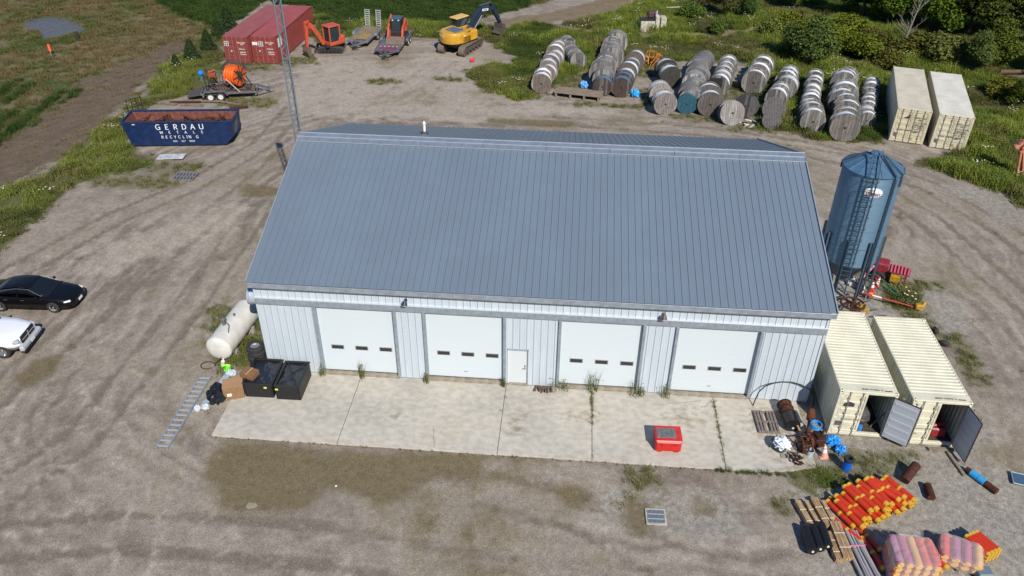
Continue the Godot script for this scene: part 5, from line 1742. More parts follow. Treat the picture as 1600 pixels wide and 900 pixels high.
func make_machines():
	var mud = mt(0.24, 0.195, 0.155, 0.9, 0.0, "dirty", 1.0)
	var dmud = mt(0.10, 0.085, 0.075, 0.85, 0.0, "dirty", 1.0)
	var blk = mt(0.02, 0.022, 0.025, 0.5)
	var glass = mt(0.02, 0.035, 0.045, 0.06)
	# --- big yellow excavator ---
	var yel = mt(0.66, 0.36, 0.035, 0.38, 0.0, "fine", 0.5)
	var at = G(708, 83) + Vector3(0.6, 0, -1.2)
	var t = thing("excavator", "large yellow crawler excavator with black boom reaching over the weeds", "excavator", at, 0.0)
	var lower = Node3D.new()
	lower.name = "undercarriage"
	t.add_child(lower)
	lower.rotation.y = 1.22
	for z in [-1.15, 1.15]: track_unit(lower, z, 4.2, 0.92, 0.65, mud, dmud)
	boxp("car_body", Vector3(0, 0.62, 0), Vector3(2.0, 0.45, 1.8), dmud, lower, 0.08)
	var up = Node3D.new()
	up.name = "upper_structure"
	t.add_child(up)
	up.position.y = 0.98
	up.rotation.y = 0.95
	cylp("slew_ring", Vector3(0, -0.15, 0), Vector3(0, 0.1, 0), 0.75, blk, up, 0.75, 24)
	# counterweight: a rounded tail of smooth sections
	var cw = MB.new()
	var rings = []
	for k in 5:
		var y = [0.12, 0.2, 0.75, 1.08, 1.16][k]
		var s = [0.94, 1.0, 1.0, 0.98, 0.9][k]
		var rr = []
		for i in 19:
			var f = PI / 2 + PI * i / 18.0
			rr.append(Vector3(-1.0 + cos(f) * 1.35 * s, y, sin(f) * 1.38 * s))
		rr.append(Vector3(0.1, y, -1.38 * s))
		rr.append(Vector3(0.1, y, 1.38 * s))
		rings.append(rr)
	cw.loft(rings)
	part("counterweight", cw, yel, up)
	var eh = MB.new()
	eh.box(Vector3(-0.2, 0.62, 0.88), Vector3(2.6, 0.95, 1.0), 0.09)
	eh.box(Vector3(-0.55, 0.62, -0.75), Vector3(1.2, 0.9, 1.2), 0.09)
	part("engine_cover", eh, yel, up)
	boxp("side_door", Vector3(0.45, 0.6, 1.385), Vector3(0.9, 0.75, 0.02), yel, up, 0.008)
	var top = MB.new()
	top.box(Vector3(-0.9, 1.2, 0.1), Vector3(1.1, 0.12, 1.5), 0.03)
	top.cyl(Vector3(-0.5, 1.15, 0.75), Vector3(-0.5, 1.5, 0.75), 0.07)
	part("hood", top, mt(0.09, 0.13, 0.19, 0.4), up)
	boxp("skirt", Vector3(-0.3, 0.12, 0), Vector3(3.2, 0.14, 2.5), blk, up, 0.02)
	# cab: frame posts, glass, roof
	var cab = Node3D.new()
	cab.name = "cab"
	up.add_child(cab)
	boxp("lower_panel", Vector3(0.85, 0.62, -0.88), Vector3(1.6, 0.85, 0.95), yel, cab, 0.06)
	boxp("window_glass", Vector3(0.85, 1.45, -0.88), Vector3(1.5, 0.85, 0.88), glass, cab, 0.1)
	for q in [[0.06, -1.33], [1.62, -1.33], [0.06, -0.44], [1.62, -0.44], [0.8, -1.34]]: boxp("post", Vector3(q[0], 1.42, q[1]), Vector3(0.08, 0.92, 0.08), blk, cab)
	boxp("roof", Vector3(0.83, 1.94, -0.88), Vector3(1.75, 0.12, 1.05), mt(0.62, 0.38, 0.12, 0.45), cab, 0.04)
	boxp("seat", Vector3(0.6, 1.15, -0.88), Vector3(0.5, 0.7, 0.5), mt(0.3, 0.32, 0.33, 0.6), cab, 0.05)
	# boom, stick, rams, bucket
	var bl = mt(0.018, 0.03, 0.055, 0.4)
	var boom = MB.new()
	boom.prism([Vector2(0.9, 0.55), Vector2(1.2, 1.0), Vector2(2.3, 2.15), Vector2(3.2, 2.55), Vector2(4.9, 2.35), Vector2(4.95, 2.05), Vector2(3.35, 2.0), Vector2(2.6, 1.6), Vector2(1.45, 0.55)], -0.22, 0.22)
	part("boom", boom, bl, up)
	var stk = MB.new()
	stk.prism([Vector2(4.4, 2.75), Vector2(4.95, 2.5), Vector2(6.1, 0.45), Vector2(5.9, 0.35), Vector2(4.75, 1.95)], -0.16, 0.16)
	part("stick", stk, bl, up)
	var rams = MB.new()
	for s in [-0.3, 0.3]: rams.cyl(Vector3(1.6, 0.6, s), Vector3(2.9, 1.85, s), 0.08)
	rams.cyl(Vector3(2.9, 2.75, 0), Vector3(4.45, 2.72, 0), 0.09)
	rams.cyl(Vector3(5.0, 2.35, 0), Vector3(5.95, 1.0, 0), 0.07)
	part("hydraulic_ram", rams, mt(0.10, 0.11, 0.13, 0.3, 0.4), up)
	var bk = MB.new()
	bk.prism([Vector2(5.75, 0.4), Vector2(6.2, 0.35), Vector2(6.25, -0.1), Vector2(5.95, -0.55), Vector2(5.5, -0.75), Vector2(5.2, -0.5), Vector2(5.55, -0.35), Vector2(5.7, -0.05)], -0.55, 0.55)
	part("bucket", bk, dmud, up)
	var bp = boxp("boom_mark", Vector3(3.5, 2.27, 0.225), Vector3(0.9, 0.22, 0.006), mt(0.75, 0.76, 0.78, 0.5), up, 0.0, Basis(Vector3(0, 0, 1), -0.1))
	text("DEERE", "lettering", 0.14, blk, bp, Transform3D(Basis(Vector3(0, 0, 1), -0.1), Vector3(3.5, 2.27, 0.236)))
	# lettering round the tail
	var word = "DEERE"
	var lw = mt(0.80, 0.78, 0.72, 0.5)
	for k in 5:
		var f = PI + 0.20 - (k - 2) * -0.17 + 0.12
		var e = Vector3(cos(f), 0, sin(f))
		text(word[k], "lettering", 0.22, lw, up, Transform3D(Basis(Vector3(-e.z, 0, e.x) * -1.0, Vector3.UP, e), Vector3(-1.0 + cos(f) * 1.36, 0.86, sin(f) * 1.39)))
	text("200", "lettering", 0.15, lw, up, Transform3D(Basis(), Vector3(-0.85, 0.86, 1.395)))
	# --- orange mini excavator ---
	var org = mt(0.56, 0.095, 0.045, 0.45, 0.0, "fine", 0.6)
	var m2 = thing("mini_excavator", "orange mini excavator with enclosed cab parked beside the red containers", "mini excavator", G(519, 79), 0.0)
	var lo2 = Node3D.new()
	lo2.name = "undercarriage"
	m2.add_child(lo2)
	lo2.rotation.y = 0.12
	for z in [-0.8, 0.8]: track_unit(lo2, z, 2.5, 0.6, 0.4, dmud, blk)
	boxp("blade", Vector3(-1.5, 0.3, 0), Vector3(0.12, 0.45, 1.9), dmud, lo2, 0.02)
	var u2 = Node3D.new()
	u2.name = "upper_structure"
	m2.add_child(u2)
	u2.position.y = 0.62
	u2.rotation.y = 4.05
	boxp("engine_cover", Vector3(-0.75, 0.45, 0), Vector3(0.9, 0.85, 1.7), org, u2, 0.15)
	boxp("platform", Vector3(0.1, 0.1, 0), Vector3(1.9, 0.2, 1.6), blk, u2, 0.04)
	var c2 = Node3D.new()
	c2.name = "cab"
	u2.add_child(c2)
	boxp("window_glass", Vector3(0.05, 1.05, -0.3), Vector3(1.15, 1.5, 0.98), glass, c2, 0.06)
	for q in [[-0.55, -0.82], [0.65, -0.82], [-0.55, 0.22], [0.65, 0.22]]: boxp("post", Vector3(q[0], 1.05, q[1]), Vector3(0.13, 1.75, 0.13), org, c2, 0.03)
	boxp("roof", Vector3(0.05, 1.95, -0.3), Vector3(1.4, 0.14, 1.22), org, c2, 0.05)
	boxp("lower_panel", Vector3(0.05, 0.3, -0.3), Vector3(1.32, 0.35, 1.15), org, c2, 0.04)
	var bo2 = MB.new()
	bo2.prism([Vector2(0.75, 0.25), Vector2(1.05, 0.9), Vector2(1.75, 2.2), Vector2(2.35, 2.75), Vector2(2.75, 2.65), Vector2(2.7, 2.4), Vector2(2.1, 1.95), Vector2(1.3, 0.6), Vector2(1.1, 0.2)], -0.1, 0.1)
	part("boom", bo2, org, u2)
	var s2 = MB.new()
	s2.prism([Vector2(2.3, 2.85), Vector2(2.85, 2.75), Vector2(2.95, 0.4), Vector2(2.72, 0.3), Vector2(2.5, 2.2)], -0.1, 0.1)
	part("stick", s2, org, u2)
	var k2 = MB.new()
	k2.prism([Vector2(2.65, 0.4), Vector2(3.0, 0.4), Vector2(3.15, 0.0), Vector2(2.95, -0.5), Vector2(2.5, -0.6), Vector2(2.35, -0.35), Vector2(2.7, -0.2)], -0.42, 0.42)
	part("bucket", k2, mt(0.17, 0.12, 0.095, 0.8, 0.0, "dirty", 1.0), u2)
	var r2 = MB.new()
	r2.cyl(Vector3(1.0, 0.4, 0), Vector3(1.75, 1.75, 0.0), 0.05)
	r2.cyl(Vector3(1.6, 2.35, 0.0), Vector3(2.35, 2.8, 0), 0.05)
	part("hydraulic_ram", r2, blk, u2)
	# --- two flatbed trailers ---
	var grey = mt(0.24, 0.26, 0.29, 0.5, 0.2, "dirty", 0.6)
	var purple = mt(0.17, 0.165, 0.22, 0.5, 0.2, "dirty", 0.6)
	flat_trailer(G(553, 80), G(584, 50), 2.0, grey, mt(0.36, 0.28, 0.17, 0.85, 0.0, "grain_up", 0.6), true, "long grey flatbed trailer with bare planks and raised loading ramps", 0)
	var tr2 = flat_trailer(G(600, 95), G(628, 56), 2.25, purple, mt(0.20, 0.20, 0.24, 0.8, 0.0, "grain_up", 0.6), false, "grey flatbed trailer loaded with the orange and black skid steer", 1)
	# --- skid steer on the second trailer ---
	var sp = G(607, 84) + Vector3(0.5, 0.62, -2.6)
	var dir = (G(628, 56) - G(600, 95)).normalized()
	var s = thing("skid_steer", "orange and black skid steer loader riding on the flatbed trailer", "skid steer", sp, atan2(dir.z, -dir.x))
	# +x is the way it faces, towards the hitch
	for z in [-0.72, 0.72]: track_unit(s, z, 1.9, 0.72, 0.36, blk, dmud)
	boxp("chassis", Vector3(-0.2, 0.7, 0), Vector3(2.0, 0.7, 1.1), blk, s, 0.06)
	boxp("engine_cover", Vector3(-1.0, 1.05, 0), Vector3(0.7, 0.9, 1.5), org, s, 0.1)
	var cb = boxp("cab", Vector3(0.05, 1.5, 0), Vector3(1.1, 1.35, 0.95), glass, s, 0.08)
	boxp("cab_roof", Vector3(0.0, 2.2, 0), Vector3(1.25, 0.1, 1.05), mt(0.05, 0.075, 0.12, 0.4), cb, 0.03)
	for z in [-0.5, 0.5]:
		for x in [-0.5, 0.6]: boxp("post", Vector3(x, 1.5, z), Vector3(0.08, 1.4, 0.07), blk, cb)
	for z in [-0.72, 0.72]:
		var ar = MB.new()
		ar.prism([Vector2(-1.1, 1.95 if z > 0 else 1.6), Vector2(-1.25, 1.6), Vector2(-0.9, 1.5), Vector2(0.6, 1.15), Vector2(1.05, 0.55), Vector2(1.3, 0.6), Vector2(0.85, 1.4), Vector2(-0.7, 2.3 if z > 0 else 1.95)], z - 0.09, z + 0.09)
		part("lift_arm", ar, org, s)
		boxp("front_post", Vector3(0.75, 0.75, z * 0.92), Vector3(0.22, 0.8, 0.24), org, s, 0.04)
	boxp("front_bar", Vector3(0.85, 0.45, 0), Vector3(0.22, 0.22, 1.4), org, s, 0.03)
	var bu = MB.new()
	bu.prism([Vector2(1.0, 0.55), Vector2(1.1, 0.62), Vector2(1.75, 0.12), Vector2(2.2, 0.04), Vector2(2.2, 0.0), Vector2(1.1, 0.0)], -0.92, 0.92)
	part("bucket", bu, mt(0.20, 0.155, 0.125, 0.85, 0.0, "dirty", 0.8), s)
	for k in 2: boxp("work_light", Vector3(0.58, 2.08, -0.3 + 0.6 * k), Vector3(0.08, 0.12, 0.16), mt(0.5, 0.55, 0.6, 0.2), cb, 0.02)
	# small red thing on the bank
	var rb = MB.new()
	rb.box(Vector3(0, 0.16, 0), Vector3(0.42, 0.3, 0.25), 0.05)
	rb.cyl(Vector3(0.1, 0.3, 0), Vector3(0.3, 0.45, 0), 0.05)
	solo("fuel_can", rb, mt(0.55, 0.03, 0.03, 0.4), "small red fuel can on the gravel below the yellow excavator", "fuel can", G(738, 97), 0.4)

func flat_trailer(hitch: Vector3, rear: Vector3, W: float, m: Material, deck: Material, ramps: bool, label: String, seed_: int) -> Node3D:
	# +x runs from the hitch back along the deck
	var d = (rear - hitch).normalized()
	var L = hitch.distance_to(rear)
	var t = thing("flatbed_trailer", label, "trailer", hitch, atan2(-d.z, d.x))
	var x0 = 1.3
	var y = 0.62
	var np = 10
	for i in np: boxp("deck_plank", Vector3((x0 + L) / 2, y, -W / 2 + W / np * (i + 0.5)), Vector3(L - x0 - 0.1, 0.05, W / np - 0.014), deck, t, 0.006)
	for s in [-1, 1]:
		boxp("side_rail", Vector3((x0 + L) / 2, y - 0.06, s * (W / 2 + 0.05)), Vector3(L - x0, 0.2, 0.09), m, t, 0.012)
		var tg = MB.new()
		tg.beam(Vector3(x0 + 0.1, y - 0.1, s * W * 0.42), Vector3(0.1, y - 0.12, 0), 0.11, 0.14)
		part("tongue", tg, m, t)
		for k in 2: wheel("wheel", Vector3(L * 0.62 + k * 0.86, 0.34, s * (W / 2 + 0.17)), 0.36, 0.22, t, mt(0.6, 0.6, 0.62, 0.35, 0.3), Vector3(0, 0, s))
		var mg = MB.new()
		mg.prism([Vector2(L * 0.62 - 0.5, 0.55), Vector2(L * 0.62 - 0.35, 0.8), Vector2(L * 0.62 + 1.2, 0.8), Vector2(L * 0.62 + 1.36, 0.55)], s * (W / 2 + 0.18) - 0.16, s * (W / 2 + 0.18) + 0.16)
		part("mudguard", mg, m, t)
	boxp("front_rail", Vector3(x0, y - 0.04, 0), Vector3(0.1, 0.22, W + 0.1), m, t, 0.012)
	var ck = MB.new()
	ck.box(Vector3(0.0, y - 0.12, 0), Vector3(0.34, 0.12, 0.16), 0.02)
	ck.cyl(Vector3(0.35, 0.0, 0.0), Vector3(0.35, 1.05, 0.0), 0.05, 0.05, 8)
	ck.box(Vector3(0.75, y - 0.02, 0), Vector3(0.5, 0.2, 0.4), 0.03)
	part("coupler", ck, mt(0.06, 0.06, 0.065, 0.6), t)
	var ch = MB.new()
	ch.tube([Vector3(0.1, y - 0.15, 0.1), Vector3(0.2, 0.1, 0.3), Vector3(0.5, 0.05, 0.35)], 0.025, 5)
	part("safety_chain", ch, mt(0.06, 0.055, 0.05, 0.6), t)
	if seed_ == 1:
		boxp("toolbox_lid", Vector3(x0 + 0.45, y + 0.04, 0), Vector3(0.8, 0.05, W * 0.8), mt(0.30, 0.06, 0.12, 0.5, 0.0, "dirty", 1.5), t, 0.01)
		for i in 5: boxp("tie_point", Vector3(x0 + 0.95, y + 0.05, -W * 0.36 + i * W * 0.18), Vector3(0.1, 0.06, 0.14), mt(0.5, 0.48, 0.55, 0.4), t, 0.01)
	else:
		boxp("front_board", Vector3(x0 + 0.1, y + 0.1, 0.3), Vector3(0.15, 0.12, W * 0.5), mt(0.05, 0.05, 0.055, 0.7), t, 0.01)
		boxp("mud_patch", Vector3(x0 + 1.6, y + 0.03, 0.2), Vector3(1.6, 0.02, 1.0), mt(0.42, 0.27, 0.10, 0.9, 0.0, "dirty", 1.0), t, 0.008)
	if ramps:
		for s in [-1, 1]:
			var r = Node3D.new()
			r.name = "loading_ramp"
			t.add_child(r, true)
			r.position = Vector3(L, y, s * W * 0.30)
			r.rotation.z = -0.12
			for q in [-0.24, 0.24]: boxp("ramp_rail", Vector3(0, 0.85, q), Vector3(0.07, 1.7, 0.06), mt(0.42, 0.45, 0.46, 0.5, 0.3), r, 0.008)
			for k in 9: boxp("ramp_rung", Vector3(0, 0.1 + k * 0.19, 0), Vector3(0.08, 0.06, 0.46), mt(0.48, 0.51, 0.52, 0.5, 0.3), r, 0.006)
	return t

# ---------- cars ----------
func car_shell(secs: Array, rows: int) -> Array:
	# secs: [x, [half-width, height] ... from the sill up to the middle of the roof]; returns closed rings
	var rings = []
	for s in secs:
		var r = []
		for k in range(1, s.size()): r.append(Vector3(s[0], s[k][1], s[k][0]))
		for k in range(s.size() - 1, 0, -1):
			r.append(Vector3(s[0], s[k][1], -s[k][0]))
		rings.append(r)
	return rings

func make_cars():
	# +x is forward
	var blkp = mt(0.004, 0.004, 0.005, 0.3)
	blkp.metallic_specular = 0.3
	blkp.clearcoat_enabled = true
	blkp.clearcoat = 0.3
	blkp.clearcoat_roughness = 0.03
	var glass = mt(0.008, 0.009, 0.011, 0.04)
	var chrome = mt(0.55, 0.56, 0.58, 0.15, 0.9)
	var rimm = mt(0.33, 0.34, 0.36, 0.3, 0.6)
	var t = thing("sedan_car", "black four-door sedan parked on the dirt beside the white pickup", "car", Vector3(-14.55, 0, -4.42), 0.05)
	var b = MB.new()
	var w = 0.92
	b.loft(car_shell([
		[-2.50, [0.62, 0.42], [0.66, 0.55], [0.64, 0.72], [0.60, 0.82], [0.3, 0.86]],
		[-2.42, [0.78, 0.30], [0.82, 0.55], [0.80, 0.80], [0.70, 0.93], [0.35, 0.97]],
		[-1.9, [0.88, 0.24], [0.92, 0.55], [0.90, 0.84], [0.78, 0.97], [0.4, 1.01]],
		[-1.2, [0.90, 0.22], [0.93, 0.55], [0.91, 0.86], [0.80, 0.96], [0.4, 0.98]],
		[0.0, [0.90, 0.20], [0.92, 0.52], [0.91, 0.84], [0.80, 0.93], [0.4, 0.95]],
		[0.9, [0.90, 0.21], [0.92, 0.52], [0.91, 0.80], [0.80, 0.93], [0.4, 0.96]],
		[1.6, [0.89, 0.22], [0.91, 0.50], [0.89, 0.74], [0.76, 0.86], [0.4, 0.90]],
		[2.1, [0.83, 0.22], [0.86, 0.46], [0.83, 0.65], [0.70, 0.76], [0.36, 0.80]],
		[2.38, [0.66, 0.24], [0.70, 0.44], [0.67, 0.58], [0.58, 0.66], [0.3, 0.69]],
		[2.47, [0.46, 0.30], [0.50, 0.44], [0.47, 0.54], [0.40, 0.60], [0.2, 0.62]]], 5))
	part("body", b, blkp, t)
	var g = MB.new()
	g.loft(car_shell([
		[-1.95, [0.76, 0.94], [0.70, 0.97], [0.5, 1.0], [0.2, 1.01]],
		[-1.25, [0.83, 0.92], [0.69, 1.25], [0.55, 1.30], [0.25, 1.32]],
		[-0.5, [0.84, 0.92], [0.68, 1.35], [0.55, 1.41], [0.25, 1.43]],
		[0.2, [0.84, 0.92], [0.67, 1.33], [0.55, 1.39], [0.25, 1.41]],
		[0.75, [0.83, 0.91], [0.70, 1.13], [0.58, 1.16], [0.25, 1.18]],
		[1.25, [0.78, 0.90], [0.70, 0.93], [0.5, 0.95], [0.2, 0.95]]], 4))
	part("window_glass", g, glass, t)
	var rf = MB.new()
	rf.loft(car_shell([[-1.2, [0.66, 1.27], [0.55, 1.315], [0.25, 1.34]], [-0.5, [0.66, 1.37], [0.55, 1.425], [0.25, 1.45]], [0.2, [0.65, 1.35], [0.55, 1.405], [0.25, 1.43]], [0.32, [0.60, 1.31], [0.5, 1.36], [0.22, 1.38]]], 3))
	part("roof", rf, blkp, t)
	for z in [-0.95, 0.95]:
		var s = signf(z)
		for x in [-1.48, 1.42]: wheel("wheel", Vector3(x, 0.335, z * 0.89), 0.335, 0.23, t, rimm, Vector3(0, 0, s))
		tubep("window_trim", [Vector3(-1.85, 0.96, z * 0.86), Vector3(-1.1, 1.26, z * 0.745), Vector3(-0.4, 1.36, z * 0.72), Vector3(0.25, 1.33, z * 0.72), Vector3(0.95, 0.98, z * 0.865)], 0.010, mt(0.3, 0.31, 0.32, 0.4, 0.6), t, 5)
		boxp("post", Vector3(-0.35, 1.12, z * 0.815), Vector3(0.09, 0.46, 0.02), blkp, t, 0.004, Basis(Vector3(1, 0, 0), -s * 0.36))
		boxp("mirror", Vector3(0.72, 1.0, z * 1.03), Vector3(0.14, 0.13, 0.2), blkp, t, 0.04)
		boxp("door_handle", Vector3(-0.1, 0.78, z * 0.985), Vector3(0.2, 0.03, 0.02), chrome, t, 0.006)
		boxp("door_handle", Vector3(-1.0, 0.8, z * 0.985), Vector3(0.2, 0.03, 0.02), chrome, t, 0.006)
		var hl = MB.new()
		hl.box(Vector3(2.17, 0.64, z * 0.74), Vector3(0.36, 0.1, 0.22), 0.04, Basis(Vector3.UP, s * 0.5))
		part("headlight", hl, mt(0.62, 0.66, 0.70, 0.08), t)
		boxp("tail_light", Vector3(-2.43, 0.75, z * 0.7), Vector3(0.08, 0.14, 0.3), mt(0.35, 0.01, 0.01, 0.2), t, 0.03)
	boxp("grille", Vector3(2.46, 0.50, 0), Vector3(0.05, 0.18, 0.7), mt(0.01, 0.01, 0.01, 0.4), t, 0.02)
	boxp("number_plate", Vector3(2.50, 0.42, 0), Vector3(0.03, 0.14, 0.34), mt(0.75, 0.76, 0.78, 0.4), t, 0.006)
	boxp("wiper", Vector3(1.15, 0.985, 0.2), Vector3(0.04, 0.02, 0.7), mt(0.01, 0.01, 0.01, 0.6), t)
	# --- white pickup, only its front in the picture ---
	var wp = mt(0.72, 0.75, 0.79, 0.22)
	wp.clearcoat_enabled = true
	var u = thing("pickup_truck", "white pickup truck with dark grille parked on the dirt", "truck", Vector3(-15.25, 0, -0.5), 0.09)
	var k = MB.new()
	k.loft(car_shell([
		[-3.0, [0.95, 0.50], [1.0, 0.75], [1.0, 1.0], [0.97, 1.25], [0.5, 1.26]],
		[-1.2, [0.97, 0.42], [1.01, 0.75], [1.01, 1.0], [0.98, 1.22], [0.5, 1.24]],
		[0.9, [0.97, 0.42], [1.01, 0.75], [1.01, 1.0], [0.95, 1.20], [0.5, 1.24]],
		[1.8, [0.97, 0.46], [1.0, 0.75], [0.99, 0.96], [0.90, 1.13], [0.5, 1.20]],
		[2.40, [0.90, 0.48], [0.94, 0.74], [0.90, 0.90], [0.78, 1.01], [0.44, 1.12]],
		[2.62, [0.74, 0.55], [0.78, 0.74], [0.74, 0.84], [0.64, 0.92], [0.36, 1.0]]], 5))
	part("body", k, wp, u)
	var cg = MB.new()
	cg.loft(car_shell([[-2.2, [0.86, 1.2], [0.74, 1.7], [0.6, 1.78], [0.25, 1.80]], [-1.0, [0.88, 1.2], [0.73, 1.76], [0.6, 1.84], [0.25, 1.86]], [0.0, [0.88, 1.2], [0.72, 1.74], [0.6, 1.80], [0.25, 1.82]], [1.05, [0.84, 1.2], [0.76, 1.24], [0.6, 1.26], [0.25, 1.27]]], 4))
	part("window_glass", cg, mt(0.02, 0.032, 0.038, 0.05), u)
	var cr = MB.new()
	cr.loft(car_shell([[-2.1, [0.72, 1.72], [0.6, 1.80], [0.25, 1.83]], [-1.0, [0.72, 1.79], [0.6, 1.87], [0.25, 1.89]], [0.05, [0.70, 1.75], [0.6, 1.82], [0.25, 1.84]]], 3))
	part("roof", cr, wp, u)
	for z in [-0.98, 0.98]:
		wheel("wheel", Vector3(1.72, 0.39, z * 0.9), 0.40, 0.28, u, chrome, Vector3(0, 0, signf(z)))
		wheel("wheel", Vector3(-1.9, 0.39, z * 0.9), 0.40, 0.28, u, chrome, Vector3(0, 0, signf(z)))
		boxp("mirror", Vector3(0.75, 1.32, z * 1.1), Vector3(0.12, 0.22, 0.2), mt(0.02, 0.02, 0.02, 0.4), u, 0.04)
		boxp("headlight", Vector3(2.46, 0.88, z * 0.78), Vector3(0.32, 0.2, 0.3), mt(0.35, 0.38, 0.40, 0.08), u, 0.05, Basis(Vector3.UP, signf(z) * 0.45))
	var gr = boxp("grille", Vector3(2.62, 0.84, 0), Vector3(0.10, 0.42, 1.22), mt(0.012, 0.013, 0.014, 0.4), u, 0.05)
	boxp("grille_bar", Vector3(2.685, 0.84, 0), Vector3(0.03, 0.38, 0.05), mt(0.5, 0.52, 0.54, 0.25, 0.5), gr, 0.01)
	boxp("grille_bar", Vector3(2.685, 0.85, 0), Vector3(0.03, 0.04, 1.1), mt(0.5, 0.52, 0.54, 0.25, 0.5), gr, 0.01)
	boxp("bumper", Vector3(2.68, 0.50, 0), Vector3(0.26, 0.28, 1.85), mt(0.50, 0.53, 0.56, 0.3, 0.3), u, 0.07)
	boxp("bumper_step", Vector3(2.66, 0.31, 0), Vector3(0.22, 0.16, 1.75), mt(0.03, 0.03, 0.032, 0.6), u, 0.04)
	boxp("number_plate", Vector3(2.825, 0.50, 0), Vector3(0.02, 0.14, 0.32), mt(0.75, 0.76, 0.78, 0.4), u, 0.005)

# ---------- clutter at the left end of the apron ----------
func tyre_mesh(R: float, W: float) -> MB:
	var m = MB.new()
	m.lathe([Vector2(R * 0.55, W * 0.15), Vector2(R * 0.6, 0.0), Vector2(R * 0.9, 0.0), Vector2(R, W * 0.2), Vector2(R, W * 0.8), Vector2(R * 0.9, W), Vector2(R * 0.6, W), Vector2(R * 0.55, W * 0.85), Vector2(R * 0.55, W * 0.15)], 26)
	return m

func lumpy(r: Vector3, sd: int, rough := 0.18, seg := 12) -> MB:
	# a crumpled bag or bundle: a ball with folds
	var fn = FastNoiseLite.new()
	fn.seed = sd
	fn.frequency = 1.3
	fn.fractal_octaves = 3
	var m = MB.new()
	var p = []
	for j in seg + 1:
		var row = []
		for i in seg * 2:
			var a = PI * j / seg
			var b = TAU * i / (seg * 2)
			var d = Vector3(sin(a) * cos(b), cos(a), sin(a) * sin(b))
			var s = 1.0 + fn.get_noise_3dv(d * 1.6) * rough * 2.0
			var q = d * s * r
			q.y = maxf(q.y + r.y * 0.85, 0.0)
			row.append(q)
		p.append(row)
	for j in seg:
		for i in seg * 2:
			var k = (i + 1) % (seg * 2)
			m.tri(p[j][i], p[j][k], p[j + 1][k])
			m.tri(p[j][i], p[j + 1][k], p[j + 1][i])
	return m

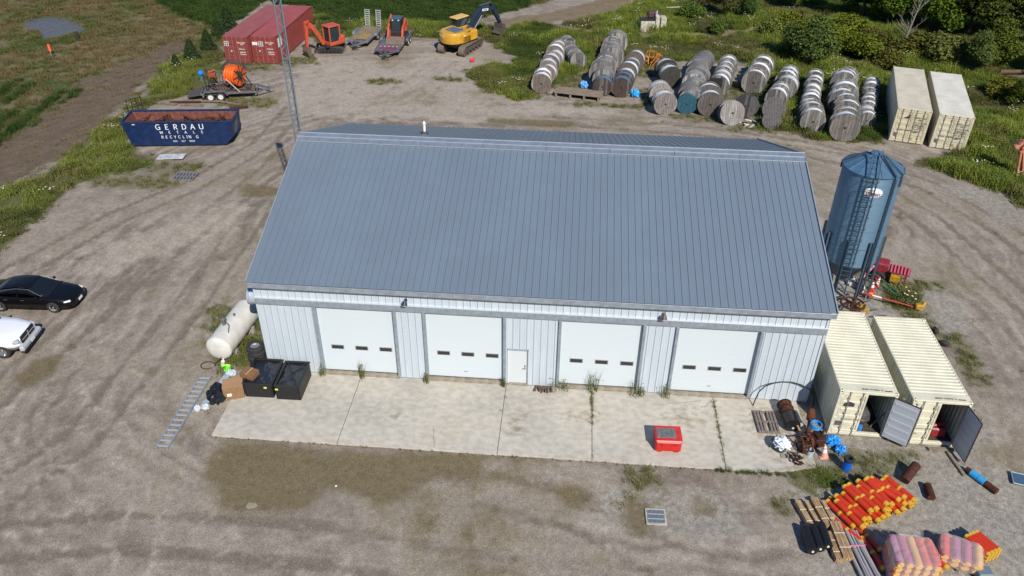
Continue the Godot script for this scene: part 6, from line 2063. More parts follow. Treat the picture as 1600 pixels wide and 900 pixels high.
func make_left_clutter():
	# white fuel tank along the gable wall
	var a = G(343, 543, 0.95)
	var b = G(386, 486, 0.95)
	var d = (b - a).normalized()
	a.y = 0; b.y = 0
	var t = thing("fuel_tank", "large white horizontal fuel tank beside the left end of the workshop", "tank", (a + b) / 2, atan2(-d.z, d.x))
	var L = a.distance_to(b)
	var R = 0.66
	var wm = mt(0.66, 0.655, 0.62, 0.4, 0.0, "soiled", 0.5)
	var m = MB.new()
	m.t = Transform3D(Basis(Vector3(0, 0, 1), -PI / 2), Vector3(0, 0.95, 0))
	var pr = []
	for k in 7: pr.append(Vector2(sin(k / 6.0 * PI / 2) * R, -L / 2 - 0.05 - cos(k / 6.0 * PI / 2) * 0.22))
	pr.append(Vector2(R, L / 2 + 0.05))
	for k in range(1, 7): pr.append(Vector2(cos(k / 6.0 * PI / 2) * R, L / 2 + 0.05 + sin(k / 6.0 * PI / 2) * 0.22))
	m.lathe(pr, 32)
	part("shell", m, wm, t)
	for x in [-L * 0.3, L * 0.3]: boxp("saddle", Vector3(x, 0.22, 0), Vector3(0.18, 0.46, 1.1), mt(0.3, 0.3, 0.3, 0.8), t, 0.02)
	var blk = mt(0.02, 0.02, 0.022, 0.6)
	var pm = MB.new()
	pm.cyl(Vector3(-0.55, 1.55, -0.1), Vector3(-0.55, 1.85, -0.1), 0.09)
	pm.box(Vector3(-0.55, 1.92, -0.1), Vector3(0.26, 0.2, 0.22), 0.04)
	pm.cyl(Vector3(0.25, 1.55, 0.05), Vector3(0.25, 1.72, 0.05), 0.06)
	part("fuel_pump", pm, mt(0.14, 0.15, 0.16, 0.5, 0.3), t)
	var hose = MB.new()
	var hp = [Vector3(-0.55, 1.8, 0.0), Vector3(-0.7, 1.75, 0.25), Vector3(-1.1, 1.45, 0.35), Vector3(-1.5, 1.0, 0.3), Vector3(-1.75, 0.5, 0.1), Vector3(-1.85, 0.2, -0.2)]
	for k in 11: hp.append(Vector3(-1.95 + sin(k * 0.57) * 0.3, 0.05 + k * 0.004, -0.6 + cos(k * 0.57) * 0.35))
	hose.tube(hp, 0.022, 6)
	part("hose", hose, blk, t)
	boxp("tank_label", Vector3(-0.95, 1.56, 0.22), Vector3(0.16, 0.015, 0.08), mt(0.05, 0.2, 0.25, 0.5), t, 0.004, Basis(Vector3(1, 0, 0), 0.35))
	# stack of old tyres against the corner
	var ty = tyre_mesh(0.43, 0.26).mesh()
	for k in 5:
		var o = solo("tyre", ty, mt(0.030, 0.031, 0.034, 0.85, 0.0, "fine", 1.0), ["black tyre at the foot of the tyre stack", "black tyre second from the foot of the tyre stack", "black tyre in the middle of the tyre stack", "black tyre second from the top of the tyre stack", "black tyre with pale rim on top of the tyre stack"][k], "tyre", Vector3(-0.66 + [0, 0.05, -0.03, 0.04, 0.0][k], k * 0.265, -0.3 + [0, -0.04, 0.03, 0.0, 0.02][k]), k * 1.3, "tyre stack")
		if k == 4:
			var rm = MB.new()
			rm.lathe([Vector2(0.25, 0.2), Vector2(0.2, 0.12), Vector2(0.06, 0.14), Vector2(0.0, 0.14)], 18)
			part("rim", rm, mt(0.25, 0.25, 0.25, 0.5, 0.4), o)
	# two black tubs under dark film
	for k in 2:
		var c = Vector3(0.17, 0.06, 1.12) if k == 0 else Vector3(1.58, 0.06, 1.17)
		var w = 1.36 if k == 0 else 1.16
		var tb = thing("plastic_tub", ["black plastic tub with crumpled blue film on top, beside the cardboard boxes", "black plastic tub with crossed film on top, beside the white wall panels"][k], "tub", c, 0.02)
		var bk = mt(0.012, 0.012, 0.013, 0.45)
		var D = 1.8
		var H = 0.82
		for s in [-1, 1]:
			boxp("side", Vector3(s * (w / 2 - 0.03), H / 2, 0), Vector3(0.06, H, D), bk, tb, 0.015)
			boxp("end", Vector3(0, H / 2, s * (D / 2 - 0.03)), Vector3(w - 0.13, H, 0.06), bk, tb, 0.015)
			boxp("rim", Vector3(s * (w / 2 - 0.02), H + 0.01, 0), Vector3(0.12, 0.05, D + 0.06), bk, tb, 0.015)
			boxp("rim", Vector3(0, H + 0.01, s * (D / 2 - 0.02)), Vector3(w - 0.16, 0.05, 0.12), bk, tb, 0.015)
		boxp("bottom", Vector3(0, 0.03, 0), Vector3(w - 0.1, 0.05, D - 0.1), bk, tb)
		var film = MB.new()
		var rg = FastNoiseLite.new()
		rg.seed = 5 + k
		rg.frequency = 1.7
		for i in 12:
			for j in 14:
				var q = []
				for o in [[0, 0], [0, 1], [1, 1], [1, 0]]:
					var x = lerpf(-w / 2 + 0.1, w / 2 - 0.1, (i + o[0]) / 12.0)
					var z = lerpf(-D / 2 + 0.12, D / 2 - 0.12, (j + o[1]) / 14.0)
					q.append(Vector3(x, H - 0.07 + rg.get_noise_2d(x * 1.2, z * 0.6) * 0.07, z))
				film.face(q, Vector3.UP)
		part("film", film, mt(0.016, 0.021, 0.03, 0.2), tb)
		if k == 1:
			for s in [-1, 1]: boxp("cross_bar", Vector3(0, H + 0.0, 0), Vector3(0.05, 0.04, D * 1.05), bk, tb, 0.01, Basis(Vector3.UP, s * 0.5))
		boxp("tag", Vector3(0.35 if k == 0 else -0.5, 0.62, D / 2 + 0.006), Vector3(0.14, 0.09, 0.01), mt(0.6, 0.7, 0.1, 0.5), tb, 0.0)
	# cardboard
	var card = mt(0.30, 0.175, 0.085, 0.8, 0.0, "fine", 1.0)
	var c1 = thing("cardboard_box", "large brown cardboard box standing by the black rubbish bag", "cardboard box", Vector3(-1.05, 0.06, 1.92), 0.35)
	boxp("carton", Vector3(0, 0.36, 0), Vector3(0.92, 0.72, 0.7), card, c1, 0.012)
	boxp("flap", Vector3(0, 0.735, 0.17), Vector3(0.92, 0.012, 0.36), mt(0.34, 0.205, 0.105, 0.8), c1, 0.0, Basis(Vector3(1, 0, 0), -0.05))
	boxp("flap", Vector3(0, 0.735, -0.18), Vector3(0.92, 0.012, 0.34), mt(0.34, 0.205, 0.105, 0.8), c1, 0.0)
	boxp("shipping_label", Vector3(-0.2, 0.3, 0.352), Vector3(0.2, 0.16, 0.004), mt(0.75, 0.75, 0.75, 0.5), c1, 0.0)
	var c2 = thing("cardboard_box", "small brown cardboard box lying on the corner of the black tub", "cardboard box", Vector3(-0.35, 0.86, 1.45), -0.3)
	boxp("carton", Vector3(0, 0.14, 0), Vector3(0.7, 0.28, 0.55), mt(0.25, 0.125, 0.06, 0.8, 0.0, "fine", 1.0), c2, 0.01)
	boxp("tape", Vector3(0, 0.283, 0), Vector3(0.06, 0.004, 0.55), mt(0.4, 0.3, 0.16, 0.4), c2, 0.0)
	solo("rubbish_bag", lumpy(Vector3(0.42, 0.42, 0.55), 3, 0.22), mt(0.010, 0.011, 0.016, 0.22), "glossy black rubbish bag on the ground beside the ladder", "rubbish bag", Vector3(-1.75, 0.0, 2.3), 0.2)
	# ladder lying on the ground
	var la = G(253, 703)
	var lb = G(322, 590)
	var ld = (lb - la).normalized()
	var al = mt(0.50, 0.53, 0.56, 0.4, 0.5)
	var lt = thing("aluminium_ladder", "aluminium ladder lying on the dirt beside the concrete apron", "ladder", la, atan2(-ld.z, ld.x))
	var LL = la.distance_to(lb)
	for s in [-0.26, 0.26]: boxp("rail", Vector3(LL / 2, 0.07, s), Vector3(LL, 0.1, 0.05), mt(0.30, 0.36, 0.43, 0.45, 0.4), lt, 0.006)
	for k in 15: boxp("rung", Vector3(0.18 + k * (LL - 0.3) / 14, 0.08, 0), Vector3(0.11, 0.035, 0.50), al, lt, 0.008)
	# pipes beside it and oddments
	for k in 3:
		var p = MB.new()
		p.cyl(Vector3(-2.35 + k * 0.13, 0.06 + 0.03 * k, 3.1 - k * 0.2), Vector3(-2.0 + k * 0.14, 0.10 + 0.06 * k, 0.5 + k * 0.1), 0.055, 0.055, 10)
		solo("plastic_pipe", p, mt(0.30, 0.38, 0.48, 0.4), "blue-grey plastic pipe lying between the ladder and the bag", "pipe", Vector3.ZERO, 0.0, "pipes beside the ladder")
	for k in 2: solo("plastic_bag", lumpy(Vector3(0.16, 0.14, 0.16), 7 + k, 0.25, 9), mt(0.48, 0.53, 0.60, 0.35), ["white plastic bag at the end of the blue-grey pipes", "white plastic bag lying against the other white bag by the pipes"][k], "plastic bag", Vector3(-2.42 + k * 0.36, 0, 3.05 - k * 0.1), k)
	solo("plastic_bag", lumpy(Vector3(0.25, 0.16, 0.22), 10, 0.25, 9), mt(0.45, 0.52, 0.58, 0.35), "pale plastic sheet crumpled at the top end of the ladder", "plastic bag", Vector3(-1.75, 0.05, 0.6), 0.5)
	var gv = MB.new()
	gv.box(Vector3(0, 0.26, 0), Vector3(0.26, 0.5, 0.14), 0.06, Basis(Vector3(0, 0, 1), -0.35))
	gv.box(Vector3(-0.1, 0.46, 0), Vector3(0.3, 0.12, 0.12), 0.04)
	solo("green_jug", gv, mt(0.16, 0.80, 0.03, 0.4), "bright green jug lying by the white tank", "jug", G(357, 582), 0.3)
	var bt = MB.new()
	bt.t = Transform3D(Basis(Vector3(0, 0, 1), -0.25), Vector3.ZERO)
	bt.lathe([Vector2(0.0, 0.0), Vector2(0.1, 0.0), Vector2(0.1, 0.34), Vector2(0.04, 0.44), Vector2(0.04, 0.5), Vector2(0.0, 0.5)], 14)
	solo("plastic_jug", bt, mt(0.68, 0.62, 0.55, 0.4), "off-white plastic jug standing below the tank hose", "jug", G(348, 572), 0.0)

# ---------- on and beside the apron ----------
func make_right_clutter():
	# red job-site box with a grey lid
	var t = thing("storage_chest", "red plastic chest with grey lid standing alone on the concrete", "chest", Vector3(19.0, 0.06, 3.42), 0.03)
	var red = mt(0.62, 0.018, 0.018, 0.38, 0.0, "fine", 0.5)
	var bd = MB.new()
	bd.box(Vector3(0, 0.34, 0), Vector3(1.12, 0.60, 0.94), 0.06)
	for x in [-0.36, 0.36]: bd.box(Vector3(x, 0.06, 0), Vector3(0.2, 0.12, 0.9), 0.02)
	part("body", bd, red, t)
	boxp("lid", Vector3(0.0, 0.66, 0.0), Vector3(1.16, 0.10, 0.98), red, t, 0.035)
	boxp("lid_panel", Vector3(-0.09, 0.705, -0.02), Vector3(0.82, 0.03, 0.6), mt(0.17, 0.19, 0.21, 0.6, 0.0, "dirty", 1.5), t, 0.012)
	for x in [-0.3, 0.3]: boxp("latch", Vector3(x, 0.5, 0.48), Vector3(0.1, 0.16, 0.03), mt(0.3, 0.012, 0.012, 0.5), t, 0.01)
	# storm drain
	var c = (G(1010, 818) + G(1039, 797)) / 2
	var dr = thing("drain_grate", "square steel drain grate in a pale frame set in the gravel", "drain", Vector3(c.x, 0, c.z), 0.03)
	var fr = mt(0.55, 0.52, 0.45, 0.8, 0.0, "dirty", 1.0)
	for s in [-1, 1]:
		boxp("frame", Vector3(0, 0.0, s * 0.37), Vector3(0.82, 0.06, 0.07), fr, dr, 0.008)
		boxp("frame", Vector3(s * 0.375, 0.0, 0), Vector3(0.07, 0.06, 0.67), fr, dr, 0.008)
	boxp("sump", Vector3(0, -0.02, 0), Vector3(0.68, 0.02, 0.66), mt(0.05, 0.055, 0.06, 0.7), dr, 0.0)
	for k in 13: boxp("bar", Vector3(-0.31 + k * 0.0517, 0.012, 0), Vector3(0.034, 0.03, 0.66), mt(0.28, 0.33, 0.37, 0.45, 0.4), dr, 0.004)
	for k in 2: boxp("cross_bar", Vector3(0, 0.022, -0.12 + 0.24 * k), Vector3(0.66, 0.03, 0.03), mt(0.28, 0.33, 0.37, 0.45, 0.4), dr, 0.004)
	# split logs by the man door
	var rg = RandomNumberGenerator.new()
	rg.seed = 5
	for k in 7:
		var l = MB.new()
		l.cyl(Vector3(0, 0.06, -0.22), Vector3(rg.randf_range(-0.08, 0.08), 0.06 + rg.randf_range(0, 0.12), 0.25), 0.05, 0.045, 7)
		solo("firewood_stick", l, mt(0.24, 0.16, 0.10, 0.85, 0.0, "grain_up", 2.0), "brown stick in the small heap by the man door", "stick", Vector3(13.05 + k * 0.12, 0.055, 0.32), rg.randf_range(-0.25, 0.25), "sticks by the man door")
	# black hoop of pipe leaning on the wall
	var hp = [Vector3(23.22, 0.06, 0.50), Vector3(23.30, 0.45, 0.42), Vector3(23.40, 0.80, 0.34), Vector3(23.62, 1.06, 0.26), Vector3(23.95, 1.22, 0.2), Vector3(24.4, 1.32, 0.16), Vector3(24.85, 1.31, 0.14), Vector3(25.25, 1.20, 0.14), Vector3(25.55, 1.06, 0.16), Vector3(25.82, 0.88, 0.18), Vector3(26.0, 0.5, 0.2), Vector3(26.05, 0.03, 0.25)]
	var ho = MB.new()
	ho.tube(hp, 0.028, 8)
	solo("pipe_hoop", ho, mt(0.015, 0.015, 0.017, 0.45), "black plastic pipe bent in a hoop against the white wall", "pipe")
	pallet(Vector3(23.62, 0.055, 1.62), 0.03, "grey wooden pallet lying on the concrete near the black hoop", mt(0.30, 0.255, 0.22, 0.85, 0.0, "grain_up", 1.0), 0.95, 1.3)
	# rusty drum pushed into a black one
	var dm = thing("steel_drum", "rusty steel drum with black lower half lying beside the pallet", "drum", Vector3(24.62, 0.06, 1.35), 0.08)
	cylp("rusty_half", Vector3(0, 0.32, -0.75), Vector3(0, 0.32, 0.05), 0.31, mt(0.62, 0.55, 0.5, 0.85, 0.0, "rust", 1.5), dm, 0.31, 22)
	cylp("black_half", Vector3(0, 0.32, 0.0), Vector3(0, 0.31, 0.72), 0.325, mt(0.012, 0.012, 0.014, 0.3), dm, 0.325, 22)
	var rib = MB.new()
	for z in [-0.7, -0.35, 0.0, 0.68]: rib.cyl(Vector3(0, 0.32, z - 0.02), Vector3(0, 0.32, z + 0.02), 0.34, 0.34, 22)
	part("rim", rib, mt(0.10, 0.07, 0.055, 0.7, 0.0, "rust", 1.0), dm)
	boxp("bung", Vector3(0.02, 0.2, 0.73), Vector3(0.1, 0.1, 0.03), mt(0.5, 0.5, 0.5, 0.5), dm, 0.02)
	# black tub of white plastic
	var tb = thing("rubbish_tub", "round black tub stuffed with white and blue plastic", "tub", G(1217, 702) + Vector3(0, 0.055, 0), 0.0)
	var tm = MB.new()
	tm.lathe([Vector2(0.28, 0.0), Vector2(0.36, 0.34), Vector2(0.40, 0.36), Vector2(0.38, 0.38), Vector2(0.34, 0.36), Vector2(0.27, 0.04), Vector2(0.0, 0.04)], 24)
	part("tub_wall", tm, mt(0.02, 0.03, 0.03, 0.5), tb)
	part("plastic_waste", lumpy(Vector3(0.36, 0.26, 0.34), 21, 0.34, 14), mt(0.62, 0.68, 0.76, 0.3), tb).position = Vector3(0.03, 0.12, 0.06)
	# shovel
	var sv = MB.new()
	sv.tube([Vector3(0, 0.03, 0), Vector3(0.03, 0.05, -1.1)], 0.02, 6)
	sv.box(Vector3(-0.02, 0.03, 0.16), Vector3(0.2, 0.02, 0.28), 0.008)
	solo("shovel", sv, mt(0.26, 0.24, 0.21, 0.6), "shovel with thin grey handle lying by the black tub", "shovel", G(1222, 710) + Vector3(0, 0.055, 0), 0.05)
	# rusty iron
	var rust = mt(0.75, 0.62, 0.55, 0.85, 0.0, "rust", 2.2)
	var rd = mt(0.30, 0.24, 0.21, 0.85, 0.0, "rust", 2.2)
	var au = thing("rusty_auger", "long rusty auger arm leaning over the scrap iron beside the containers", "auger", G(1262, 700) + Vector3(0, 0.055, 0), 0.1)
	cylp("shaft", Vector3(-0.35, 0.15, 0.5), Vector3(0.35, 0.75, -1.1), 0.09, rust, au, 0.12)
	cylp("motor", Vector3(0.30, 0.70, -1.0), Vector3(0.42, 0.9, -1.4), 0.2, rust, au, 0.16)
	for k in 5: cylp("flight", Vector3(-0.32 + k * 0.09, 0.17 + k * 0.08, 0.45 - k * 0.2), Vector3(-0.31 + k * 0.09, 0.19 + k * 0.08, 0.42 - k * 0.2), 0.2, rd, au)
	var rw = thing("rusty_winch", "rusty cage-like winch frame on the concrete corner", "winch", G(1252, 704) + Vector3(0, 0.055, 0), 0.2)
	for k in 2:
		var ri = MB.new()
		var pts = []
		for i in 17: pts.append(Vector3(-0.15 + k * 0.4, 0.36 + sin(i * TAU / 16) * 0.34, cos(i * TAU / 16) * 0.38))
		ri.tube(pts, 0.035, 6)
		part("ring", ri, rust, rw)
	for k in 4: cylp("tie_bar", Vector3(-0.2, 0.36 + sin(k * 1.57 + 0.6) * 0.3, cos(k * 1.57 + 0.6) * 0.34), Vector3(0.3, 0.36 + sin(k * 1.57 + 0.6) * 0.3, cos(k * 1.57 + 0.6) * 0.34), 0.03, rust, rw)
	boxp("gearbox", Vector3(0.05, 0.3, 0.1), Vector3(0.34, 0.3, 0.3), rd, rw, 0.04)
	var en = thing("engine_block", "dark rusty engine block among the scrap iron by the traffic cone", "engine", G(1275, 694) + Vector3(0, 0.0, 0), 0.3)
	boxp("block", Vector3(0, 0.28, 0), Vector3(0.55, 0.5, 0.6), rd, en, 0.06)
	boxp("head", Vector3(0.02, 0.57, 0), Vector3(0.4, 0.14, 0.5), mt(0.16, 0.12, 0.1, 0.85, 0.0, "rust", 2.0), en, 0.03)
	cylp("flywheel", Vector3(-0.28, 0.28, 0), Vector3(-0.36, 0.28, 0), 0.24, rust, en)
	cylp("exhaust", Vector3(0.1, 0.6, 0.1), Vector3(0.25, 0.95, -0.1), 0.05, rd, en)
	var ch = MB.new()
	rg.seed = 31
	for k in 40:
		var f = k * 0.5
		ch.box(Vector3(cos(f) * rg.randf_range(0.05, 0.34), 0.04 + rg.randf_range(0, 0.26), sin(f) * rg.randf_range(0.05, 0.36)), Vector3(0.12, 0.05, 0.05), 0.012, Basis.from_euler(Vector3(rg.randf() * 6, rg.randf() * 6, rg.randf() * 6)))
	tag(part("chain_heap", ch, rd, self), "small heap of dark rusty chain on the edge of the concrete", "chain", "", "stuff")
	get_node("chain_heap").position = G(1243, 722) + Vector3(0, 0.055, 0)
	var yp = MB.new()
	yp.beam(Vector3(0, 0.05, 0.2), Vector3(-0.15, 0.5, -0.9), 0.09, 0.03)
	solo("rusty_plate", yp, mt(0.45, 0.28, 0.12, 0.85, 0.0, "dirty", 1.0), "ochre steel bar propped up between the rusty drum and the auger", "steel bar", G(1255, 690) + Vector3(0, 0.055, 0), 0.2)
	var hc = MB.new()
	for k in 4:
		var pts = []
		for i in 17: pts.append(Vector3(cos(i * TAU / 16) * (0.26 - k * 0.01), 0.1 + k * 0.05, sin(i * TAU / 16) * 0.24))
		hc.tube(pts, 0.03, 6)
	solo("hose_coil", hc, mt(0.02, 0.22, 0.55, 0.35), "coil of bright blue hose on the scrap iron", "hose", G(1274, 690) + Vector3(-0.1, 0.62, -0.2), 0.0)
	var bw = MB.new()
	bw.lathe([Vector2(0.0, 0.0), Vector2(0.13, 0.0), Vector2(0.17, 0.3), Vector2(0.15, 0.3), Vector2(0.12, 0.03), Vector2(0.0, 0.03)], 18)
	solo("bucket", bw, mt(0.36, 0.48, 0.58, 0.3), "pale blue plastic bucket in front of the rusty winch", "bucket", G(1264, 712) + Vector3(0, 0.055, 0))
	cone(G(1287, 713), 0.12, "faded pink and white traffic cone beside the scrap iron", mt(0.66, 0.33, 0.25, 0.6))
	for k in 2: solo("blue_tarpaulin", lumpy(Vector3(0.34 - k * 0.1, 0.18, 0.28 - k * 0.06), 41 + k, 0.3), mt(0.012, 0.22, 0.62, 0.4), ["bright blue tarpaulin bundled against the container corner", "smaller bright blue tarpaulin bundle in the weeds by the container"][k], "tarpaulin", G(1300 + k * 12, 692 + k * 14), k * 0.7)
	var bb = thing("blue_barrel", "small blue barrel with a black ring on top, on the gravel", "barrel", G(1321, 734), 0.0)
	var bm = MB.new()
	bm.lathe([Vector2(0.0, 0.0), Vector2(0.16, 0.0), Vector2(0.18, 0.06), Vector2(0.18, 0.26), Vector2(0.19, 0.28), Vector2(0.18, 0.30), Vector2(0.17, 0.55), Vector2(0.0, 0.56)], 20)
	part("shell", bm, mt(0.006, 0.09, 0.48, 0.35), bb)
	var bt = tyre_mesh(0.21, 0.16)
	part("rubber_ring", bt, mt(0.015, 0.015, 0.016, 0.8), bb).position.y = 0.57

func cone(at: Vector3, tilt: float, label: String, m: Material, lying := false, turn := 0.0):
	var t = thing("traffic_cone", label, "traffic cone", at, turn)
	var g = Node3D.new()
	var b = MB.new()
	var xf = Transform3D(Basis(Vector3(0, 0, 1), PI / 2 - 0.2), Vector3(0, 0.16, 0)) if lying else Transform3D(Basis(Vector3(0, 0, 1), tilt), Vector3.ZERO)
	b.t = xf
	b.lathe([Vector2(0.16, 0.03), Vector2(0.035, 0.72), Vector2(0.0, 0.72)], 18)
	b.box(Vector3(0, 0.015, 0), Vector3(0.38, 0.03, 0.38), 0.008)
	part("body", b, m, t)
	var s = MB.new()
	s.t = xf
	s.lathe([Vector2(0.115, 0.30), Vector2(0.082, 0.48)], 18)
	s.lathe([Vector2(0.068, 0.55), Vector2(0.052, 0.64)], 18)
	part("stripe", s, mt(0.75, 0.74, 0.72, 0.5), t)
	g.free()

func make_silo_clutter():
	# implements dumped round the foot of the silo
	var red = mt(0.33, 0.03, 0.05, 0.55, 0.0, "dirty", 1.2)
	var t = thing("red_implement", "red farm implement with slatted deck behind the silo", "implement", G(1386, 436), -0.4)
	boxp("deck", Vector3(0.5, 0.75, 0), Vector3(1.1, 0.06, 0.9), red, t, 0.01)
	for k in 6: boxp("slat", Vector3(0.05 + k * 0.18, 0.82, 0), Vector3(0.08, 0.06, 0.95), mt(0.55, 0.10, 0.14, 0.5), t, 0.008)
	boxp("hopper", Vector3(-0.5, 0.75, -0.1), Vector3(0.8, 0.6, 0.8), red, t, 0.06)
	for x in [-0.8, 0.9]:
		for z in [-0.45, 0.45]: boxp("leg", Vector3(x, 0.35, z), Vector3(0.08, 0.7, 0.08), red, t)
	boxp("bin", Vector3(0.35, 0.45, 0.5), Vector3(0.5, 0.4, 0.3), mt(0.55, 0.30, 0.02, 0.6, 0.0, "dirty", 1.0), t, 0.02)
	wheel("wheel", Vector3(-0.45, 0.32, 0.55), 0.32, 0.2, t, red, Vector3(0, 0, 1))
	cone(G(1362, 464), 0.0, "orange traffic cone lying on its side under the silo", mt(0.75, 0.12, 0.01, 0.5), true, 0.1)
	cone(G(1361, 455), 0.05, "upright red traffic cone with white bands by the silo legs", mt(0.55, 0.03, 0.02, 0.5))
	cone(G(1368, 449), -0.1, "tilted pinkish traffic cone beside the red implement", mt(0.62, 0.12, 0.09, 0.5))
	cone(G(1347, 456), 0.1, "white topped traffic cone between the silo legs", mt(0.60, 0.42, 0.45, 0.5))
	var rp = thing("boom_pole", "long red and white pole with a yellow end lying past the silo", "pole", G(1345, 470), 0.0)
	var a = Vector3.ZERO
	var b = G(1433, 486) - G(1345, 470)
	for k in 6:
		var p = MB.new()
		p.cyl(a.lerp(b, k / 6.0) + Vector3(0, 0.55 - k * 0.06, 0), a.lerp(b, (k + 1) / 6.0) + Vector3(0, 0.49 - k * 0.06, 0), 0.045, 0.045, 9)
		part("section", p, mt(0.30, 0.035, 0.02, 0.6) if k != 1 else mt(0.62, 0.58, 0.54, 0.5), rp)
	var hd = MB.new()
	hd.box(b + Vector3(0, 0.3, 0), Vector3(0.4, 0.3, 0.3), 0.05)
	hd.cyl(b + Vector3(0.1, 0.15, 0.1), b + Vector3(0.3, 0.55, -0.1), 0.1)
	part("yellow_head", hd, mt(0.52, 0.30, 0.02, 0.6, 0.0, "dirty", 1.0), rp)
	boxp("prop_leg", Vector3(0.2, 0.28, 0), Vector3(0.06, 0.55, 0.06), mt(0.2, 0.2, 0.2, 0.5), rp)
	for k in 2:
		var p = MB.new()
		var s = G(1364 + k * 4, 440 + k * 12) + Vector3(0, 0.5, 0)
		var e = G(1424, 478 + k * 4) + Vector3(0, 0.2, 0)
		p.cyl(s, e, 0.03, 0.03, 6)
		solo("green_pole", p, mt(0.03, 0.16, 0.12, 0.5), ["thin green pole slanting from the red implement to the yellow head", "pale green pole slanting below the other towards the yellow head"][k], "pole")
	var rust = mt(0.45, 0.35, 0.3, 0.85, 0.0, "rust", 1.5)
	var wh = thing("iron_wheel", "dark rusty iron wheel lying behind the container roofs", "wheel", G(1329, 486), 0.0)
	var ri = MB.new()
	var pts = []
	for i in 21: pts.append(Vector3(cos(i * TAU / 20) * 0.62, 0.5, sin(i * TAU / 20) * 0.6))
	ri.tube(pts, 0.06, 7)
	part("rim", ri, rust, wh)
	for k in 6: cylp("spoke", Vector3(0, 0.5, 0), Vector3(cos(k * TAU / 6) * 0.6, 0.5, sin(k * TAU / 6) * 0.58), 0.03, rust, wh, -1, 6)
	cylp("hub", Vector3(0, 0.3, 0), Vector3(0, 0.62, 0), 0.12, rust, wh)
	solo("yellow_casting", lumpy(Vector3(0.3, 0.3, 0.3), 77, 0.3), mt(0.42, 0.27, 0.06, 0.7, 0.0, "dirty", 1.0), "rusty yellow casting beside the iron wheel", "casting", G(1345, 489), 0.0)
	solo("white_sack", lumpy(Vector3(0.32, 0.22, 0.28), 78, 0.25), mt(0.55, 0.57, 0.58, 0.6), "crumpled white sack on the ground beneath the silo", "sack", G(1331, 446), 0.0)
	var fm = MB.new()
	var rg = RandomNumberGenerator.new()
	rg.seed = 9
	for k in 6:
		var f = MB.new()
		var o = G(1305 + k * 9, 474 + (k % 3) * 8)
		f.beam(o + Vector3(-0.8 + 0.2 * k, 0.1, 0.4), o + Vector3(0.8, 0.35 + 0.1 * (k % 2), -0.5 + 0.25 * k), 0.07, 0.07)
		solo("steel_tube", f, mt(0.13, 0.16, 0.19, 0.5, 0.4), "grey steel tube of the dismantled frame under the silo", "steel tube", Vector3.ZERO, 0.0, "tubes of the frame under the silo")
	var ax = thing("spring_axle", "red and grey axle with springs leaning on the silo legs", "axle", G(1345, 447), 0.6)
	cylp("axle_tube", Vector3(-0.6, 0.2, 0), Vector3(0.5, 1.3, 0.1), 0.07, mt(0.30, 0.22, 0.28, 0.5), ax)
	for k in 6: cylp("spring", Vector3(-0.5 + k * 0.17, 0.32 + k * 0.17, 0.02), Vector3(-0.45 + k * 0.17, 0.37 + k * 0.17, 0.02), 0.14, mt(0.36, 0.03, 0.06, 0.5), ax)
	# concrete footing of the silo
	var ft = MB.new()
	ft.box(Vector3(29.9, -0.01, -8.6), Vector3(4.6, 0.1, 5.4), 0.02)
	tag(part("silo_footing", ft, mt(0.36, 0.34, 0.30, 0.9, 0.0, "dirty", 0.5), self), "", "", "", "structure")
	# dark fittings on the gravel side of the open container
	for k in 2: solo("wheel_chock", lumpy(Vector3(0.16, 0.18, 0.24), 80 + k, 0.2, 8), mt(0.025, 0.022, 0.022, 0.8), ["black chock at the back corner of the open container", "black chock halfway along the open container"][k], "chock", G(1460 + k * 14, 520 + k * 20), k)

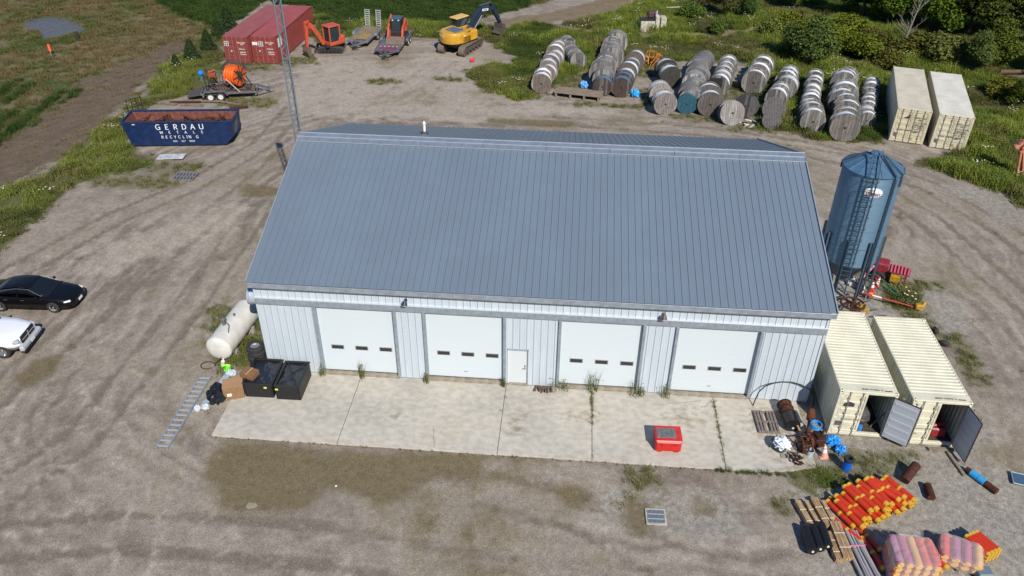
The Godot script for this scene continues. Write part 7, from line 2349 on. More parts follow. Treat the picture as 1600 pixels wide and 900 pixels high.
# ---------- stacks of rolls, stakes and pipe ----------
func make_stacks():
	var rg = RandomNumberGenerator.new()
	rg.seed = 44
	# orange rolls with yellow ends in two leaning layers
	var red = mt(0.56, 0.038, 0.008, 0.5, 0.0, "soiled", 1.0)
	var yel = mt(0.75, 0.44, 0.04, 0.45, 0.0, "fine", 3.0)
	var proto = Node3D.new()
	var R = 0.13
	var L = 1.5
	cylp("sleeve", Vector3(-L / 2 + 0.1, 0, 0), Vector3(L / 2 - 0.1, 0, 0), R, red, proto, R, 14)
	for s in [-1, 1]:
		var e = MB.new()
		e.cyl(Vector3(s * (L / 2 - 0.12), 0, 0), Vector3(s * L / 2, 0, 0), R * 1.03, R * 0.9, 14)
		e.cyl(Vector3(s * L / 2, 0, 0), Vector3(s * (L / 2 + 0.015), 0, 0), R * 0.7, R * 0.6, 12)
		part("yellow_end", e, yel, proto)
		var h = MB.new()
		h.cyl(Vector3(s * (L / 2 + 0.01), 0, 0), Vector3(s * (L / 2 + 0.022), 0, 0), R * 0.3, R * 0.3, 8)
		part("core_hole", h, mt(0.10, 0.03, 0.01, 0.8), proto)
	cylp("yellow_band", Vector3(-0.05, 0, 0), Vector3(0.05, 0, 0), R * 1.025, yel, proto, R * 1.025, 14)
	var p0 = G(1310, 810)
	var p1 = G(1412, 768)
	var run = (p1 - p0)
	var ax = (G(1330, 826) - G(1292, 790)).normalized()
	var turn = atan2(-ax.z, ax.x)
	for lay in 3:
		var n = [13, 12, 7][lay]
		for i in n:
			var q = (i + 0.5 + lay * 0.5) / 13.5 + (0.16 if lay == 2 else 0.0)
			if q > 1.02: continue
			var o = p0 + run * q + ax * rg.randf_range(-0.16, 0.16) + ax * (0.10 if lay == 1 else 0.0)
			var r = proto.duplicate()
			r.name = numbered("orange_roll")
			add_child(r)
			r.position = Vector3(o.x, R + lay * R * 1.72 + rg.randf_range(0, 0.015), o.z)
			r.rotation = Vector3(0, turn + rg.randf_range(-0.07, 0.07) + (0.25 if lay == 2 and i > 4 else 0.0), rg.randf_range(-0.04, 0.04))
			tag(r, ["orange roll with yellow ends on the gravel at the bottom of the loose pile", "orange roll with yellow ends in the second layer of the loose pile", "orange roll with yellow ends lying on top of the loose pile"][lay], "roll", ["bottom rolls of the loose pile", "second layer of the loose pile", "top rolls of the loose pile"][lay])
	for q in [[1362, 868, 1.25, "single dark red roll lying between the plastic bundle and the wrapped pallet"], [1352, 842, 1.05, "red roll lying in shadow below the loose pile"], [1322, 832, 0.9, "orange roll slipped off the loose pile beside the plastic bundle"]]:
		var r = proto.duplicate()
		r.name = numbered("orange_roll")
		add_child(r)
		r.position = G(q[0], q[1]) + Vector3(0, R, 0)
		r.rotation.y = -q[2]
		tag(r, q[3], "roll")
	proto.free()
	solo("pink_ball", lumpy(Vector3(0.13, 0.13, 0.13), 91, 0.06, 9), mt(0.62, 0.10, 0.22, 0.25), "small shiny pink ball at the edge of the loose pile", "ball", G(1301, 786), 0.0)
	# bundles of wooden stakes
	var ends = [[1243, 788, 1268, 832], [1256, 788, 1280, 832], [1268, 784, 1292, 828], [1282, 788, 1302, 826]]
	var wood = [mt(0.66, 0.45, 0.25, 0.8, 0.0, "grain", 1.2), mt(0.58, 0.38, 0.20, 0.8, 0.0, "grain", 1.2), mt(0.72, 0.52, 0.31, 0.8, 0.0, "grain", 1.2)]
	for k in 6:
		var a
		var b
		if k < 4:
			a = G(ends[k][0], ends[k][1]); b = G(ends[k][2], ends[k][3])
		else:
			a = G([1300, 1290][k - 4], [822, 836][k - 4]); b = G([1322, 1308][k - 4], [878, 880][k - 4])
		var d = (b - a).normalized()
		var len_ = a.distance_to(b)
		var t = thing("stake_bundle", ["strapped bundle of pale wooden stakes at the outer edge of the stack", "narrow bundle of brownish stakes second from the outer edge", "thick bundle of pale wooden stakes in the middle of the stack", "bundle of wooden stakes next to the loose orange rolls", "large bundle of wooden stakes with sawn ends facing the yard", "low bundle of stakes beneath the black rolls"][k], "stakes", a + Vector3(0, 0.02, 0), atan2(-d.z, d.x))
		var rows = 4 if k != 4 else 5
		var cols = [4, 3, 5, 3, 7, 4][k]
		for i in cols:
			for j in rows:
				boxp("stake", Vector3(len_ / 2 + rg.randf_range(-0.02, 0.02), 0.035 + j * 0.062, (i - cols / 2.0) * 0.058), Vector3(len_, 0.052, 0.05), wood[rg.randi() % 3], t, 0.004)
		for q in [0.35, 0.75]: boxp("strap", Vector3(len_ * q, rows * 0.031 + 0.005, -0.028), Vector3(0.025, rows * 0.062 + 0.014, cols * 0.058 + 0.014), mt(0.62, 0.54, 0.4, 0.6), t, 0.0)
	# three black rolls across the stakes
	for k in 3:
		var a = G(1258 + k * 12, 826 - k * 3, 0.32)
		var b = G(1270 + k * 12, 862 - k * 4, 0.32)
		var t = thing("black_roll", ["black film roll on the outer edge of the stakes", "black film roll in the middle of the three on the stakes", "black film roll on the inner side of the three on the stakes"][k], "roll", Vector3.ZERO, 0.0, "black rolls on the stakes")
		cylp("film", a, b, 0.185, mt(0.007, 0.007, 0.008, 0.45), t, 0.185, 18)
		var d = (b - a).normalized()
		cylp("core", b, b + d * 0.02, 0.055, mt(0.6, 0.58, 0.55, 0.6), t, 0.05, 12)
	# bundle of clear tubes
	var ca = G(1322, 832)
	var cb = G(1362, 912)
	var cd = (cb - ca).normalized()
	var ct = thing("plastic_tube_bundle", "long bundle of translucent grey plastic tubes between the stakes and the wrapped pallet", "tube bundle", ca, atan2(-cd.z, cd.x))
	var cl = ca.distance_to(cb)
	for k in 22:
		var y = 0.045 + (k / 8) * 0.075
		var z = -0.3 + (k % 8) * 0.083 + (0.04 if (k / 8) % 2 == 1 else 0.0)
		cylp("tube", Vector3(rg.randf_range(0, 0.1), y, z + rg.randf_range(-0.015, 0.015)), Vector3(cl + rg.randf_range(-0.1, 0.1), y + rg.randf_range(0, 0.05), z + rg.randf_range(-0.08, 0.08)), 0.042, mt(0.34, 0.33, 0.35, 0.25) if k % 3 else mt(0.24, 0.22, 0.24, 0.25), ct, -1, 8)
	boxp("tie_band", Vector3(cl * 0.35, 0.13, 0), Vector3(0.04, 0.27, 0.72), mt(0.55, 0.2, 0.3, 0.4), ct, 0.0)
	# film-wrapped pallets of rolls
	wrapped(G(1415, 893), 1.62, 1.35, 1.25, -0.05, "tall pallet of rolls wrapped in pinkish clear film", 5, 4)
	wrapped(G(1495, 875), 1.5, 1.15, 0.62, -0.35, "low pallet of rolls half wrapped in pinkish film beside orange rolls", 4, 2)
	var pr = Node3D.new()
	for i in 4:
		for j in 3:
			var o = G(1518, 862) + Vector3(0.06 + i * 0.16, 0.11 + j * 0.17, 0.05 - i * 0.08)
			var t = thing("red_roll", "bright red roll with yellow ends stacked beside the low wrapped pallet", "roll", o, -1.0, "red rolls beside the low pallet")
			cylp("sleeve", Vector3(-0.42, 0, 0), Vector3(0.42, 0, 0), 0.10, red, t, 0.10, 12)
			for s in [-1, 1]: cylp("yellow_end", Vector3(s * 0.41, 0, 0), Vector3(s * 0.52, 0, 0), 0.102, yel, t, 0.09, 12)
	pr.free()
	for i in 4:
		var t = thing("red_roll", "dark red roll in the shaded gap between the two wrapped pallets", "roll", G(1458, 880) + Vector3(0.16 * i - 0.25, 0.1 + 0.16 * (i % 2), -0.12 * i), -0.9, "rolls in the gap between the pallets")
		cylp("sleeve", Vector3(-0.55, 0, 0), Vector3(0.55, 0, 0), 0.10, red, t, 0.10, 12)
		for s in [-1, 1]: cylp("yellow_end", Vector3(s * 0.54, 0, 0), Vector3(s * 0.62, 0, 0), 0.102, yel, t, 0.09, 12)
	var bx = MB.new()
	bx.box(Vector3(0, 0.2, 0), Vector3(0.55, 0.4, 0.4), 0.03)
	solo("grey_case", bx, mt(0.12, 0.16, 0.20, 0.5), "blue-grey plastic case in front of the low wrapped pallet", "case", G(1533, 902), 0.1)
	# rusty pipes and the blue taped pipe
	var rust = mt(0.40, 0.30, 0.27, 0.85, 0.0, "rust", 1.5)
	for q in [[1427, 738, 1411, 756, 0.2, "upper"], [1447, 762, 1454, 782, 0.16, "lower"]]:
		var t = thing("rusty_pipe", "short rusty brown pipe leaning by the loose orange rolls" if q[5] == "upper" else "short dark rusty pipe lying on the gravel past the loose orange rolls", "pipe", Vector3.ZERO)
		var a = G(q[0], q[1]) + Vector3(0, q[4] + (0.25 if q[5] == "upper" else 0.0), 0)
		var b = G(q[2], q[3]) + Vector3(0, q[4], 0)
		cylp("shell", a, b, q[4], rust, t, q[4], 18)
		var d = (a - b).normalized()
		cylp("bore", a, a + d * 0.006, q[4] * 0.86, mt(0.02, 0.015, 0.012, 0.9), t, q[4] * 0.86, 18)
	var a1 = G(1508, 736) + Vector3(0, 0.14, 0)
	var b1 = G(1556, 772) + Vector3(0, 0.14, 0)
	var bp = thing("taped_pipe", "brown pipe with its middle wrapped in bright blue tape", "pipe", Vector3.ZERO)
	cylp("shell", a1, b1, 0.125, mt(0.46, 0.34, 0.28, 0.85, 0.0, "rust", 1.5), bp, 0.14, 16)
	cylp("blue_wrap", a1.lerp(b1, 0.16), a1.lerp(b1, 0.40), 0.15, mt(0.03, 0.30, 0.62, 0.4), bp, 0.15, 16)
	cylp("blue_wrap", a1.lerp(b1, 0.41), a1.lerp(b1, 0.62), 0.15, mt(0.03, 0.30, 0.62, 0.4), bp, 0.155, 16)
	var pp = thing("framed_panel", "dark blue flat panel in a pale frame lying on the gravel", "panel", G(1592, 753) + Vector3(0.25, 0.05, 0), -0.25)
	boxp("sheet", Vector3(0, 0.05, 0), Vector3(1.0, 0.03, 0.62), mt(0.05, 0.10, 0.15, 0.3), pp, 0.006)
	for s in [-1, 1]:
		boxp("edge", Vector3(0, 0.06, s * 0.33), Vector3(1.06, 0.06, 0.04), mt(0.22, 0.3, 0.36, 0.4, 0.3), pp, 0.006)
		boxp("edge", Vector3(s * 0.52, 0.06, 0), Vector3(0.04, 0.06, 0.62), mt(0.22, 0.3, 0.36, 0.4, 0.3), pp, 0.006)

func wrapped(at: Vector3, W: float, D: float, H: float, turn: float, label: String, n: int, layers: int):
	var t = thing("wrapped_pallet", label, "pallet", at + Vector3(0, 0, 0), turn)
	var wd = mt(0.30, 0.22, 0.14, 0.85, 0.0, "grain", 1.0)
	for i in 3: boxp("bearer", Vector3(-W * 0.4 + i * W * 0.4, 0.06, 0), Vector3(0.1, 0.1, D), wd, t, 0.006)
	for i in 5: boxp("slat", Vector3(0, 0.125, -D * 0.42 + i * D * 0.21), Vector3(W, 0.025, 0.1), wd, t, 0.005)
	var cols = [mt(0.40, 0.10, 0.20, 0.35), mt(0.55, 0.05, 0.04, 0.35), mt(0.60, 0.36, 0.12, 0.4), mt(0.34, 0.12, 0.24, 0.35), mt(0.58, 0.12, 0.09, 0.35)]
	var r = W / n / 2
	var ly = (H - 0.14) / layers
	for j in layers:
		for i in n:
			var m = MB.new()
			m.t = Transform3D(Basis().scaled(Vector3(1, ly / (2 * r), 1)), Vector3(-W / 2 + r + i * 2 * r, 0.14 + ly * (j + 0.5), 0))
			m.cyl(Vector3(0, 0, -D / 2 + 0.06), Vector3(0, 0, D / 2 - 0.06), r * 0.98, r * 0.98, 14)
			part("roll", m, cols[(i * 2 + j) % 5], t)
			var e = MB.new()
			e.t = m.t
			e.cyl(Vector3(0, 0, D / 2 - 0.08), Vector3(0, 0, D / 2 - 0.01), r * 0.9, r * 0.7, 12)
			e.cyl(Vector3(0, 0, -D / 2 + 0.01), Vector3(0, 0, -D / 2 + 0.08), r * 0.7, r * 0.9, 12)
			part("roll_end", e, mt(0.62, 0.40, 0.12, 0.5), t)
	# stretched film: a puckered shell
	var fn = FastNoiseLite.new()
	fn.seed = int(W * 100)
	fn.frequency = 1.6
	fn.fractal_octaves = 3
	var f = MB.new()
	var N = 36
	var prof = [[0.14, 1.0], [0.3, 1.02], [H * 0.55, 1.01], [H - 0.12, 1.015], [H + 0.02, 0.95], [H + 0.05, 0.8], [H + 0.04, 0.35], [H + 0.04, 0.0]]
	var g = []
	for q in prof:
		var row = []
		for i in N:
			var a = TAU * i / N
			var c = cos(a)
			var s = sin(a)
			var k = pow(pow(absf(c), 5.0) + pow(absf(s), 5.0), -0.2)
			var p = Vector3(c * k * (W / 2 + 0.02) * q[1], q[0], s * k * (D / 2 + 0.02) * q[1])
			p += Vector3(c, 0.6 if q[1] < 0.96 else 0.0, s) * fn.get_noise_3dv(p * 3.0) * 0.05
			row.append(p)
		g.append(row)
	for j in g.size() - 1:
		for i in N:
			var k = (i + 1) % N
			f.tri(g[j][i], g[j + 1][i], g[j + 1][k])
			f.tri(g[j][i], g[j + 1][k], g[j][k])
	var fm = StandardMaterial3D.new()
	fm.albedo_color = Color(0.95, 0.88, 0.86, 0.2)
	fm.transparency = BaseMaterial3D.TRANSPARENCY_ALPHA
	fm.roughness = 0.09
	part("stretch_film", f, fm, t)

# ---------- far side of the yard ----------
func make_far_things():
	# plank platform
	var a = G(868, 152)
	var b = G(940, 160)
	var d = (b - a).normalized()
	var t = thing("plank_platform", "long low platform of grey-brown planks in front of the cable reels", "platform", (a + b) / 2 + Vector3(0, 0, -0.8), atan2(-d.z, d.x))
	var L = a.distance_to(b)
	var wm = [mt(0.40, 0.31, 0.22, 0.85, 0.0, "grain", 0.8), mt(0.35, 0.28, 0.21, 0.85, 0.0, "grain", 0.8)]
	var rg = RandomNumberGenerator.new()
	rg.seed = 4
	for i in 8: boxp("plank", Vector3(rg.randf_range(-0.1, 0.1), 0.42, -0.7 + i * 0.2), Vector3(L + rg.randf_range(-0.1, 0.2), 0.05, 0.19), wm[i % 2], t, 0.006)
	for x in [-L * 0.46, -L * 0.15, L * 0.15, L * 0.46]: boxp("bearer", Vector3(x, 0.2, 0), Vector3(0.16, 0.38, 1.5), mt(0.2, 0.16, 0.12, 0.9), t, 0.01)
	for q in [[912, 137, 0.32, "light blue tarpaulin bundle behind the plank platform", 0.10], [992, 151, 0.36, "bright blue tarpaulin bundle next to the pale boards", 0.03]]: solo("blue_tarpaulin", lumpy(Vector3(q[2], q[2], q[2]), int(q[0]), 0.3), mt(q[4], 0.34, 0.75, 0.4), q[3], "tarpaulin", G(q[0], q[1]), 0.0)
	var wb = MB.new()
	wb.box(Vector3(0, 0.1, 0), Vector3(0.9, 0.06, 1.9), 0.01)
	solo("pale_board", wb, mt(0.5, 0.48, 0.43, 0.8, 0.0, "grain_up", 0.8), "pale board lying beside the blue lagged reel pair", "board", G(983, 148) + Vector3(0, 0, -0.6), -0.1)
	# heap of orange steel frames
	rg.seed = 14
	var om = mt(0.66, 0.27, 0.04, 0.5, 0.0, "dirty", 1.0)
	var o = G(1010, 103)
	for k in 9:
		var t2 = thing("steel_trestle", "orange tubular steel trestle in the tangled heap beside the reels", "trestle", o + Vector3(rg.randf_range(-1.0, 1.1), 0.05, rg.randf_range(-0.9, 0.5)), rg.randf_range(0, 3), "heap of orange frames")
		var r = MB.new()
		var h = rg.randf_range(0.7, 1.3)
		var lean = rg.randf_range(-0.6, 0.6)
		r.tube([Vector3(-0.45, 0, 0), Vector3(-0.4, h, lean), Vector3(0.4, h, lean), Vector3(0.45, 0, 0)], 0.055, 6)
		part("hoop", r, om, t2)
		cylp("crossbar", Vector3(-0.42, h * 0.5, lean * 0.5), Vector3(0.42, h * 0.5, lean * 0.5), 0.045, om, t2)
	# white cabinet machine with a dark top, out in the grass
	var wt = thing("farm_machine", "small white boxy machine with black top standing in the long grass", "machine", G(1018, 47), 0.12)
	var wc = mt(0.62, 0.60, 0.50, 0.6, 0.0, "dirty", 0.8)
	boxp("cabinet", Vector3(-0.6, 0.55, 0), Vector3(1.5, 1.1, 1.4), wc, wt, 0.04)
	boxp("cabinet_seam", Vector3(-0.6, 0.55, 0.705), Vector3(1.5, 0.025, 0.01), mt(0.2, 0.19, 0.16, 0.8), wt, 0.0)
	boxp("top_deck", Vector3(-0.6, 1.13, -0.1), Vector3(1.45, 0.06, 1.3), mt(0.02, 0.02, 0.024, 0.7), wt, 0.01)
	boxp("tall_cabinet", Vector3(0.45, 0.8, 0.1), Vector3(0.45, 1.6, 1.0), wc, wt, 0.03)
	boxp("side_cabinet", Vector3(1.15, 0.7, -0.1), Vector3(0.6, 1.4, 1.0), wc, wt, 0.03)
	boxp("gap_panel", Vector3(0.77, 0.7, 0.0), Vector3(0.16, 1.4, 0.9), mt(0.03, 0.03, 0.035, 0.7), wt)
	boxp("engine", Vector3(0.2, 1.5, -0.7), Vector3(1.3, 0.6, 0.9), mt(0.12, 0.05, 0.06, 0.7, 0.0, "dirty", 1.0), wt, 0.1)
	cylp("pipe", Vector3(0.35, 1.6, 0.2), Vector3(0.35, 2.1, 0.15), 0.05, mt(0.6, 0.6, 0.6, 0.4), wt)
	# pale rails beyond it
	var rl = MB.new()
	rl.beam(Vector3(-1.3, 0.7, 0), Vector3(1.3, 0.9, 0), 0.1, 0.08)
	rl.beam(Vector3(1.0, 0.0, 0), Vector3(1.2, 1.1, 0), 0.1, 0.1)
	solo("grey_rail", rl, mt(0.4, 0.4, 0.38, 0.8), "grey rail on a post in the weeds right of the white machine", "rail", G(1058, 22), 0.0)
	# salmon boom in the weeds at the right
	var sm = mt(0.66, 0.26, 0.16, 0.5, 0.0, "dirty", 1.0)
	var sb = thing("orange_digger_arm", "faded orange digger arm lying in the weeds by the gravel lane", "digger arm", G(1584, 279), 0.0)
	sb.scale = Vector3.ONE * 1.25
	var bm = MB.new()
	bm.prism([Vector2(-0.7, 2.0), Vector2(-0.45, 2.35), Vector2(0.1, 2.1), Vector2(0.6, 0.3), Vector2(0.35, 0.1), Vector2(-0.1, 1.6)], -0.14, 0.14)
	part("arm", bm, sm, sb)
	for k in 4: boxp("linkage", Vector3(-0.6 + k * 0.18, 2.05 + (k % 2) * 0.22, 0.15), Vector3(0.34, 0.2, 0.3), sm, sb, 0.04, Basis(Vector3(0, 0, 1), 0.5 + k * 0.4))
	cylp("ram", Vector3(-0.3, 1.75, 0.2), Vector3(-0.05, 0.3, 0.25), 0.07, sm, sb)
	boxp("bracket", Vector3(0.8, 0.6, 0), Vector3(0.7, 0.35, 0.4), sm, sb, 0.06, Basis(Vector3(0, 0, 1), 0.4))
	boxp("foot", Vector3(0.5, 0.15, 0.1), Vector3(0.8, 0.3, 0.5), mt(0.3, 0.14, 0.06, 0.7, 0.0, "dirty", 1.0), sb, 0.05)
	# orange marker and a stump in the field
	var mk = thing("survey_marker", "small orange flag marker standing in the dry field", "marker", G(81, 88), 0.4)
	cylp("stake", Vector3.ZERO, Vector3(0, 1.0, 0), 0.03, mt(0.35, 0.28, 0.2, 0.8), mk)
	boxp("flag", Vector3(0.0, 0.85, 0), Vector3(0.22, 0.7, 0.05), mt(0.75, 0.09, 0.03, 0.5), mk, 0.01)
	boxp("base", Vector3(0.2, 0.1, 0.05), Vector3(0.25, 0.2, 0.2), mt(0.05, 0.045, 0.04, 0.8), mk, 0.03)
	var sp = MB.new()
	sp.cyl(Vector3.ZERO, Vector3(0.1, 0.9, 0), 0.22, 0.14, 9)
	sp.cyl(Vector3(0.05, 0.5, 0), Vector3(-0.25, 0.9, 0.1), 0.08, 0.04, 6)
	solo("tree_stump", sp, mt(0.07, 0.05, 0.035, 0.9, 0.0, "grain_up", 1.0), "dark broken stump at the edge of the shallow pool", "stump", G(122, 63), 0.0)
	# fallen trunk on the right and a pale slab in the container's shade
	var ft = MB.new()
	ft.cyl(Vector3(-1.6, 0.3, 0.0), Vector3(2.2, 0.35, -0.4), 0.22, 0.15, 9)
	solo("fallen_trunk", ft, mt(0.20, 0.12, 0.08, 0.9, 0.0, "grain", 1.0), "brown fallen trunk lying on the bare earth at the wood's edge", "log", G(1588, 118), 0.0)
	var sl = MB.new()
	sl.box(Vector3(0, 0.06, 0), Vector3(0.7, 0.1, 0.5), 0.02)
	solo("concrete_block", sl, mt(0.55, 0.55, 0.55, 0.8), "pale block lying in the shade beside the beige container", "block", G(1377, 156), 0.2)
	# stones that break the puddle and pad edge
	for k in 2: solo("stone", lumpy(Vector3(0.24, 0.02, 0.17) if k == 0 else Vector3(0.05, 0.03, 0.05), 95 + k, 0.2, 7), mt(0.24, 0.21, 0.14, 0.9) if k == 0 else mt(0.6, 0.6, 0.58, 0.8), ["pale flat stone in the muddy hollow", "small white pebble in the mud before the apron", "grey stone on the dirt before the apron", "small stone by the edge of the mud"][k], "stone", G([393, 525, 415, 470][k], [790, 760, 814, 785][k]), k, "")

# ---------- trees, shrubs, weeds ----------
func leaf_mat(rough := 0.75) -> StandardMaterial3D:
	var m = StandardMaterial3D.new()
	m.vertex_color_use_as_albedo = true
	m.roughness = rough
	m.metallic_specular = 0.12
	m.backlight_enabled = true
	m.backlight = Color(0.35, 0.35, 0.25)
	m.cull_mode = BaseMaterial3D.CULL_DISABLED
	return m

func crown(lobes: Array, count: int, size: float, ca: Color, cb: Color, sd: int) -> MB:
	# leaf sprays spread through a few rounded lobes; each leaf has one of the species' tones, wherever it hangs
	var rg = RandomNumberGenerator.new()
	rg.seed = sd
	var m = MB.new()
	m.col = ca
	var vol = 0.0
	for l in lobes: vol += pow(l[1], 2.0)
	for l in lobes:
		var n = int(count * pow(l[1], 2.0) / vol)
		for i in n:
			var d = Vector3(rg.randfn(), rg.randfn(), rg.randfn()).normalized()
			var p = l[0] + d * l[1] * pow(rg.randf(), 0.33) * Vector3(1.0, l[2], 1.0) * rg.randf_range(0.8, 1.12)
			if p.y < 0.05: p.y = 0.05 + rg.randf() * 0.3
			var u = Vector3(rg.randfn(), rg.randfn() * 0.6, rg.randfn()).normalized()
			var w = u.cross(d + Vector3(rg.randfn(), rg.randfn(), rg.randfn()) * 0.6).normalized()
			var s = size * rg.randf_range(0.55, 1.3)
			m.col = ca.lerp(cb, rg.randf() * 0.75 + 0.25 * rg.randf())
			# a pointed leaf spray of two triangles
			m.tri(p - u * s * 0.5, p + w * s * 0.32, p + u * s * 0.6)
			m.tri(p - u * s * 0.5, p + u * s * 0.6, p - w * s * 0.32 + d * s * 0.1)
	return m

func limbs(h: float, r: float, spread: float, n: int, sd: int) -> MB:
	var rg = RandomNumberGenerator.new()
	rg.seed = sd
	var m = MB.new()
	var p = Vector3.ZERO
	var last = r
	for k in 5:
		var q = p + Vector3(rg.randf_range(-0.08, 0.08) * h * 0.4, h / 5, rg.randf_range(-0.08, 0.08) * h * 0.4)
		m.cyl(p, q, last, last * 0.78, 8, k == 0)
		last *= 0.78
		if k > 0:
			for i in n:
				var a = rg.randf() * TAU
				var e = q + Vector3(cos(a) * spread, rg.randf_range(0.3, 0.9) * spread, sin(a) * spread) * rg.randf_range(0.5, 1.0)
				var mid = q.lerp(e, 0.5) + Vector3(0, spread * 0.08, 0)
				m.cyl(q, mid, last * 0.55, last * 0.35, 6, false)
				m.cyl(mid, e, last * 0.35, last * 0.1, 5, false)
		p = q
	return m

func make_trees():
	var bark = mt(0.085, 0.065, 0.05, 0.9, 0.0, "grain_up", 1.0)
	var lm = leaf_mat()
	var rg = RandomNumberGenerator.new()
	# crowns are built once per kind, then shared between trees of that kind
	var kinds = {}
	var dk = [Color(0.078, 0.115, 0.033), Color(0.086, 0.126, 0.036)]
	var ol = [Color(0.07, 0.085, 0.024), Color(0.17, 0.18, 0.05)]
	var yg = [Color(0.075, 0.10, 0.022), Color(0.15, 0.18, 0.045)]
	var gg = [Color(0.05, 0.055, 0.035), Color(0.11, 0.115, 0.07)]
	kinds["dark_a"] = [limbs(5.0, 0.2, 1.9, 3, 1), crown([[Vector3(0, 4.2, 0), 2.1, 0.9], [Vector3(1.3, 3.2, 0.4), 1.5, 0.8], [Vector3(-1.4, 3.4, -0.2), 1.6, 0.85], [Vector3(0.1, 5.6, -0.3), 1.4, 0.9], [Vector3(-0.3, 2.5, 1.2), 1.3, 0.8], [Vector3(0.9, 2.0, -1.0), 1.3, 0.8]], 7000, 0.30, dk[0], dk[1], 11)]
	kinds["dark_b"] = [limbs(6.5, 0.24, 2.1, 3, 2), crown([[Vector3(0, 5.0, 0), 2.2, 0.8], [Vector3(1.5, 4.2, -0.5), 1.7, 0.8], [Vector3(-1.5, 4.0, 0.6), 1.6, 0.8], [Vector3(0.4, 6.9, 0.2), 1.5, 0.9], [Vector3(-0.6, 3.0, -1.0), 1.5, 0.7]], 7000, 0.30, dk[0], dk[1].lerp(ol[1], 0.3), 12)]
	kinds["olive"] = [limbs(2.2, 0.09, 1.2, 3, 3), crown([[Vector3(0, 1.6, 0), 1.35, 0.85], [Vector3(1.0, 1.1, 0.3), 1.1, 0.8], [Vector3(-1.0, 1.2, -0.3), 1.15, 0.8], [Vector3(0.2, 0.9, 0.9), 1.0, 0.8]], 4200, 0.24, ol[0], ol[1], 13)]
	kinds["yellow"] = [limbs(1.6, 0.07, 1.0, 3, 4), crown([[Vector3(0, 1.1, 0), 1.2, 0.75], [Vector3(1.0, 0.8, 0.2), 0.9, 0.8], [Vector3(-0.9, 0.8, 0.0), 1.0, 0.75]], 3600, 0.22, yg[0], yg[1], 14)]
	kinds["grey"] = [limbs(4.2, 0.12, 1.6, 4, 5), crown([[Vector3(0, 3.2, 0), 1.5, 0.95], [Vector3(0.9, 2.2, 0.3), 1.1, 0.9], [Vector3(-0.9, 2.4, 0.0), 1.2, 0.9]], 2600, 0.22, gg[0], gg[1], 15)]
	var mesh_of = {}
	for k in kinds: mesh_of[k] = [kinds[k][0].mesh(), kinds[k][1].mesh()]
	# [pixel of the foot, kind, scale, label]
	var list = [
		[1265, 106, "dark_a", 0.80, "round dark green tree standing behind the narrow row of reels"],
		[1232, 92, "dark_a", 0.55, "small dark bush on the left side of the round dark tree"],
		[1205, 60, "yellow", 1.0, "yellow-green bush above the short row of white reels"],
		[1232, 52, "yellow", 1.1, "bright yellow-green bush left of the olive thicket"],
		[1130, 26, "grey", 1.0, "grey-green thin-leaved tree beyond the cart track"],
		[1105, 20, "grey", 0.8, "smaller grey-green tree beside the thin-leaved one"],
		[1165, 30, "dark_a", 0.5, "low dark bush beyond the cart track"],
		[1080, 30, "yellow", 0.9, "light green bush right of the white machine"],
		[1122, 52, "yellow", 0.8, "light green bush on the near side of the cart track"],
		[1300, 78, "olive", 1.25, "olive bush behind the wide row of reels"],
		[1322, 62, "olive", 1.35, "broad olive bush up the slope behind the wide reels"],
		[1345, 92, "olive", 1.2, "olive bush left of the dead pale tree"],
		[1360, 74, "olive", 1.1, "olive bush close to the foot of the dead pale tree"],
		[1384, 104, "olive", 1.0, "dark olive bush behind the beige container"],
		[1430, 88, "olive", 1.2, "olive bush right of the dead pale tree"],
		[1462, 96, "olive", 1.35, "olive bush behind the cream container"],
		[1487, 88, "yellow", 1.1, "yellow-green bush between the olive ones behind the cream container"],
		[1520, 118, "dark_b", 0.55, "leaning dark green tree at the corner behind the cream container"],
		[1545, 112, "dark_a", 0.75, "full dark green tree right of the cream container"],
		[1562, 152, "olive", 0.9, "low bush on the bank right of the cream container"],
		[1590, 170, "dark_a", 0.45, "dark bush at the edge of the bank below the fallen trunk"],
		[1240, 16, "dark_b", 0.7, "dark tree at the left end of the wood"],
		[1345, 36, "dark_b", 0.95, "dark tree in the front of the wood behind the olive bushes"],
		[1320, 26, "dark_a", 0.9, "dark bushy tree near the left end of the wood"],
		[1385, 42, "dark_a", 0.95, "dark tree behind the dead pale tree"],
		[1425, 48, "dark_b", 1.0, "tall dark tree right of the dead pale tree"],
		[1465, 55, "dark_a", 1.05, "broad dark tree in the middle of the wood"],
		[1508, 62, "dark_b", 1.0, "tall dark tree above the cream container"],
		[1550, 66, "dark_a", 1.1, "broad dark tree toward the right end of the wood"],
		[1598, 74, "dark_b", 1.05, "tall dark tree at the right end of the wood"],
		[1405, 16, "dark_b", 1.2, "tall tree in the second rank of the wood behind the dead tree"],
		[1480, 22, "dark_b", 1.25, "tall tree in the second rank at the middle of the wood"],
		[1545, 26, "dark_a", 1.3, "tall tree in the second rank toward the bare earth"],
		[1610, 34, "dark_b", 1.2, "tall tree in the second rank at the wood's right end"],
		[1640, 120, "dark_a", 0.9, "dark tree past the fallen trunk"],
	]
	var tints = []
	for c in [Color(1, 1, 1), Color(1.0, 0.96, 0.78), Color(0.84, 0.94, 0.9), Color(0.95, 1.0, 0.7), Color(0.9, 0.86, 0.8)]:
		var m = leaf_mat()
		m.albedo_color = c
		tints.append(m)
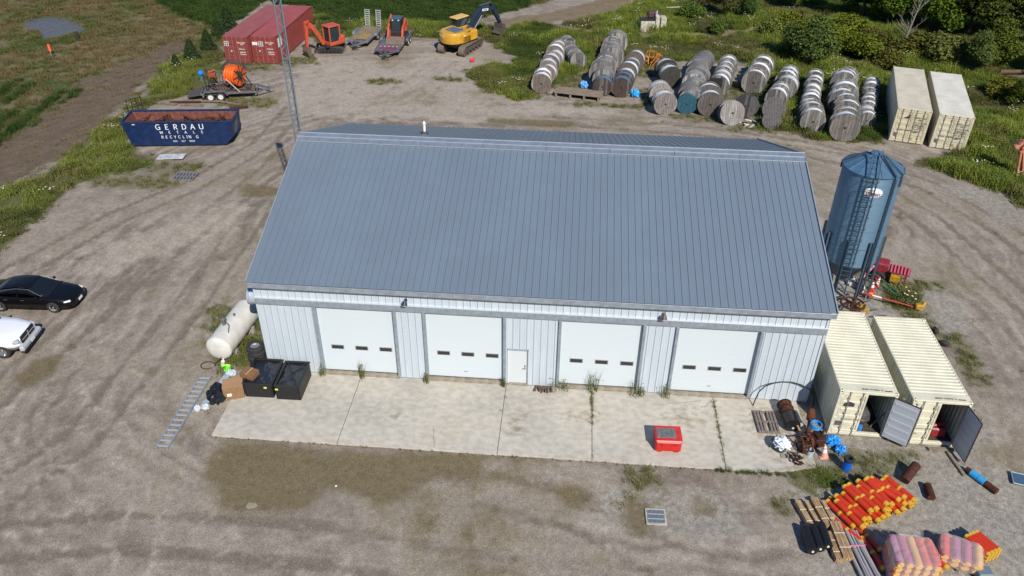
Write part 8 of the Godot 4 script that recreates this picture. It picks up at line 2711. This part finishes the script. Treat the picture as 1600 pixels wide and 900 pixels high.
	for i in list.size():
		var q = list[i]
		var t = thing("shrub" if q[2] in ["olive", "yellow"] else "tree", q[4], "shrub" if q[2] in ["olive", "yellow"] else "tree", G(q[0], q[1]) + Vector3(0, -0.03, 0), i * 1.37, "wood and bushes behind the yard")
		t.scale = Vector3(q[3], q[3] * (0.92 + 0.05 * (i % 4)) * (0.72 if q[2] == "olive" else 1.0), q[3])
		part("trunk", mesh_of[q[2]][0], bark, t)
		part("crown", mesh_of[q[2]][1], tints[(i * 5 + i / 3) % 5], t)
	# the dead pale tree
	rg.seed = 71
	var dt = thing("dead_tree", "bare pale dead tree rising from the olive bushes", "tree", G(1403, 86), 0.0)
	var pale = mt(0.31, 0.295, 0.26, 0.85, 0.0, "grain_up", 1.0)
	var tr = MB.new()
	tr.cyl(Vector3.ZERO, Vector3(0.35, 2.2, 0), 0.16, 0.11, 8)
	tr.cyl(Vector3(0.35, 2.2, 0), Vector3(0.75, 4.6, -0.2), 0.11, 0.07, 7)
	tr.cyl(Vector3(0.75, 4.6, -0.2), Vector3(1.2, 7.2, -0.2), 0.07, 0.02, 6)
	part("trunk", tr, pale, dt)
	for k in 16:
		var y = rg.randf_range(1.6, 5.6)
		var o = Vector3(y * 0.165, y, -0.1)
		var a = rg.randf() * TAU
		var br = MB.new()
		var e = o + Vector3(cos(a) * 1.2, rg.randf_range(0.8, 1.9), sin(a) * 0.9) * rg.randf_range(0.6, 1.3)
		br.cyl(o, e, 0.03, 0.014, 5, false)
		for i in 4:
			var s = o.lerp(e, rg.randf_range(0.3, 1.0))
			br.cyl(s, s + Vector3(rg.randf_range(-0.5, 0.5), rg.randf_range(0.2, 0.8), rg.randf_range(-0.5, 0.5)), 0.02, 0.007, 4, false)
		part("branch", br, pale, dt)
	# young conifers in a row by the red containers
	var cg = MB.new()
	rg.seed = 81
	cg.col = dk[0]
	for i in 2600:
		var y = rg.randf() * rg.randf_range(0.85, 1.0)
		var r = (1.0 - y) * 0.42 * sqrt(rg.randf()) + 0.02
		var a = rg.randf() * TAU
		var p = Vector3(cos(a) * r, 0.06 + y * 0.94, sin(a) * r)
		var u = Vector3(cos(a), rg.randf_range(-0.5, 0.2), sin(a)).normalized()
		var w = Vector3(-sin(a), rg.randf_range(-0.3, 0.3), cos(a))
		var s = 0.09 * rg.randf_range(0.6, 1.3)
		cg.col = Color(0.040, 0.064, 0.027).lerp(Color(0.048, 0.075, 0.030), rg.randf())
		cg.tri(p - w * s * 0.35, p + w * s * 0.35, p + u * s)
	var cm = cg.mesh()
	var tm = MB.new()
	tm.cyl(Vector3.ZERO, Vector3(0, 0.9, 0), 0.035, 0.01, 7)
	var trm = tm.mesh()
	var cl = [[277, 109, 1.5, "smallest young conifer at the open end of the row"], [301, 94, 2.1, "young conifer second from the open end of the row"], [326, 77, 2.0, "young conifer in the middle of the row by the red container"], [342, 60, 2.1, "slender young conifer touching the red container's corner"], [358, 46, 2.6, "tallest young conifer, partly behind the red container"]]
	for i in cl.size():
		var t = thing("conifer_tree", cl[i][3], "conifer", G(cl[i][0], cl[i][1]), i * 1.1, "young conifers in a row")
		t.scale = Vector3(cl[i][2] * 0.95, cl[i][2], cl[i][2] * 0.95)
		part("trunk", trm, bark, t)
		part("crown", cm, lm, t)

func blades(n: int, h: float, spread: float, wid: float, sd: int, bend := 0.4, leafy := 0) -> ArrayMesh:
	var rg = RandomNumberGenerator.new()
	rg.seed = sd
	var m = MB.new()
	m.col = Color.WHITE
	for i in n:
		var a = rg.randf() * TAU
		var o = Vector3(cos(a), 0, sin(a)) * spread * sqrt(rg.randf())
		var b = rg.randf() * TAU
		var d = Vector3(cos(b), 0, sin(b))
		var hh = h * rg.randf_range(0.45, 1.1)
		var s = Vector3(-d.z, 0, d.x) * wid * rg.randf_range(0.6, 1.2)
		var mid = o + Vector3(0, hh * 0.6, 0) + d * hh * bend * 0.35
		var tip = o + Vector3(0, hh, 0) + d * hh * bend * rg.randf_range(0.5, 1.2)
		var g = rg.randf_range(0.7, 1.15)
		m.col = Color(g, g * rg.randf_range(0.95, 1.08), g * rg.randf_range(0.8, 1.05))
		m.tri(o - s, o + s, mid + s * 0.8)
		m.tri(o - s, mid + s * 0.8, mid - s * 0.8)
		m.tri(mid - s * 0.8, mid + s * 0.8, tip)
	for i in leafy:
		var p = Vector3(rg.randfn() * spread * 0.6, h * rg.randf_range(0.2, 1.0), rg.randfn() * spread * 0.6)
		var u = Vector3(rg.randfn(), rg.randf_range(-0.4, 0.5), rg.randfn()).normalized()
		var w = u.cross(Vector3(rg.randfn(), 2.0, rg.randfn())).normalized()
		var s = wid * 3.2 * rg.randf_range(0.6, 1.3)
		var g = rg.randf_range(0.7, 1.2)
		m.col = Color(g, g, g * 0.9)
		m.tri(p - u * s * 0.5, p + w * s * 0.4, p + u * s * 0.6)
		m.tri(p - u * s * 0.5, p + u * s * 0.6, p - w * s * 0.4)
	return m.mesh()

func scatter(called: String, label: String, category: String, mesh: Mesh, mat: Material, pts: Array):
	# pts: [Transform3D, Color]
	var mm = MultiMesh.new()
	mm.transform_format = MultiMesh.TRANSFORM_3D
	mm.use_colors = true
	mm.mesh = mesh
	mm.instance_count = pts.size()
	for i in pts.size():
		mm.set_instance_transform(i, pts[i][0])
		mm.set_instance_color(i, pts[i][1])
	var o = MultiMeshInstance3D.new()
	o.multimesh = mm
	o.material_override = mat
	o.name = numbered(called)
	add_child(o)
	tag(o, label, category, "", "stuff")

func stand(x: float, z: float, s: float, sy: float, rg: RandomNumberGenerator, y := -0.03) -> Transform3D:
	var b = Basis(Vector3.UP, rg.randf() * TAU).scaled(Vector3(s, sy, s))
	return Transform3D(b, Vector3(x, y, z))

func make_grass():
	var lm = leaf_mat(0.8)
	var rg = RandomNumberGenerator.new()
	rg.seed = 101
	var big = FastNoiseLite.new()
	big.seed = 7
	big.frequency = 0.09
	var mid = FastNoiseLite.new()
	mid.seed = 8
	mid.frequency = 0.33
	var weed_a = []
	var weed_b = []
	var dry = []
	var flower = []
	var n = 0
	while n < 175000:
		n += 1
		var x = rg.randf_range(GX0, GX1)
		var z = rg.randf_range(-82.0, 7.0)
		var w = in_zone("weeds", x, z)
		if w < 0.25: continue
		var e = w + mid.get_noise_2d(x, z) * 0.7
		if e < 0.5: continue
		if in_zone("track", x, z) + mid.get_noise_2d(x * 2, z * 2) * 0.3 > 0.45: continue
		var b = big.get_noise_2d(x, z)
		var c = mid.get_noise_2d(x + 50, z)
		var h = clampf(0.62 + b * 0.9 + c * 0.5, 0.28, 1.3) * clampf((e - 0.4) * 2.5, 0.35, 1.0)
		if x > -14 and x < 30 and z > -52: h *= 0.72
		if x < -10: h *= 0.62
		if x < -10 and c < -0.12: continue
		var col = Color(0.115, 0.165, 0.036).lerp(Color(0.21, 0.245, 0.05), clampf(0.5 + c * 1.5, 0, 1))
		if b < -0.08: col = col.lerp(Color(0.062, 0.090, 0.025), clampf(-b * 3.0, 0, 1))
		if big.get_noise_2d(x + 300, z) > 0.15: col = col.lerp(Color(0.15, 0.13, 0.062), 0.6)
		if x < -10: col = col.lerp(Color(0.13, 0.125, 0.05), 0.4)
		col = col * rg.randf_range(0.75, 1.2)
		col.a = 1.0
		var item = [stand(x, z, rg.randf_range(0.8, 1.5), h * rg.randf_range(0.8, 1.3), rg), col]
		if rg.randf() < 0.5: weed_a.append(item)
		else: weed_b.append(item)
		if rg.randf() < 0.012 and c > 0.12: flower.append([stand(x, z, 1.0, h * 1.25, rg), Color(0.75, 0.75, 0.66)])
	# field: dry grass, self-sown green, and the sown rows
	n = 0
	var crop = []
	var ra = G(115, 135) - G(0, 225)
	var rowdir = Vector2(ra.z, -ra.x).normalized()
	while n < 90000:
		n += 1
		var x = rg.randf_range(GX0, 22.0)
		var z = rg.randf_range(-82.0, -14.0)
		if in_zone("field", x, z) < 0.4: continue
		if in_zone("pond", x, z) > 0.2: continue
		var cz = in_zone("crop", x, z)
		var b = big.get_noise_2d(x, z)
		var c = mid.get_noise_2d(x, z)
		if cz + c * 0.4 > 0.5 and (x > -22 or z < -46 or fposmod(Vector2(x, z).dot(rowdir) / 1.7, 1.0) < 0.5 + c * 0.5):
			crop.append([stand(x, z, rg.randf_range(0.8, 1.4), rg.randf_range(0.7, 1.2), rg), Color(0.032, 0.060, 0.016).lerp(Color(0.06, 0.095, 0.026), clampf(0.5 + c + rg.randf_range(-0.3, 0.3), 0, 1))])
		elif in_zone("soil", x, z) > 0.5:
			if rg.randf() < 0.07: dry.append([stand(x, z, rg.randf_range(0.5, 0.9), rg.randf_range(0.2, 0.5), rg), Color(0.20, 0.16, 0.09) * rg.randf_range(0.7, 1.1)])
		else:
			var st = in_zone("straw", x, z)
			if rg.randf() > 0.35 + c * 0.6: continue
			var g = Color(0.095, 0.115, 0.034).lerp(Color(0.175, 0.135, 0.07), clampf(st * 0.5 + b * 2.0 + c * 2.0 + 0.4, 0, 1))
			dry.append([stand(x, z, rg.randf_range(0.7, 1.3), rg.randf_range(0.3, 0.75), rg), g * rg.randf_range(0.75, 1.15)])
	# thin tufts in the yard
	var yard = []
	n = 0
	while n < 60000:
		n += 1
		var x = rg.randf_range(-26.0, 48.0)
		var z = rg.randf_range(-50.0, 9.0)
		var w = in_zone("tufts", x, z)
		var c = mid.get_noise_2d(x * 2.2, z * 2.2)
		var near_weeds = in_zone("weeds", x, z)
		var keep = w > 0.3 and w + c > 0.55
		if near_weeds > 0.08 and near_weeds < 0.6 and c > 0.15: keep = true
		if not keep and (c < 0.34 or rg.randf() > 0.02 or x > -1.5 and x < 26 and z > -19.5 and z < 5.2): continue
		if x > -1.3 and x < 24.6 and z > -19.2 and z < 4.75: continue
		if x > 26.2 and x < 31.8 and z > -4.0 and z < 2.2: continue
		var col = Color(0.10, 0.12, 0.034).lerp(Color(0.19, 0.18, 0.075), rg.randf())
		yard.append([stand(x, z, rg.randf_range(0.5, 1.0), rg.randf_range(0.2, 0.6) * (1.2 if w > 0.6 else 0.8), rg), col * rg.randf_range(0.7, 1.1)])
	for a in [dry, yard, crop]:
		for q in a: q[1].a = 1.0
	scatter("tall_weeds", "mixed green weeds behind and beside the yard", "weeds", blades(22, 0.9, 0.32, 0.022, 1, 0.35, 26), lm, weed_a)
	scatter("long_grass", "long green grass mixed through the weeds round the yard", "grass", blades(34, 0.8, 0.34, 0.014, 2, 0.6, 6), lm, weed_b)
	var fl = MB.new()
	fl.col = Color.WHITE
	var fr = RandomNumberGenerator.new()
	fr.seed = 3
	for i in 7:
		var o = Vector3(fr.randfn() * 0.22, fr.randf_range(0.8, 1.05), fr.randfn() * 0.22)
		for k in 5: fl.tri(o, o + Vector3(cos(k * 1.256) * 0.05, 0.012, sin(k * 1.256) * 0.07), o + Vector3(cos(k * 1.256 + 1.1) * 0.05, 0.012, sin(k * 1.256 + 1.1) * 0.07))
	scatter("wildflowers", "white wildflower heads above the weeds", "wildflowers", fl.mesh(), lm, flower)
	scatter("dry_grass", "dry straw and thin grass over the field", "dry grass", blades(26, 0.55, 0.34, 0.014, 4, 0.8, 4), lm, dry)
	scatter("field_crop", "dark green low crop growing in the field", "crop", blades(10, 0.4, 0.3, 0.02, 5, 0.7, 40), lm, crop)
	scatter("yard_tufts", "thin tufts of grass and weeds on the bare yard", "grass", blades(20, 0.5, 0.22, 0.012, 6, 0.7, 10), lm, yard)
	# weeds in the joints of the apron
	var jw = []
	for q in [[15.73, 0.25, 1.9, 48], [21.43, 0.3, 3.0, 50], [15.73, 1.9, 4.4, 14], [21.43, 3.0, 4.5, 16], [11.62, 0.2, 4.4, 4]]:
		for i in q[3]:
			var z = lerpf(q[1], q[2], pow(rg.randf(), 1.3))
			jw.append([stand(q[0] + rg.randfn() * 0.035, z, rg.randf_range(0.2, 0.4), rg.randf_range(0.1, 0.26), rg, 0.03), Color(0.17, 0.18, 0.06) * rg.randf_range(0.6, 1.2)])
	for i in 60: jw.append([stand(rg.randf_range(21.0, 24.2), 4.68 + rg.randfn() * 0.06, rg.randf_range(0.25, 0.5), rg.randf_range(0.2, 0.5), rg), Color(0.08, 0.11, 0.03) * rg.randf_range(0.6, 1.2)])
	for i in 90: jw.append([stand(rg.randf_range(-1.0, 21.0), 4.68 + rg.randfn() * 0.03, rg.randf_range(0.15, 0.3), rg.randf_range(0.1, 0.22), rg), Color(0.11, 0.12, 0.04) * rg.randf_range(0.6, 1.2)])
	for q in jw: q[1].a = 1.0
	scatter("joint_weeds", "small weeds growing from the joints and edge of the concrete", "weeds", blades(18, 0.5, 0.2, 0.014, 9, 0.6, 12), lm, jw)
	# single plants along the foot of the front wall
	var wl = [[2.68, 0.75, 0.7, "leafy weed at the left jamb of the overhead door nearest the black tubs"], [4.62, 1.0, 0.6, "upright green weed growing at the first concrete joint by the door"], [7.78, 0.6, 0.8, "low weed at the foot of the jamb beside the second overhead door"], [11.50, 0.6, 0.5, "weed between the second overhead door and the man door"], [13.95, 0.7, 1.3, "bushy green weed beside the heap of sticks"], [14.35, 0.6, 1.2, "dark green weed before the left jamb of the third overhead door"], [15.75, 1.3, 1.4, "tall feathery weed at the foot of the third overhead door"], [17.75, 0.9, 1.5, "spreading weed at the right jamb of the third overhead door"], [19.2, 0.8, 1.1, "tufted weed at the left jamb of the fourth overhead door"], [18.05, 0.5, 0.9, "short weed on the wall side of the spreading weed"]]
	var pm = leaf_mat()
	for i in wl.size():
		var t = thing("weed_plant", wl[i][3], "weed", Vector3(wl[i][0], 0.05, 0.22), i * 0.9)
		var st = part("stems", blades(26, wl[i][1], 0.22 * wl[i][2], 0.010, 200 + i, 0.3, 0), pm, t)
		var lv = part("leaves", blades(4, wl[i][1] * 0.9, 0.2 * wl[i][2], 0.016, 230 + i, 0.3, 50), pm, t)
		var tint = StandardMaterial3D.new()
		tint = leaf_mat()
		tint.albedo_color = Color(0.10 + 0.02 * (i % 3), 0.14, 0.042).linear_to_srgb()
		st.material_override = tint
		lv.material_override = tint
	var by_tank = [[338, 520, 0.7, "leafy weed on the dirt side of the white tank"], [372, 566, 1.0, "tall weed between the white tank and the tyres"], [385, 545, 1.1, "bushy weed against the white tank near the wall"], [396, 515, 1.0, "weed growing between the tank's far end and the wall"], [352, 582, 0.6, "low weed by the green jug"], [345, 500, 0.6, "small weed on the dirt side of the tank's far end"]]
	for i in by_tank.size():
		var q = by_tank[i]
		var t = thing("weed_plant", q[3], "weed", G(q[0], q[1]) + Vector3(0, -0.03, 0), i * 1.3)
		var tint = leaf_mat()
		tint.albedo_color = Color(0.11 + 0.02 * (i % 3), 0.15, 0.045).linear_to_srgb()
		part("stems", blades(40, q[2] * 0.9, 0.42, 0.012, 260 + i, 0.4, 0), tint, t)
		part("leaves", blades(6, q[2] * 0.85, 0.42, 0.02, 280 + i, 0.4, 120), tint, t)
	# loose stones over the near yard
	var pb = MB.new()
	var oc = [Vector3(1, 0, 0), Vector3(0, 0, 1), Vector3(-1, 0, 0), Vector3(0, 0, -1)]
	pb.col = Color.WHITE
	for k in 4:
		pb.tri(oc[k], Vector3(0, 0.75, 0), oc[(k + 1) % 4])
	var st2 = []
	n = 0
	while n < 45000:
		n += 1
		var x = rg.randf_range(-18.0, 36.0)
		var z = rg.randf_range(-14.0, 13.0)
		if x > -1.2 and x < 25.4 and z < 4.65: continue
		var g = in_zone("gravel", x, z)
		if rg.randf() > 0.25 + g: continue
		if in_zone("mud", x, z) > 0.4 and rg.randf() < 0.9: continue
		var s = rg.randf_range(0.012, 0.034) * (1.25 if g > 0.4 else 1.0)
		var v = rg.randf_range(0.15, 0.30)
		st2.append([stand(x, z, s, s, rg, -0.012), Color(v, v * 0.94, v * 0.86)])
	var sm = StandardMaterial3D.new()
	sm.vertex_color_use_as_albedo = true
	sm.roughness = 0.95
	scatter("loose_gravel", "loose grey gravel scattered over the yard", "gravel", pb.mesh(), sm, st2)
